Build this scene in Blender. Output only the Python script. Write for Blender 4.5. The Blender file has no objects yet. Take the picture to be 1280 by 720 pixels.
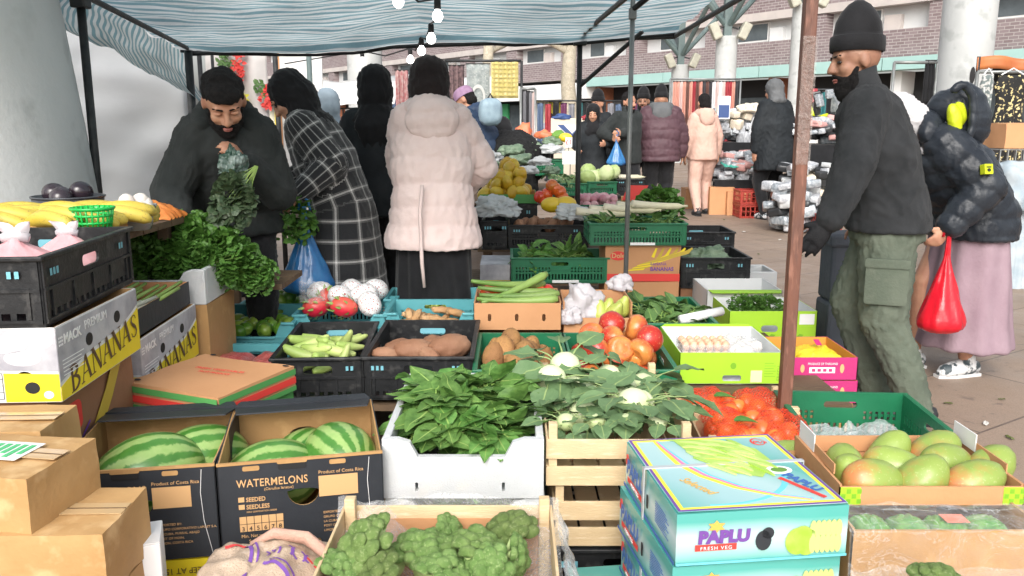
import bpy, bmesh, math, random
import numpy as np
from mathutils import Vector, Matrix, noise
from mathutils.geometry import tessellate_polygon
R = math.radians
rnd = random.Random(7)
scene = bpy.context.scene
COL = scene.collection
# ---------------------------------------------------------------- camera
FPX, PITCH, CAMH = 1050.0, R(11.0), 1.32
CP, SP = math.cos(PITCH), math.sin(PITCH)
def P(u, v, Y):
    x = (u - 640) / FPX; y = (360 - v) / FPX
    t = Y / (CP + y * SP)
    return Vector((x * t, Y, CAMH + (-SP + y * CP) * t))
def XU(u, Y, z):
    return (u - 640) / FPX * (Y * CP - (z - CAMH) * SP)
def YZ(v, z):
    y = (360 - v) / FPX
    return (z - CAMH) * (CP + y * SP) / (-SP + y * CP)
def G(u, v, z):
    Y = YZ(v, z); return Vector((XU(u, Y, z), Y, z))
def W(px, Y):            # metres spanned by px pixels at depth Y
    return px / FPX * Y
cam = bpy.data.cameras.new('camera'); camo = bpy.data.objects.new('camera', cam); COL.objects.link(camo)
cam.sensor_width = 36; cam.lens = FPX / 1280 * 36; cam.clip_start = .05; cam.clip_end = 500
camo.location = (0, 0, CAMH); camo.rotation_euler = (math.pi / 2 - PITCH, 0, 0)
scene.camera = camo
# ---------------------------------------------------------------- materials
MATS = {}
def nt(name):
    m = bpy.data.materials.new(name); m.use_nodes = True
    n = m.node_tree.nodes; l = m.node_tree.links
    b = n['Principled BSDF']
    return m, n, l, b
def mixc(n, l, fac, a, b, mode='MIX'):
    x = n.new('ShaderNodeMix'); x.data_type = 'RGBA'; x.blend_type = mode
    for s, v in ((0, fac), (6, a), (7, b)):
        if hasattr(v, 'is_linked'): l.new(v, x.inputs[s])
        elif s == 0: x.inputs[0].default_value = v
        else: x.inputs[s].default_value = (*v, 1) if len(v) == 3 else v
    return x.outputs[2]
def ramp(n, l, src, stops, const=False):
    r = n.new('ShaderNodeValToRGB'); l.new(src, r.inputs[0])
    if const: r.color_ramp.interpolation = 'CONSTANT'
    e = r.color_ramp.elements
    while len(e) < len(stops): e.new(.5)
    for k, (p, c) in enumerate(stops):
        e[k].position = p; e[k].color = (c, c, c, 1) if isinstance(c, (int, float)) else (*c, 1)
    return r.outputs[0]
def math_(n, l, op, a, b=None, c=None):
    x = n.new('ShaderNodeMath'); x.operation = op
    for i, v in enumerate((a, b, c)):
        if v is None: continue
        if hasattr(v, 'is_linked'): l.new(v, x.inputs[i])
        else: x.inputs[i].default_value = v
    return x.outputs[0]
def tnoise(n, l, vec, scale, detail=3, rough=.55, dist=0):
    t = n.new('ShaderNodeTexNoise'); t.inputs['Scale'].default_value = scale
    t.inputs['Detail'].default_value = detail; t.inputs['Roughness'].default_value = rough
    t.inputs['Distortion'].default_value = dist
    l.new(vec, t.inputs['Vector']); return t.outputs[0]
def M(name, c, c2=None, scale=6, rough=.6, bump=0, bscale=60, metal=0, coat=0, trans=0, vary=0, spec=.5,
      ramp_=(.35, .65), sheen=0, sss=0, c3=None, bdist=.01, stretch=None, translucent=0):
    if name in MATS: return MATS[name]
    m, n, l, b = nt(name); MATS[name] = m
    tc = n.new('ShaderNodeTexCoord'); vec = tc.outputs['Object']
    if stretch:
        mp = n.new('ShaderNodeMapping'); mp.inputs['Scale'].default_value = stretch
        l.new(vec, mp.inputs['Vector']); vec = mp.outputs[0]
    col = None
    if c2 is not None:
        f = ramp(n, l, tnoise(n, l, vec, scale, 5), ((ramp_[0], 0.), (ramp_[1], 1.)))
        col = mixc(n, l, f, c, c2)
        if c3 is not None:
            f3 = ramp(n, l, tnoise(n, l, vec, scale * 3.1, 4), ((.55, 0.), (.68, 1.)))
            col = mixc(n, l, f3, col, c3)
    if vary:
        oi = n.new('ShaderNodeObjectInfo')
        hs = n.new('ShaderNodeHueSaturation')
        l.new(math_(n, l, 'MULTIPLY_ADD', oi.outputs['Random'], vary * 2, 1 - vary), hs.inputs['Value'])
        l.new(math_(n, l, 'MULTIPLY_ADD', oi.outputs['Random'], vary * .12, .5 - vary * .06), hs.inputs['Hue'])
        if col is None: hs.inputs['Color'].default_value = (*c, 1)
        else: l.new(col, hs.inputs['Color'])
        col = hs.outputs[0]
    if col is None: b.inputs['Base Color'].default_value = (*c, 1)
    else: l.new(col, b.inputs['Base Color'])
    b.inputs['Roughness'].default_value = rough; b.inputs['Metallic'].default_value = metal
    b.inputs['Coat Weight'].default_value = coat; b.inputs['Transmission Weight'].default_value = trans
    b.inputs['Specular IOR Level'].default_value = spec
    b.inputs['Sheen Weight'].default_value = sheen
    if sss:
        b.inputs['Subsurface Weight'].default_value = sss; b.inputs['Subsurface Radius'].default_value = (.01, .004, .002)
    if bump:
        bp = n.new('ShaderNodeBump'); bp.inputs['Strength'].default_value = bump; bp.inputs['Distance'].default_value = bdist
        l.new(tnoise(n, l, vec, bscale, 4), bp.inputs['Height']); l.new(bp.outputs[0], b.inputs['Normal'])
    if translucent:
        ts = n.new('ShaderNodeBsdfTranslucent'); mx = n.new('ShaderNodeMixShader'); mx.inputs[0].default_value = translucent
        if col is None: ts.inputs[0].default_value = (*c, 1)
        else: l.new(col, ts.inputs[0])
        out = n['Material Output']; l.new(b.outputs[0], mx.inputs[1]); l.new(ts.outputs[0], mx.inputs[2]); l.new(mx.outputs[0], out.inputs[0])
    return m
def film(name, col=(.95, .97, 1), opac=.12, rough=.12, bump=.6, bscale=14, gloss=.35):
    """thin plastic film: see-through with wrinkled highlights"""
    if name in MATS: return MATS[name]
    m, n, l, b = nt(name); MATS[name] = m
    tc = n.new('ShaderNodeTexCoord')
    h = tnoise(n, l, tc.outputs['Object'], bscale, 4, .6, 1.5)
    bp = n.new('ShaderNodeBump'); bp.inputs['Strength'].default_value = bump; bp.inputs['Distance'].default_value = .03
    l.new(h, bp.inputs['Height']); l.new(bp.outputs[0], b.inputs['Normal'])
    b.inputs['Base Color'].default_value = (*col, 1); b.inputs['Roughness'].default_value = rough
    b.inputs['Specular IOR Level'].default_value = .9
    tr = n.new('ShaderNodeBsdfTransparent'); mx = n.new('ShaderNodeMixShader'); out = n['Material Output']
    lw = n.new('ShaderNodeLayerWeight'); lw.inputs[0].default_value = gloss; l.new(bp.outputs[0], lw.inputs['Normal'])
    cre = ramp(n, l, h, ((.485, 0.), (.5, .3), (.515, 0.)))
    f = math_(n, l, 'ADD', math_(n, l, 'ADD', opac, math_(n, l, 'MULTIPLY', lw.outputs['Facing'], .35)), math_(n, l, 'MULTIPLY', cre, .6))
    l.new(math_(n, l, 'MINIMUM', f, 1.0), mx.inputs[0]); l.new(tr.outputs[0], mx.inputs[1]); l.new(b.outputs[0], mx.inputs[2])
    l.new(mx.outputs[0], out.inputs[0])
    return m
# ---------------------------------------------------------------- object helpers
def link(name, data, parent=None):
    o = bpy.data.objects.new(name, data); COL.objects.link(o)
    if parent is not None: o.parent = parent
    return o
def tag(o, label=None, cat=None, group=None, kind=None):
    if label: o['label'] = label
    if cat: o['category'] = cat
    if group: o['group'] = group
    if kind: o['kind'] = kind
    return o
def thing(name, label, cat, loc=(0, 0, 0), rz=0, group=None):
    o = bpy.data.objects.new(name, None); COL.objects.link(o)
    o.empty_display_size = .05
    o.location = loc; o.rotation_euler = (0, 0, rz)
    return tag(o, label, cat, group)
def kids(o): return [c for c in COL.objects if c.parent == o]
def dup(root, loc, rz=None, label=None, group=None, scale=None, rot=None):
    r = root.copy(); COL.objects.link(r); r.location = loc
    if rz is not None: r.rotation_euler = (0, 0, rz)
    if rot is not None: r.rotation_euler = rot
    if scale is not None: r.scale = scale if hasattr(scale, '__len__') else (scale,) * 3
    if label: r['label'] = label
    if group: r['group'] = group
    for ch in list(root.children):
        c = ch.copy(); COL.objects.link(c); c.parent = r
        for g in list(ch.children):
            d = g.copy(); COL.objects.link(d); d.parent = c
    return r
class MB:
    def __init__(s): s.v = []; s.f = []; s.mi = []; s.m = 0
    def add(s, vs, fs, m=None):
        k = len(s.v); s.v.extend([tuple(p) for p in vs]); s.f.extend([tuple(i + k for i in f) for f in fs])
        s.mi.extend([s.m if m is None else m] * len(fs)); return s
    def box(s, lo, hi, m=None, T=None):
        (a, b, c), (d, e, f) = lo, hi
        vs = [(a, b, c), (d, b, c), (d, e, c), (a, e, c), (a, b, f), (d, b, f), (d, e, f), (a, e, f)]
        if T is not None: vs = [T @ Vector(p) for p in vs]
        return s.add(vs, [(3, 2, 1, 0), (4, 5, 6, 7), (0, 1, 5, 4), (1, 2, 6, 5), (2, 3, 7, 6), (3, 0, 4, 7)], m)
    def tube(s, pts, r, n=8, m=None, cap=True):
        pts = [Vector(p) for p in pts]; rs = r if hasattr(r, '__len__') else [r] * len(pts)
        rings = []; ref = None
        for i, p in enumerate(pts):
            t = (pts[min(i + 1, len(pts) - 1)] - pts[max(i - 1, 0)])
            t = t.normalized() if t.length > 1e-9 else Vector((0, 0, 1))
            if ref is None: ref = Vector((1, 0, 0)) if abs(t.x) < .8 else Vector((0, 1, 0))
            a = (ref - t * ref.dot(t)).normalized(); b = t.cross(a); ref = a
            rings.append([p + (a * math.cos(2 * math.pi * k / n) + b * math.sin(2 * math.pi * k / n)) * rs[i] for k in range(n)])
        vs = [q for g in rings for q in g]; fs = []
        for i in range(len(pts) - 1):
            for k in range(n):
                fs.append((i * n + k, i * n + (k + 1) % n, (i + 1) * n + (k + 1) % n, (i + 1) * n + k))
        if cap: fs.append(tuple(range(n - 1, -1, -1))); fs.append(tuple((len(pts) - 1) * n + k for k in range(n)))
        return s.add(vs, fs, m)
    def lathe(s, prof, n=24, T=None, m=None):
        vs = []; fs = []
        for (r, z) in prof:
            for k in range(n):
                a = 2 * math.pi * k / n; p = Vector((r * math.cos(a), r * math.sin(a), z)); vs.append(T @ p if T is not None else p)
        for i in range(len(prof) - 1):
            for k in range(n): fs.append((i * n + k, i * n + (k + 1) % n, (i + 1) * n + (k + 1) % n, (i + 1) * n + k))
        return s.add(vs, fs, m)
    def panel(s, outline, holes=(), z0=-.004, z1=0, T=None, m=None):
        polys = [[Vector((x, y, 0)) for x, y in outline]] + [[Vector((x, y, 0)) for x, y in h] for h in holes]
        tris = tessellate_polygon(polys); pts = [p for q in polys for p in q]; N = len(pts)
        tp = lambda p, z: (T @ Vector((p.x, p.y, z))) if T is not None else Vector((p.x, p.y, z))
        vs = [tp(p, z1) for p in pts] + [tp(p, z0) for p in pts]; fs = []
        for t in tris:
            a, b, c = (pts[i] for i in t)
            if (b - a).cross(c - a).z < 0: t = (t[0], t[2], t[1])
            fs.append(tuple(t)); fs.append((t[2] + N, t[1] + N, t[0] + N))
        k = 0
        for q in polys:
            n = len(q)
            for i in range(n):
                a, b = k + i, k + (i + 1) % n; fs.append((a, a + N, b + N, b))
            k += n
        return s.add(vs, fs, m)
    def grid(s, fn, nu, nv, m=None, thick=0):
        vs = [fn(i / nu, j / nv) for j in range(nv + 1) for i in range(nu + 1)]
        fs = [(j * (nu + 1) + i, j * (nu + 1) + i + 1, (j + 1) * (nu + 1) + i + 1, (j + 1) * (nu + 1) + i) for j in range(nv) for i in range(nu)]
        return s.add(vs, fs, m)
    def mesh(s, name, mats, smooth=False, recalc=False):
        me = bpy.data.meshes.new(name); me.from_pydata(s.v, [], s.f)
        for m in (mats if isinstance(mats, (list, tuple)) else [mats]): me.materials.append(m)
        if any(s.mi): me.polygons.foreach_set('material_index', s.mi)
        if recalc:
            b = bmesh.new(); b.from_mesh(me); bmesh.ops.recalc_face_normals(b, faces=b.faces); b.to_mesh(me); b.free()
        if smooth: me.polygons.foreach_set('use_smooth', [True] * len(me.polygons))
        me.update(); return me
    def build(s, name, mats, parent=None, smooth=False, bevel=0, recalc=False, solid=0):
        o = link(name, s.mesh(name, mats, smooth, recalc), parent)
        if solid:
            sm = o.modifiers.new('solid', 'SOLIDIFY'); sm.thickness = solid
        if bevel:
            bv = o.modifiers.new('bevel', 'BEVEL'); bv.width = bevel; bv.segments = 2; bv.limit_method = 'ANGLE'; bv.angle_limit = R(40)
        return o
def face(f, w, d, h):
    X, Y, Z = Vector((1, 0, 0)), Vector((0, 1, 0)), Vector((0, 0, 1))
    o, x, y, nn = {'front': ((0, 0, 0), X, Z, -Y), 'right': ((w, 0, 0), Y, Z, X), 'back': ((w, d, 0), -X, Z, Y),
                   'left': ((0, d, 0), -Y, Z, -X), 'top': ((0, 0, h), X, Y, Z), 'inback': ((0, d, 0), X, Z, -Y)}[f]
    return Matrix(((x.x, y.x, nn.x, o[0]), (x.y, y.y, nn.y, o[1]), (x.z, y.z, nn.z, o[2]), (0, 0, 0, 1)))
def rect(x0, y0, x1, y1): return [(x0, y0), (x1, y0), (x1, y1), (x0, y1)]
def ell(cx, cy, rx, ry, n=16, a0=0, a1=360): return [(cx + rx * math.cos(R(a0 + (a1 - a0) * k / n)), cy + ry * math.sin(R(a0 + (a1 - a0) * k / n))) for k in range(n)]
def rrect(x0, y0, x1, y1, r, n=4):
    o = []
    for cx, cy, a in ((x1 - r, y1 - r, 0), (x0 + r, y1 - r, 90), (x0 + r, y0 + r, 180), (x1 - r, y0 + r, 270)):
        for k in range(n + 1): o.append((cx + r * math.cos(R(a + 90 * k / n)), cy + r * math.sin(R(a + 90 * k / n))))
    return o
def decal(parent, name, mat, T, polys, z=.0012, t=.0008, holes=()):
    b = MB()
    for k, p in enumerate(polys): b.panel(p, holes if k == 0 else (), z - t, z, T)
    return b.build(name, mat, parent)
TEXTS = []
def bake_texts():
    dg = bpy.context.evaluated_depsgraph_get()
    for o in list(TEXTS):
        me = bpy.data.meshes.new_from_object(o.evaluated_get(dg)); n = link('tmp', me, o.parent); n.matrix_local = o.matrix_local.copy()
        nm = o.name; bpy.data.objects.remove(o); n.name = nm
    TEXTS.clear()
def text(parent, s, T, x, y, size, mat, sx=1, align='LEFT', z=.0018, rot=0, shear=0, bold=0, name='lettering', space=1):
    c = bpy.data.curves.new(name, 'FONT'); c.body = s; c.size = size; c.align_x = align; c.extrude = .0003; c.shear = shear; c.offset = bold
    c.space_character = space; c.resolution_u = 3
    c.materials.append(mat); o = link(name, c, parent); TEXTS.append(o)
    o.matrix_local = T @ Matrix.Translation((x, y, z)) @ Matrix.Rotation(rot, 4, 'Z') @ Matrix.Diagonal((sx, 1, 1, 1))
    return o
def place(u, v, Y, u2, dY=0, h=.15):
    """front-top-left corner by pixel and depth, front-top-right by pixel column -> base loc, yaw, width"""
    A = P(u, v, Y); x2 = XU(u2, Y + dY, A.z)
    w = math.hypot(x2 - A.x, dY); return (A.x, A.y, A.z - h), math.atan2(dY, x2 - A.x), w
def loc2w(root, p):
    return Matrix.Translation(root.location) @ Matrix.Rotation(root.rotation_euler.z, 4, 'Z') @ Vector(p)
def ico(sub):
    b = bmesh.new(); bmesh.ops.create_icosphere(b, subdivisions=sub, radius=1)
    vs = [v.co.copy() for v in b.verts]; fs = [tuple(v.index for v in f.verts) for f in b.faces]; b.free(); return vs, fs
ICO = {k: ico(k) for k in (1, 2, 3, 4, 5)}
def nz(p, s, seed=0): return noise.noise(Vector(p) * s + Vector((seed * 7.3, seed * 3.1, seed)))
def blobmesh(name, rad, mats, sub=3, amp=0, ns=3, seed=0, fn=None):
    vs, fs = ICO[sub]; out = []
    for p in vs:
        q = Vector((p.x * rad[0], p.y * rad[1], p.z * rad[2])) * (1 + amp * nz(p, ns, seed))
        if fn: q = fn(q, p)
        out.append(q)
    return MB().add(out, fs).mesh(name, mats, True)
def fol(name, loc, mesh, label, cat, group=None, rot=None, scale=1):
    o = link(name, mesh); o.location = loc; tag(o, label, cat, group)
    o.rotation_euler = rot if rot is not None else (rnd.uniform(0, 6.3), rnd.uniform(0, 6.3), rnd.uniform(0, 6.3))
    s = scale; o.scale = (s, s, s) if not hasattr(s, '__len__') else s
    return o
# ---------------------------------------------------------------- people
def capsule(b, a, c, ra, rc, n=12):
    a, c = Vector(a), Vector(c); t = (c - a)
    t = t.normalized() if t.length > 1e-6 else Vector((0, 0, 1))
    b.tube([a - t * ra, a - t * ra * .8, a - t * ra * .4, a, c, c + t * rc * .4, c + t * rc * .8, c + t * rc],
           [ra * .08, ra * .6, ra * .92, ra, rc, rc * .92, rc * .6, rc * .08], n)
def ellip(b, c, r, ax, sub=2):
    vs, fs = ICO[sub]; c = Vector(c)
    b.add([c + ax[0] * (p.x * r[0]) + ax[1] * (p.y * r[1]) + ax[2] * (p.z * r[2]) for p in vs], fs)
def loft(b, secs, X, n=24, pw=.85):
    """secs: (centre, rx, ry, Yaxis)"""
    vs = []; fs = []
    for (c, rx, ry, Y) in secs:
        for k in range(n):
            a = 2 * math.pi * k / n; ca, sa = math.cos(a), math.sin(a)
            vs.append(Vector(c) + X * (rx * math.copysign(abs(ca) ** pw, ca)) + Y * (ry * math.copysign(abs(sa) ** pw, sa)))
    for i in range(len(secs) - 1):
        for k in range(n): fs.append((i * n + k, i * n + (k + 1) % n, (i + 1) * n + (k + 1) % n, (i + 1) * n + k))
    fs.append(tuple(range(n - 1, -1, -1))); fs.append(tuple((len(secs) - 1) * n + k for k in range(n)))
    b.add(vs, fs)
def remesh(b, voxel, it=4, fac=.5):
    me = bpy.data.meshes.new('tmp'); me.from_pydata(b.v, [], b.f)
    o = bpy.data.objects.new('tmp', me); COL.objects.link(o)
    m = o.modifiers.new('r', 'REMESH'); m.mode = 'VOXEL'; m.voxel_size = voxel; m.use_smooth_shade = True
    if it:
        s = o.modifiers.new('s', 'SMOOTH'); s.iterations = it; s.factor = fac
    dg = bpy.context.evaluated_depsgraph_get()
    out = bpy.data.meshes.new_from_object(o.evaluated_get(dg))
    bpy.data.objects.remove(o); bpy.data.meshes.remove(me)
    return out
def cloth(me, segs, puff=0, sp=.09, fold=.006, fs=9, seed=0, vert=0):
    n = len(me.vertices)
    co = np.empty(n * 3, np.float32); me.vertices.foreach_get('co', co); co = co.reshape(-1, 3).astype(np.float64)
    no = np.empty(n * 3, np.float32); me.vertices.foreach_get('normal', no); no = no.reshape(-1, 3)
    best = np.full(n, 1e9); ax = np.zeros(n); an = np.zeros(n); off = 0
    for (a, c, rad) in segs:
        a, c = np.array(a), np.array(c); d = c - a; L = np.linalg.norm(d); d = d / L
        rel = co - a; s = rel @ d; sc = np.clip(s, 0, L); dist = np.linalg.norm(rel - np.outer(sc, d), axis=1) / rad
        f = np.array((0, 1, 0)) - d * d[1]
        if np.linalg.norm(f) < .3: f = np.array((0, 0, 1)) - d * d[2]
        f /= np.linalg.norm(f); r = np.cross(d, f)
        ang = np.arctan2(rel @ r, -(rel @ f))
        w = dist < best; best[w] = dist[w]; ax[w] = (s + off)[w]; an[w] = ang[w]
    disp = np.zeros(n)
    if puff:
        w = np.array([nz(p, 4, seed) for p in co]) * .22
        disp += puff * (np.abs(np.sin(math.pi * (ax / sp + w))) ** .55 - .6)
        disp += puff * .35 * np.array([nz((p[0], p[1], p[2] * .6), 34, seed + 3) for p in co])
    if fold and vert:      # long vertical folds of a skirt
        disp += fold * np.array([math.sin(vert * a + 2.5 * nz((c[0], c[1], c[2] * .5), 3, seed)) * .6 + .5 * nz((c[0] * 1.5, c[1] * 1.5, c[2] * .35), 7, seed) for c, a in zip(co, an)])
    elif fold:             # creases running round and across the limb, plus soft drape
        def cr(a, x, c):
            r = 1 - abs(nz((math.cos(a) * .45 + x * .35, math.sin(a) * .45 - x * .2, x * 1.25), fs * .95, seed + 1)) * 3.2
            return max(r, -.3) ** 2 * math.copysign(.75, r) + .55 * nz(c, fs * .55, seed + 2) + .1 * nz(c, fs * 3.5, seed + 5)
        disp += fold * .62 * np.array([cr(a, x, c) for a, x, c in zip(an, ax, co)])
    co = co + no * disp[:, None]
    me.vertices.foreach_set('co', co.astype(np.float32).ravel())
    at = me.attributes.new('bodyuv', 'FLOAT_VECTOR', 'POINT')
    at.data.foreach_set('vector', np.stack([an / (2 * math.pi), ax, np.zeros(n)], 1).astype(np.float32).ravel())
    me.update()
def hand(b, w, d, pn, side, curl=.5, s=1., thumb=.5):
    w = Vector(w); d = Vector(d).normalized(); pn = Vector(pn); pn = (pn - d * pn.dot(d)).normalized()
    lat = d.cross(pn) * side
    loft(b, [(w - d * .02 * s, .026 * s, .02 * s, pn), (w + d * .025 * s, .033 * s, .018 * s, pn), (w + d * .06 * s, .041 * s, .016 * s, pn), (w + d * .095 * s, .04 * s, .012 * s, pn)], lat, 14, .9)
    for o, L, k in ((.03, .068, 0), (.01, .078, 1), (-.011, .073, 2), (-.03, .058, 3)):
        p = w + d * (.088 - .006 * abs(k - 1)) * s + lat * o * s; a = curl * .35; dd = d + lat * o * 1.6
        for fr, r0, r1 in ((.45, .0095, .009), (.3, .009, .0082), (.25, .0082, .0068)):
            q = p + (dd.normalized() * math.cos(a) + pn * math.sin(a)) * L * fr * s; capsule(b, p, q, r0 * s, r1 * s, 8); p = q; a += curl * (.75 + .08 * k)
    p = w + d * .03 * s + lat * .028 * s; t = (d * .75 + lat * .75 + pn * .25).normalized(); q = p + t * .042 * s; capsule(b, p, q, .013 * s, .0105 * s, 8)
    t = (d * (1 - .2 * thumb) + pn * thumb + lat * .15).normalized(); capsule(b, q, q + t * .034 * s, .0105 * s, .008 * s, 8)
def ik(a, t, l1, l2, pole):
    a, t = Vector(a), Vector(t); d = t - a; L = min(d.length, (l1 + l2) * .995); dn = d.normalized(); t = a + dn * L
    x = (l1 * l1 - l2 * l2 + L * L) / (2 * L); h = math.sqrt(max(l1 * l1 - x * x, 0)); p = Vector(pole); p = (p - dn * p.dot(dn)).normalized()
    return a + dn * x + p * h, t
EX, EY, EZ = Vector((1, 0, 0)), Vector((0, 1, 0)), Vector((0, 0, 1))
def person(label, base, H=1.72, yaw=0, lean=0, head=(0, 0), hands=None, feet=None, group=None, skin='skin', wide=1.0,
           top=None, bottom=None, hat=None, face_=None, shoe='shoe_black', vox=.011, shift=0, curl=(.5, .5), pole=None, pn=None, side=0, crouch=0, name='person'):
    """top: dict(mat, infl, hem, puff, sp, hood, collar, fold); bottom: dict(kind, mat, ...); hat: dict(kind, mat); hands: world points"""
    s = H / 1.75; root = thing(name, label, 'person', (base[0], base[1], 0), R(yaw), group)
    Ri = Matrix.Rotation(-R(yaw), 4, 'Z')
    loc = lambda p: Ri @ (Vector(p) - Vector((base[0], base[1], 0)))
    la, sd = R(lean), R(side)
    hip = Vector((0, shift, .93 * s - crouch)); up = Vector((math.sin(sd), math.sin(la), math.cos(la) * math.cos(sd))).normalized()
    up2 = Vector((math.sin(sd) * 1.1, math.sin(la * 1.12), math.cos(la * 1.12))).normalized()
    rt = EX.copy() - up * up.x; rt.normalize(); fw = up.cross(rt) * -1
    fw = Vector((0, math.cos(la), -math.sin(la))) if abs(sd) < .01 else (EY - up * up.y).normalized()
    chest = hip + up * .27 * s; sh = chest + up2 * .23 * s; neck = sh + up2 * .075 * s
    ha = la * .55 + R(head[0]); hy = R(head[1])
    hu = Vector((0, math.sin(ha), math.cos(ha))); hf0 = Vector((0, math.cos(ha), -math.sin(ha)))
    hf = hf0 * math.cos(hy) - EX * math.sin(hy); hr = hf.cross(hu)
    hc = neck + (hu * .75 + up2 * .25).normalized() * .115 * s + hf * .018 * s
    hs = 1.06 * s; HP = lambda x, y, z: hc + (hr * x + hf * y + hu * z) * hs
    shw = .175 * s * wide
    SH = {1: sh + rt * shw, -1: sh - rt * shw}; J = {}
    lu, lf = .29 * s, .26 * s; pole = pole or {}; pn = pn or {}
    for k in (1, -1):
        tgt = (hands or {}).get('R' if k == 1 else 'L')
        t = loc(tgt) if tgt is not None else hip + rt * k * (.25 * s * wide) + Vector((0, .06, -.06 * s))
        e, t = ik(SH[k], t, lu, lf, pole.get(k, Vector((.5 * k, -.6, -.5)))); J[k] = (SH[k], e, t)
    ft = feet or {}; LEG = {}
    for k in (1, -1):
        f = ft.get('R' if k == 1 else 'L', (0, 0)); h = hip + EX * k * .09 * s - EZ * .02
        an = Vector((k * .1 * s + f[0], f[1], .08 * s + (f[2] if len(f) > 2 else 0)))
        kn, an = ik(h, an, .44 * s, .43 * s, Vector((0.1 * k, 1, 0))); LEG[k] = (h, kn, an)
    face_ = face_ or {}
    sk = MATS[skin]
    # body: one continuous figure
    b = MB()
    loft(b, [(hip - EZ * .1 * s, .15 * s, .11 * s, EY), (hip, .165 * s, .115 * s, EY), (hip + up * .14 * s, .145 * s, .1 * s, fw), (chest, .165 * s * wide, .115 * s, fw), (sh - up2 * .02, .15 * s * wide, .09 * s, fw), (sh + up2 * .03 * s, .08 * s, .065 * s, fw), (neck, .055 * s, .058 * s, fw)], rt, 20)
    capsule(b, sh + up2 * .01, HP(0, -.02, -.05), .058 * s, .054 * s)
    fine = vox < .013
    hx = (hr, hf, hu)
    E = lambda bb, x, y, z, r, sub=2: ellip(bb, HP(x, y, z), [q * hs for q in r], hx, sub)
    E(b, 0, -.012, .025, (.077, .098, .092), 3); E(b, 0, .026, -.04, (.06, .064, .078), 3); E(b, 0, .052, -.095, (.034, .034, .027))
    capsule(b, HP(0, .09, .012), HP(0, .11, -.026), .011 * s, .015 * s, 8); E(b, .013, .098, -.03, (.011, .014, .009)); E(b, -.013, .098, -.03, (.011, .014, .009))
    capsule(b, HP(-.04, .078, .026), HP(.04, .078, .026), .012 * s, .012 * s, 8)
    E(b, 0, .083, -.06, (.027, .016, .0075)); E(b, 0, .081, -.074, (.024, .015, .008))
    for k in (1, -1): E(b, k * .036, .058, -.028, (.027, .03, .027)); E(b, k * .079, -.008, -.008, (.011, .022, .034))
    for k in (1, -1):
        a, e, t = J[k]
        capsule(b, a - rt * k * .05 * s - up2 * .03 * s, e, .05 * s, .04 * s); capsule(b, e, t, .04 * s, .028 * s)
        dd = (t - e).normalized(); nn = pn.get(k, rt * -k); nn = loc(Vector(nn) + Vector((base[0], base[1], 0))) if k in pn else nn
        hand(b, t, dd if ('d%d' % k) not in pn else loc(Vector(pn['d%d' % k]) + Vector((base[0], base[1], 0))), nn, k, curl[0 if k == 1 else 1], s * (1.0 if fine else 1.1))
        h, kn, an = LEG[k]; capsule(b, h, kn, .08 * s, .055 * s); capsule(b, kn, an, .052 * s, .038 * s)
        capsule(b, an - EZ * .03 * s, an + Vector((0, .12 * s, -.05 * s)), .035 * s, .03 * s)
    me = remesh(b, min(vox, .0085) if fine else vox * .8, 2 if fine else 1, .4); me.materials.append(sk); link('body', me, root)
    segs_t = [(hip - EZ * .35 * s, hip, 2.0), (hip, neck, 2.0)] + [(J[k][0] + rt * 0, J[k][1], 1.) for k in (1, -1)] + [(J[k][1], J[k][2], 1.) for k in (1, -1)]
    # trousers / skirt
    bt = bottom or dict(kind='trousers', mat='cloth_black'); i = bt.get('infl', .016) * s
    b = MB()
    if bt['kind'] == 'trousers':
        loft(b, [(hip - EZ * .12 * s, .165 * s + i, .12 * s + i, EY), (hip, .172 * s + i, .125 * s + i, EY), (hip + up * .1 * s, .155 * s + i, .11 * s + i, fw)], EX, 20)
        for k in (1, -1):
            h, kn, an = LEG[k]; g = bt.get('ankle', .052) * s
            capsule(b, h - EZ * .03, kn, .09 * s + i, .064 * s + i); capsule(b, kn, an - EZ * bt.get('drop', .01), .064 * s + i * .9, g)
        sg = [(LEG[k][0], LEG[k][1], 1) for k in (1, -1)] + [(LEG[k][1], LEG[k][2], 1) for k in (1, -1)]
    else:
        z0 = bt.get('hem', .08); r = bt.get('r', .24) * s; fwd = bt.get('swing', 0)
        N = 6; secs = [(Vector((0, fwd, z0)), r * 1.05, r * .85, EY)]
        for q in range(1, N): f = q / N; secs.append((Vector((0, fwd * (1 - f) + shift * f, z0 + (hip.z - z0) * f)), r * (1 - f) + (.18 * s + i) * f, (r * .82) * (1 - f) + (.14 * s + i) * f, EY))
        secs += [(hip, .18 * s + i, .14 * s + i, EY), (hip + up * .12 * s, .15 * s + i, .11 * s + i, fw)]
        loft(b, secs, EX, 28, .95); sg = [(Vector((0, fwd, 0)), hip, 1)]
    me = remesh(b, vox * 1.1, 4); cloth(me, sg, bt.get('puff', 0), bt.get('sp', .08), bt.get('fold', .014) * s, bt.get('fs', 9), seed=int(base[0] * 13), vert=0 if bt['kind'] == 'trousers' else 11)
    me.materials.append(MATS[bt['mat']]); link('skirt' if bt['kind'] != 'trousers' else 'trousers', me, root)
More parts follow.
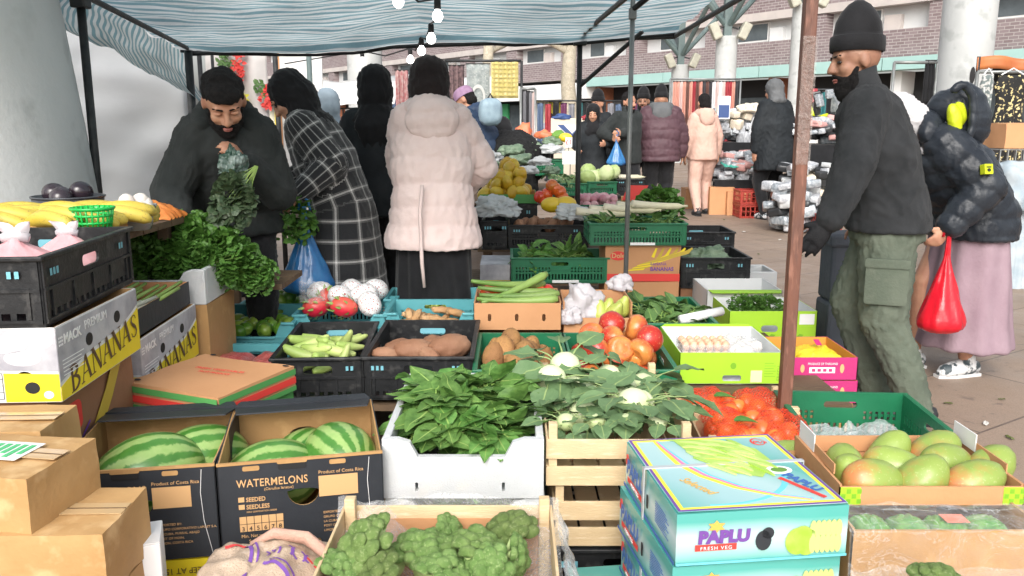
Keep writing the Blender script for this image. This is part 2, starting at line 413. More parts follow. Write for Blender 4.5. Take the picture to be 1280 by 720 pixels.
    # shoes
    if bt.get('shoes', True):
        for k in (1, -1):
            an = LEG[k][2]; b = MB(); o = Vector((an.x, an.y, an.z - .08 * s))
            b.tube([o + Vector((0, -.07 * s, .04)), o + Vector((0, -.06 * s, .045)), o + Vector((0, 0, .055)), o + Vector((0.004 * k, .08 * s, .045)), o + Vector((.004 * k, .15 * s, .034)), o + Vector((.004 * k, .185 * s, .03))],
                   [.02 * s, .04 * s, .05 * s, .046 * s, .04 * s, .016 * s], 14)
            b.v = [(x, y, max(z, o.z + .018)) for x, y, z in b.v]; capsule(b, an - EZ * .03, an + EZ * .02, .045 * s, .045 * s)
            so = b.build('shoe', MATS[shoe], root, True)
            b = MB(); b.panel([(o.x + x * s, o.y + y * s) for x, y in ((-.035, -.075), (.035, -.075), (.043, .0), (.05, .1), (.03, .185), (-.02, .19), (-.045, .1), (-.04, 0))], (), o.z + .001, o.z + .02); b.build('sole', MATS[bt.get('sole', 'cloth_black')], so)
    # top
    if top:
        i = top.get('infl', .03) * s; hem = top.get('hem', .1) * s; flare = top.get('flare', .0) * s; b = MB()
        ho = top.get('hemoff', 0)
        secs = []
        if hem > .05: secs.append((hip - EZ * hem + EY * ho, .18 * s + i + flare, .13 * s + i + flare, EY))
        if hem > .3: secs.append((hip - EZ * hem * .5 + EY * ho * .5, .178 * s + i + flare * .5, .13 * s + i + flare * .5, EY))
        secs += [(hip, .17 * s + i, .125 * s + i, EY), (hip + up * .14 * s, .155 * s * (1 + wide) / 2 + i, .115 * s + i, fw), (chest, .165 * s * wide + i, .12 * s + i, fw), (sh - up2 * .02, .16 * s * wide + i * .6, .1 * s + i * .7, fw), (sh + up2 * .03 * s, .1 * s + i * .5, .075 * s + i * .5, fw), (neck - up2 * .01, .06 * s + i * .4, .06 * s + i * .4, fw)]
        loft(b, secs, rt, 28)
        for k in (1, -1):
            a, e, t = J[k]; a2 = a - rt * k * .05 * s - up2 * .022 * s
            capsule(b, a2, e, (.062 * s + i * .75), .05 * s + i * .7, 14); capsule(b, e, t - (t - e).normalized() * .015, .05 * s + i * .7, .036 * s + i * .45, 14)
        hb = MB()
        if top.get('hood') == 'down':
            b, keepb = hb, b
            for q in range(9):
                a = math.pi * (q / 8); c = neck - up2 * .035 * s + (rt * math.cos(a) * .1 - fw * math.sin(a) * .1) * s
                ellip(b, c + (up2 * .005 - fw * .005) * s, (.06 * s, .06 * s, (.05 + .03 * math.sin(a)) * s), (rt, fw, up2), 2)
            ellip(b, neck - fw * .13 * s - up2 * .1 * s, (.12 * s * top.get('hoodw', 1), .055 * s, .12 * s), (rt, fw, up2), 2)
            b = keepb
        me = remesh(b, vox, 5); cloth(me, segs_t, top.get('puff', 0) * s, top.get('sp', .09), top.get('fold', .009) * s, top.get('fs', 10), seed=int(base[1] * 17))
        me.materials.append(MATS[top['mat']]); jk = link(top.get('name', 'jacket'), me, root)
        if hb.v:
            me = remesh(hb, vox, 5); cloth(me, [(neck - up2 * .3, neck + up2 * .1, 1)], top.get('puff', 0) * s * .6, .08, .012 * s, 9, seed=4); me.materials.append(MATS[top['mat']]); link('hood', me, jk)
        if top.get('collar'):
            b = MB(); n = 24; vs = []
            for q, (zz, rr) in enumerate(((-.03, .085), (.03, .075), (.065, .078), (.06, .068), (.0, .062))):
                for k in range(n):
                    a = 2 * math.pi * k / n; vs.append(neck + (rt * math.cos(a) * rr + fw * (math.sin(a) * rr + .005) + up2 * (zz - .012 * math.sin(a))) * s)
            b.add(vs, [(r * n + k, r * n + (k + 1) % n, (r + 1) * n + (k + 1) % n, (r + 1) * n + k) for r in range(4) for k in range(n)])
            b.build('collar', MATS[top['mat']], jk, True)
    # head wear
    ht = hat or {}
    kind = ht.get('kind')
    def skull(bb, grow, y0, z0, zmin=None):
        E(bb, 0, y0, z0, (.077 + grow, .098 + grow, .092 + grow), 4)
    if kind == 'hair' or kind == 'cap' or (kind == 'hood' and not ht.get('nohair')):
        b = MB(); E(b, 0, -.022, .044, (.083, .096, .09), 3); E(b, 0, -.05, -.02, (.074, .066, .075), 3)
        if ht.get('fringe'): E(b, 0, .03, .075, (.07, .068, .042), 3)
        me = remesh(b, vox * .9, 2)
        for v in me.vertices: v.co += v.normal * (.007 * nz(v.co, 45) + .008 * nz(v.co, 16))
        me.materials.append(MATS['hair']); link('hair', me, root)
    if kind == 'beanie':
        b = MB(); n = 28
        T = Matrix(((hr.x, hf.x, hu.x, hc.x), (hr.y, hf.y, hu.y, hc.y), (hr.z, hf.z, hu.z, hc.z), (0, 0, 0, 1))) @ Matrix.Translation((0, -.012 * s, .022 * s)) @ Matrix.Rotation(R(ht.get('tilt', 8)), 4, 'X') @ Matrix.Diagonal((hs * .86, hs * 1.07, hs, 1))
        pk = ht.get('peak', .0)
        prof = [(.094, .015), (.1, .02), (.102, .05), (.1, .075), (.094, .078), (.093, .09), (.086, .125 + pk * .3), (.068, .155 + pk * .6), (.042, .18 + pk * .85), (.018, .192 + pk), (.001, .195 + pk)]
        b.lathe(prof, n, T); hm = b.build('beanie', MATS[ht['mat']], root, True)
        b = MB(); b.lathe([(.097, .012), (.1045, .016), (.106, .045), (.1045, .074), (.097, .078)], n, T); b.build('cuff', MATS[ht['mat']], hm, True)
    if kind in ('hijab', 'hood'):
        b = MB()
        if kind == 'hijab':
            E(b, 0, -.028, .03, (.102, .113, .113), 3); E(b, 0, -.047, -.03, (.106, .094, .11), 3); E(b, 0, -.02, -.1, (.104, .09, .08), 3)
            L = ht.get('drape', .16) * s
            loft(b, [(neck - up2 * L, .17 * s * wide, .14 * s, fw), (neck - up2 * L * .5, .16 * s * wide, .125 * s, fw), (neck - up2 * .02 * s, .1 * s, .09 * s, fw), (neck + up2 * .06 * s, .08 * s, .08 * s, fw)], rt, 24)
            if ht.get('front'):
                loft(b, [(neck + fw * .1 * s - up2 * ht['front'], .1 * s, .03 * s, fw), (neck + fw * .1 * s - up2 * .15 * s, .12 * s, .06 * s, fw), (neck + fw * .03 * s, .08 * s, .07 * s, fw)], rt, 16)
            if ht.get('back'):
                loft(b, [(neck - fw * .13 * s - up2 * ht['back'], .09 * s, .02 * s, fw), (neck - fw * .13 * s - up2 * .12 * s, .14 * s, .045 * s, fw), (neck - fw * .06 * s, .09 * s, .06 * s, fw)], rt, 16)
        else:
            E(b, 0, -.025, .03, (.103, .112, .115), 3); E(b, 0, -.04, -.06, (.105, .09, .1), 3); E(b, 0, -.04, -.13, (.12, .095, .06), 3)
        me = remesh(b, vox, 4); cloth(me, [(neck, hc + hu * .1, 1)], 0, .1, .019 * s, 9, seed=3)
        me.materials.append(MATS[ht['mat']]); link('hijab' if kind == 'hijab' else 'hood', me, root)
    if kind == 'cap':
        b = MB(); T = Matrix(((hr.x, hf.x, hu.x, hc.x), (hr.y, hf.y, hu.y, hc.y), (hr.z, hf.z, hu.z, hc.z), (0, 0, 0, 1))) @ Matrix.Translation((0, -.01, 0)) @ Matrix.Diagonal((hs * .92, hs * 1.12, hs, 1))
        b.lathe([(.096, .03), (.097, .06), (.09, .1), (.07, .125), (.03, .14), (.001, .142)], 24, T); cp = b.build('cap', MATS[ht['mat']], root, True)
        b = MB(); b.panel([(-.075, .06), (.075, .06), (.06, .14), (.0, .165), (-.06, .14)], (), .03, .036, T); b.build('peak', MATS[ht['mat']], cp)
    # face
    if face_.get('beard'):
        L = face_['beard']; b = MB()
        E(b, 0, .032, -.082, (.0635, .064, .05), 3); E(b, 0, .05, -.1 - L * .3, (.045, .05, .03 + L), 3)
        for k in (1, -1): capsule(b, HP(k * .064, .022, -.03), HP(k * .05, .04, -.07), .009 * s, .022 * s, 10); capsule(b, HP(k * .034, .078, -.062), HP(k * .004, .1, -.046), .008 * s, .007 * s, 8)
        me = remesh(b, .007 if fine else vox * .7, 2)
        for v in me.vertices: v.co += v.normal * .004 * nz(v.co, 90)
        me.materials.append(MATS['hair']); link('beard', me, root)
        b = MB(); E(b, 0, .0905, -.064, (.02, .012, .006), 3); E(b, 0, .0885, -.073, (.018, .012, .006), 3); b.build('lips', MATS['lips'], root, True)
    if not face_.get('hidden'):
        for k in (1, -1):
            b = MB(); E(b, k * .032, .079, .003, (.015, .009, .0075), 3); ob = b.build('eye', MATS['eye'], root, True)
            b = MB(); capsule(b, HP(k * .016, .0905, .028), HP(k * .05, .078, .03), .0045 * s, .003 * s, 6); b.build('eyebrow', MATS['hair'], root, True)
            if face_.get('down'):
                b = MB(); E(b, k * .032, .0795, .006, (.0165, .0105, .0085), 3); b.build('eyelid', sk, root, True)
    J.update(hip=hip, neck=neck, sh=sh, up=up2, fw=fw, rt=rt, hc=hc, HP=HP, LEG=LEG, s=s, chest=chest, W=lambda p: Matrix.Translation((base[0], base[1], 0)) @ Matrix.Rotation(R(yaw), 4, 'Z') @ Vector(p))
    return root, J
# ---------------------------------------------------------------- shared materials
M('skin', (.5, .27, .17), (.42, .2, .13), 14, .55, .05, 200, sss=.08, c3=None)
M('skin_brown', (.36, .19, .12), (.29, .14, .09), 14, .55, .05, 200, sss=.05)
M('lips', (.33, .11, .09), rough=.5); M('eye', (.025, .018, .015), rough=.2, spec=.6)
M('hair', (.007, .0065, .007), (.018, .016, .016), 70, .8, 1.2, 240, spec=.25)
M('cloth_black', (.011, .0115, .013), (.018, .0185, .021), 9, .85, .25, 180, sheen=.15, spec=.2)
M('hijab_black', (.007, .007, .008), (.014, .014, .016), 7, .8, .2, 120, sheen=.1, spec=.2)
M('hijab_brown', (.014, .010, .0105), (.024, .018, .018), 7, .8, .25, 120, sheen=.1, spec=.2)
M('hijab_blue', (.34, .42, .48), (.26, .33, .39), 7, .8, .3, 60)
M('fleece', (.023, .025, .027), (.036, .038, .041), 12, .95, .45, 320, sheen=.05, spec=.12)
M('hoodie', (.024, .028, .028), (.036, .04, .04), 9, .95, .4, 260, sheen=.05, spec=.12)
M('jacket_black', (.013, .0155, .018), (.022, .026, .03), 7, .7, .3, 60, spec=.2)
M('puffer_pale', (.74, .585, .555), (.8, .655, .625), 5, .5, .25, 45, sheen=.2, spec=.2)
M('puffer_dark', (.017, .021, .028), (.032, .038, .047), 6, .36, .3, 60, coat=.08, spec=.2)
M('puffer_navy', (.026, .045, .085), (.04, .062, .11), 6, .5, .3, 60, spec=.2)
M('puffer_burgundy', (.075, .04, .05), (.1, .055, .066), 6, .5, .3, 60, spec=.2)
M('pink_fleece', (.56, .36, .29), (.63, .42, .35), 8, .9, .3, 150, spec=.2)
M('cargo_olive', (.095, .115, .088), (.125, .145, .112), 7, .85, .35, 90, c3=(.112, .13, .1), spec=.2)
M('skirt_mauve', (.26, .18, .215), (.31, .225, .26), 6, .8, .25, 70, spec=.2)
M('fur_black', (.008, .008, .009), (.02, .02, .02), 40, .95, 1., 120, bdist=.03)
M('shoe_black', (.02, .02, .022), rough=.5); M('shoe_white', (.65, .66, .67), (.05, .07, .08), 16, .5, ramp_=(.5, .56))
M('sole_white', (.7, .7, .7)); M('glove_black', (.006, .0065, .008), (.014, .014, .016), 30, .55, .3, 200, spec=.2)
M('white_paint', (.62, .63, .63), (.54, .55, .55), 2.2, .6, .12, 30, c3=None)
M('metal_dark', (.03, .032, .034), (.055, .056, .056), 14, .5, .2, 60, metal=.4)
M('metal_grey', (.3, .31, .31), (.22, .23, .22), 12, .45, .2, 60, metal=.6)
M('rust_post', (.18, .072, .045), (.11, .05, .036), 7, .55, .3, 60, c3=(.24, .11, .075), stretch=(3, 3, .5))
M('white', (.78, .78, .78), (.72, .73, .74), 6, .5, .05, 40)
M('paper', (.8, .8, .8), rough=.7)
M('black', (.012, .012, .013), rough=.7); M('ink', (.02, .02, .022), rough=.7)
def stripes_tarp():
    m, n, l, b = nt('striped_tarp'); MATS['tarp'] = m
    tc = n.new('ShaderNodeTexCoord'); sp = n.new('ShaderNodeSeparateXYZ'); l.new(tc.outputs['Object'], sp.inputs[0])
    w = tnoise(n, l, tc.outputs['Object'], 1.3, 2)
    w2 = tnoise(n, l, tc.outputs['Object'], 6., 2)
    y = math_(n, l, 'ADD', math_(n, l, 'MULTIPLY_ADD', w, .09, sp.outputs[1]), math_(n, l, 'MULTIPLY', w2, .012))
    f = math_(n, l, 'FRACT', math_(n, l, 'MULTIPLY', y, 1 / .07))
    k = ramp(n, l, f, ((.0, 0.), (.47, 0.), (.53, 1.), (.95, 1.), (1., 0.)))
    c = mixc(n, l, k, (.62, .66, .66), (.21, .35, .39))
    d = ramp(n, l, tnoise(n, l, tc.outputs['Object'], 2.4, 6), ((.35, .72), (.65, 1.)))
    c = mixc(n, l, 1., c, d, 'MULTIPLY')
    l.new(c, b.inputs['Base Color']); b.inputs['Roughness'].default_value = .45
    bp = n.new('ShaderNodeBump'); bp.inputs['Strength'].default_value = .35; bp.inputs['Distance'].default_value = .03
    l.new(tnoise(n, l, tc.outputs['Object'], 7, 4, .6, .8), bp.inputs['Height']); l.new(bp.outputs[0], b.inputs['Normal'])
    t = n.new('ShaderNodeBsdfTranslucent'); l.new(c, t.inputs[0]); l.new(bp.outputs[0], t.inputs['Normal'])
    mx = n.new('ShaderNodeMixShader'); mx.inputs[0].default_value = .7
    l.new(b.outputs[0], mx.inputs[1]); l.new(t.outputs[0], mx.inputs[2]); l.new(mx.outputs[0], n['Material Output'].inputs[0])
stripes_tarp()
def brick_mat():
    m, n, l, b = nt('purple_brick'); MATS['brick'] = m
    tc = n.new('ShaderNodeTexCoord'); mp = n.new('ShaderNodeMapping'); mp.inputs['Rotation'].default_value = (R(90), 0, 0)
    l.new(tc.outputs['Object'], mp.inputs[0])
    t = n.new('ShaderNodeTexBrick'); t.inputs['Scale'].default_value = 1; t.inputs['Brick Width'].default_value = .34; t.inputs['Row Height'].default_value = .12
    t.inputs['Mortar Size'].default_value = .014; t.inputs['Color1'].default_value = (.165, .12, .125, 1); t.inputs['Color2'].default_value = (.25, .2, .205, 1); t.inputs['Mortar'].default_value = (.4, .37, .36, 1)
    l.new(mp.outputs[0], t.inputs[0])
    c = mixc(n, l, ramp(n, l, tnoise(n, l, tc.outputs['Object'], .6, 4), ((.3, 0.), (.7, .5))), t.outputs[0], (.2, .15, .15))
    l.new(c, b.inputs['Base Color']); b.inputs['Roughness'].default_value = .85
    bp = n.new('ShaderNodeBump'); bp.inputs['Strength'].default_value = .4; l.new(t.outputs[1], bp.inputs['Height']); bp.invert = True; l.new(bp.outputs[0], b.inputs['Normal'])
brick_mat()
def paving_mat():
    m, n, l, b = nt('paving'); MATS['paving'] = m
    tc = n.new('ShaderNodeTexCoord'); mp = n.new('ShaderNodeMapping'); mp.inputs['Rotation'].default_value = (0, 0, R(-33)); l.new(tc.outputs['Object'], mp.inputs[0])
    t = n.new('ShaderNodeTexBrick'); t.inputs['Scale'].default_value = 1; t.inputs['Brick Width'].default_value = .9; t.inputs['Row Height'].default_value = .6
    t.inputs['Mortar Size'].default_value = .006; t.inputs['Color1'].default_value = (.29, .215, .16, 1); t.inputs['Color2'].default_value = (.335, .25, .19, 1); t.inputs['Mortar'].default_value = (.1, .075, .06, 1)
    l.new(mp.outputs[0], t.inputs[0])
    c = mixc(n, l, ramp(n, l, tnoise(n, l, tc.outputs['Object'], 1.7, 6, .65), ((.3, .0), (.7, .55))), t.outputs[0], (.25, .185, .142))
    sp = ramp(n, l, tnoise(n, l, tc.outputs['Object'], 11, 3), ((.62, 0.), (.7, .6))); c = mixc(n, l, sp, c, (.13, .1, .085)); c = mixc(n, l, ramp(n, l, tnoise(n, l, tc.outputs['Object'], .45, 5, .7), ((.45, 0.), (.65, .5))), c, (.17, .13, .105))
    sp2 = ramp(n, l, tnoise(n, l, tc.outputs['Object'], 180, 2), ((.4, .85), (.6, 1.08))); c = mixc(n, l, 1., c, sp2, 'MULTIPLY')
    l.new(c, b.inputs['Base Color']); l.new(ramp(n, l, tnoise(n, l, tc.outputs['Object'], 2.5, 4), ((.3, .42), (.7, .75))), b.inputs['Roughness'])
    bp = n.new('ShaderNodeBump'); bp.inputs['Strength'].default_value = .3; bp.inputs['Distance'].default_value = .01
    l.new(math_(n, l, 'ADD', math_(n, l, 'MULTIPLY', t.outputs[1], -1), math_(n, l, 'MULTIPLY', tnoise(n, l, tc.outputs['Object'], 120, 3), .3)), bp.inputs['Height']); l.new(bp.outputs[0], b.inputs['Normal'])
paving_mat()
M('asphalt', (.05, .05, .05), (.065, .063, .06), 3, .85, .3, 80)
M('column_paint', (.72, .74, .74), (.63, .65, .65), 1.3, .6, .25, 22, c3=(.57, .59, .585))
M('render_white', (.62, .63, .63), (.56, .57, .57), 1.1, .8, .2, 30)
M('concrete', (.52, .47, .44), (.44, .4, .38), 1.5, .85, .3, 30)
M('steel_green', (.085, .125, .125), (.12, .16, .155), 5, .5, .15, 50)
M('teal_fascia', (.3, .48, .45), (.34, .52, .49), 1.2, .6); M('window_glass', (.06, .075, .085), (.1, .12, .13), 1.4, .12, spec=.8)
M('bark_pale', (.46, .4, .31), (.33, .3, .23), 9, .85, .5, 40, c3=(.55, .5, .4))
M('shop_white', (.75, .75, .74)); M('shop_orange', (.38, .14, .07), (.3, .11, .06), 5); M('shop_pink', (.6, .18, .3)); M('shop_yellow', (.75, .6, .08)); M('shop_green', (.08, .45, .18))
M('floodlight', (.42, .41, .33), (.34, .33, .27), 8, .5)
# ---------------------------------------------------------------- world and light
wd = bpy.data.worlds.new('World'); scene.world = wd; wd.use_nodes = True
wn, wl = wd.node_tree.nodes, wd.node_tree.links
sky = wn.new('ShaderNodeTexSky'); sky.sky_type = 'NISHITA'; sky.sun_disc = False
SUN_EL, SUN_AZ = R(36), R(188)
sky.sun_elevation = SUN_EL; sky.sun_rotation = SUN_AZ; sky.dust_density = 5; sky.air_density = 1.2; sky.altitude = 50
hs = wn.new('ShaderNodeHueSaturation'); hs.inputs['Saturation'].default_value = .3
wl.new(sky.outputs[0], hs.inputs['Color']); wl.new(hs.outputs[0], wn['Background'].inputs[0]); wn['Background'].inputs[1].default_value = .15
sl = bpy.data.lights.new('sun', 'SUN'); sl.energy = .95; sl.angle = R(40); sl.color = (1, .97, .93)
so = bpy.data.objects.new('sun', sl); COL.objects.link(so)
sd_ = Vector((math.sin(SUN_AZ) * math.cos(SUN_EL), math.cos(SUN_AZ) * math.cos(SUN_EL), math.sin(SUN_EL)))
so.rotation_euler = sd_.to_track_quat('Z', 'Y').to_euler(); so.location = (0, 0, 30)
scene.view_settings.view_transform = 'Standard'; scene.view_settings.look = 'None'; scene.view_settings.gamma = 1; scene.view_settings.use_curve_mapping = False
scene.view_settings.exposure = .8
scene.cycles.max_bounces = 8; scene.cycles.transparent_max_bounces = 12; scene.cycles.use_denoising = True
# ---------------------------------------------------------------- ground
b = MB(); b.grid(lambda a, c: (-160 + 320 * a, -20 + 300 * c, 0), 8, 8)
tag(b.build('ground', MATS['asphalt']), kind='structure')
b = MB(); b.grid(lambda a, c: (-14 + 44 * a, -3 + 48 * c, .004), 40, 40)
tag(b.build('pavement', MATS['paving']), kind='structure')
# ---------------------------------------------------------------- brick building
A0 = Vector((14.0, 36.6, 0)); bd = Vector((-.587, .81, 0)).normalized(); ang = math.atan2(bd.y, bd.x)
# local frame: x along the facade to the far end, -y... built with +y towards the camera side then turned
bl = thing('brick_building', 'long purple brick apartment block with pale balcony bands above a row of shops', 'building', A0 - bd * 14, ang)
LEN = 92
def bbox(name, mat, lo, hi, parent=bl, bevel=0):
    b = MB(); b.box(lo, hi); return b.build(name, MATS[mat], parent, bevel=bevel)
# facade faces local -? : facing camera means normal pointing to local +y (left of travel direction is -normal); test below
NY = 1 if (Vector((-bd.y, bd.x, 0)).dot(-A0) > 0) else -1
def fy(a, b): return (min(NY * a, NY * b), max(NY * a, NY * b))
def fbox(name, mat, x0, x1, d0, d1, z0, z1, parent=bl):
    y0, y1 = fy(d0, d1); return bbox(name, mat, (x0, y0, z0), (x1, y1, z1), parent)
fbox('wall', 'brick', 0, LEN, -8, 0, 3.95, 5.05); fbox('wall', 'brick', 0, LEN, -8, -.02, 6.35, 7.7); fbox('wall', 'brick', 0, LEN, -8, -.02, 9.1, 10.6)
fbox('balcony_recess', 'render_white', 0, LEN, -8, -.55, 5.05, 6.0); fbox('balcony_recess', 'render_white', 0, LEN, -8, -.55, 7.7, 8.75)
fbox('concrete_band', 'concrete', -.1, LEN, -8, .06, 6.0, 6.35); fbox('concrete_band', 'concrete', -.1, LEN, -8, .06, 8.75, 9.1)
fbox('roof', 'concrete', -.2, LEN + .2, -8.2, .3, 10.6, 10.8)
fbox('shopfront_wall', 'black', 0, LEN, -8, -1.2, 0, 3.44)
x = 1.5; k = 0
while x < LEN - 6:
    for z in (5.12, 7.78):
        w = 1.3 if k % 3 else 1.8
        f = fbox('window', 'shop_white', x, x + w, -.56, -.48, z, z + .86); fbox('pane', 'window_glass', x + .07, x + w - .07, -.5, -.46, z + .07, z + .79, f)
        fbox('brick_pier', 'brick', x + 2.3, x + 3.4, -.6, -.015 - .001 * (k % 2), z - .07, z + .9)
        fbox('panel', 'render_white' if k % 2 else 'concrete', x - .9, x - .2, -.56, -.3, z - .05, z + .55)
    x += 5.6; k += 1
x = 0; k = 0
shopm = ['shop_orange', 'black', 'shop_white', 'shop_pink', 'window_glass', 'shop_yellow', 'shop_green', 'window_glass']
while x < LEN - 6:
    wb = 28 < x < 46
    fbox('fascia', 'shop_white' if 28 < x < 46 else 'teal_fascia', x, x + 5.95, -.3, .5, 3.45 if not wb else 2.8, 3.94 if not wb else 3.7)
    fbox('shop_window', 'window_glass', x + .5, x + 3.6, -1.2, -1.1, .5, 2.6); fbox('shop_panel', shopm[k % 8], x + 3.8, x + 5.4, -1.2, -1.05, 0, 2.7)
    fbox('pier', 'shop_white' if k % 2 else 'shop_orange', x + 5.5, x + 5.95, -1.2, -.2, 0, 3.44)
    x += 6; k += 1
# pale red lettering on the white fascia
Tf = Matrix.Translation((40.5, NY * .505, 3.05)) @ Matrix.Rotation(math.pi if NY > 0 else 0, 4, 'Z') @ Matrix.Rotation(R(90), 4, 'X')
M('sign_red_faded', (.65, .25, .3), rough=.7)
decal(bl, 'sign_mark', MATS['sign_red_faded'], Tf, [rrect(q * .42, .05, q * .42 + .3, .42, .1) for q in range(9)], .01, .005)
# ---------------------------------------------------------------- concrete columns with steel heads
def column(u, Y, dia, ztop, label, arms=True, pix_z=None, taper=0, steel=True):
    x = XU(u, Y, 1.5); t = thing('column', label, 'column', (x, Y, 0), 0, 'concrete columns of the market square')
    b = MB(); b.lathe([(dia / 2 * (1 + taper), 0), (dia / 2, ztop - .02), (dia / 2 - .02, ztop), (.001, ztop)], 36); b.build('shaft', M('column_far', (.5, .515, .51), (.42, .435, .43), 1.6, .65, .25, 22, c3=(.36, .375, .37)), t, True).modifiers.new('e', 'EDGE_SPLIT')
    if steel:
        b = MB(); b.box((-.11, -.11, ztop), (.11, .11, ztop + 2.2)); b.build('steel_post', MATS['steel_green'], t)
        for a in (0, 1, 2, 3):
            d = Vector((math.cos(a * math.pi / 2 + .35), math.sin(a * math.pi / 2 + .35), 0))
            b = MB(); b.tube([Vector((0, 0, ztop + .35)) + d * .1, Vector((0, 0, ztop + 2.1)) + d * 1.9], .08, 8); b.build('brace', MATS['steel_green'], t)
        for sx in (-1, 1):
            b = MB(); T = Matrix.Translation((sx * .42, -.25, ztop + .12)) @ Matrix.Rotation(R(25) * sx, 4, 'Y')
            b.box((-.13, -.2, -.24), (.13, .1, .24), T=T); f = b.build('floodlight', MATS['floodlight'], t, bevel=.04)
            b = MB(); b.tube([(0, 0, ztop + .3), (sx * .3, -.1, ztop + .2)], .025, 6); b.build('bracket', MATS['metal_dark'], f)
    return t
column(1200, 10.5, .6, 3.9, 'broad pale column behind the woman in the dark puffer, with a black paint smudge', steel=False)
column(997, 24, .62, 4.55, 'pale column with green steel head directly behind the rusty post')
column(904, 25.5, .62, 3.85, 'pale column with two floodlights above the scarf rail')
column(848, 30, .6, 3.35, 'slim pale column farthest away, beside the scarf rail end')
column(458, 15.5, .62, 3.05, 'pale column behind the woman in the brown hijab')
b = MB(); T = Matrix.Translation((XU(1200, 10.5, 1.5) + .16, 10.5 - .285, 2.0)) @ Matrix.Rotation(R(90), 4, 'X')
# the near tapered column at the left edge of the frame
t = thing('tapered_column', 'huge pale tapered concrete column beside the banana bunches, speckled with dirt', 'column', (-2.84, 3.75, 0))
b = MB(); prof = [(.98, 0), (.915, .8), (.87, 1.3), (.82, 1.8), (.76, 2.3), (.69, 3.2)]
b.lathe(prof, 64); b.build('shaft', MATS['column_paint'], t, True)
b = MB()
for (a, z, w, hh) in ((-62, 1.95, .006, .09), (-60, 2.0, .004, .16), (-64, 1.9, .01, .03)):
    r = .81; b.box((-w, -.004, -hh), (w, .004, hh), T=Matrix.Rotation(R(a), 4, 'Z') @ Matrix.Translation((r * 1.0, 0, z)) @ Matrix.Rotation(R(90), 4, 'Z'))
b.build('paint_drip', M('drip', (.2, .05, .04)), t)
M('speck', (.1, .1, .1))
b = MB()
for q in range(60):
    a, z = R(rnd.uniform(-115, -20)), rnd.uniform(.9, 2.2); r = np.interp(z, [p[1] for p in prof], [p[0] for p in prof]); s_ = rnd.uniform(.002, .007)
    T = Matrix.Rotation(a, 4, 'Z') @ Matrix.Translation((r + .001, 0, z)) @ Matrix.Rotation(R(90), 4, 'Y')
    b.panel(ell(0, 0, s_, s_ * rnd.uniform(.5, 1.5), 7), (), -.001, .001, T)
b.build('dirt_specks', MATS['speck'], t)
# white sheet wall behind the stall's left side
def wall_fn(a, c):
    x = -4.6 + 2.04 * a; y = 4.9 + 1.92 * a; z = 2.9 * c
    return (x + .02 * nz((a * 6, c * 5, 1), 1), y + .04 * nz((a * 5, c * 9, 2), 1.5), z)
b = MB(); b.grid(wall_fn, 60, 60); o = b.build('sheet_wall', M('sheet_white', (.66, .67, .68), (.6, .61, .62), 2, .5, .15, 8, stretch=(1, 1, 2)), None, True, solid=.01)
tag(o, 'rippled off-white plastic sheet wall behind the hooded seller', 'sheet wall')
# ---------------------------------------------------------------- bare trees
def bare_tree(u, Y, h, r, label, seed, lim=3.2):
    rr = random.Random(seed); base = Vector((XU(u, Y, 0), Y, 0)); t = thing('bare_tree', label, 'tree', base)
    b = MB(); tp = [Vector((0, 0, 0)), Vector((.05, 0, h * .3)), Vector((-.06, .02, h * .6)), Vector((.02, 0, h))]
    b.tube(tp, [r * 1.2, r, r * .9, r * .75], 12); b.build('trunk', MATS['bark_pale'], t, True)
    c = MB()
    def grow(p, d, L, rad, dep):
        q = p + d * L; mid = p + d * L * .5 + Vector((rr.uniform(-.1, .1), rr.uniform(-.1, .1), rr.uniform(-.1, .1))) * L
        c.tube([p, mid, q], [rad, rad * .8, rad * .6], 6, cap=False)
        if dep == 0: return
        for _ in range(rr.choice((2, 3, 3))):
            e = (d + Vector((rr.uniform(-.8, .8), rr.uniform(-.8, .8), rr.uniform(-.25, .7)))).normalized(); grow(q, e, L * rr.uniform(.6, .85), rad * .55, dep - 1)
    for k in range(6):
        a = k * 1.05 + rr.uniform(-.2, .2); grow(tp[3] - Vector((0, 0, h * .2 * rr.random())), Vector((math.cos(a), math.sin(a), rr.uniform(.35, 1.1))).normalized(), lim * rr.uniform(.4, .7), r * .5, 4)
    c.build('crown', MATS['bark_pale'], t, True)
bare_tree(711, 27, 4.3, .25, 'bare pale-trunked plane tree in front of the white shop fascia', 4)
bare_tree(612, 24, 4.1, .17, 'bare tree with thin pale branches rising behind the hanging rugs', 9, 2.6)
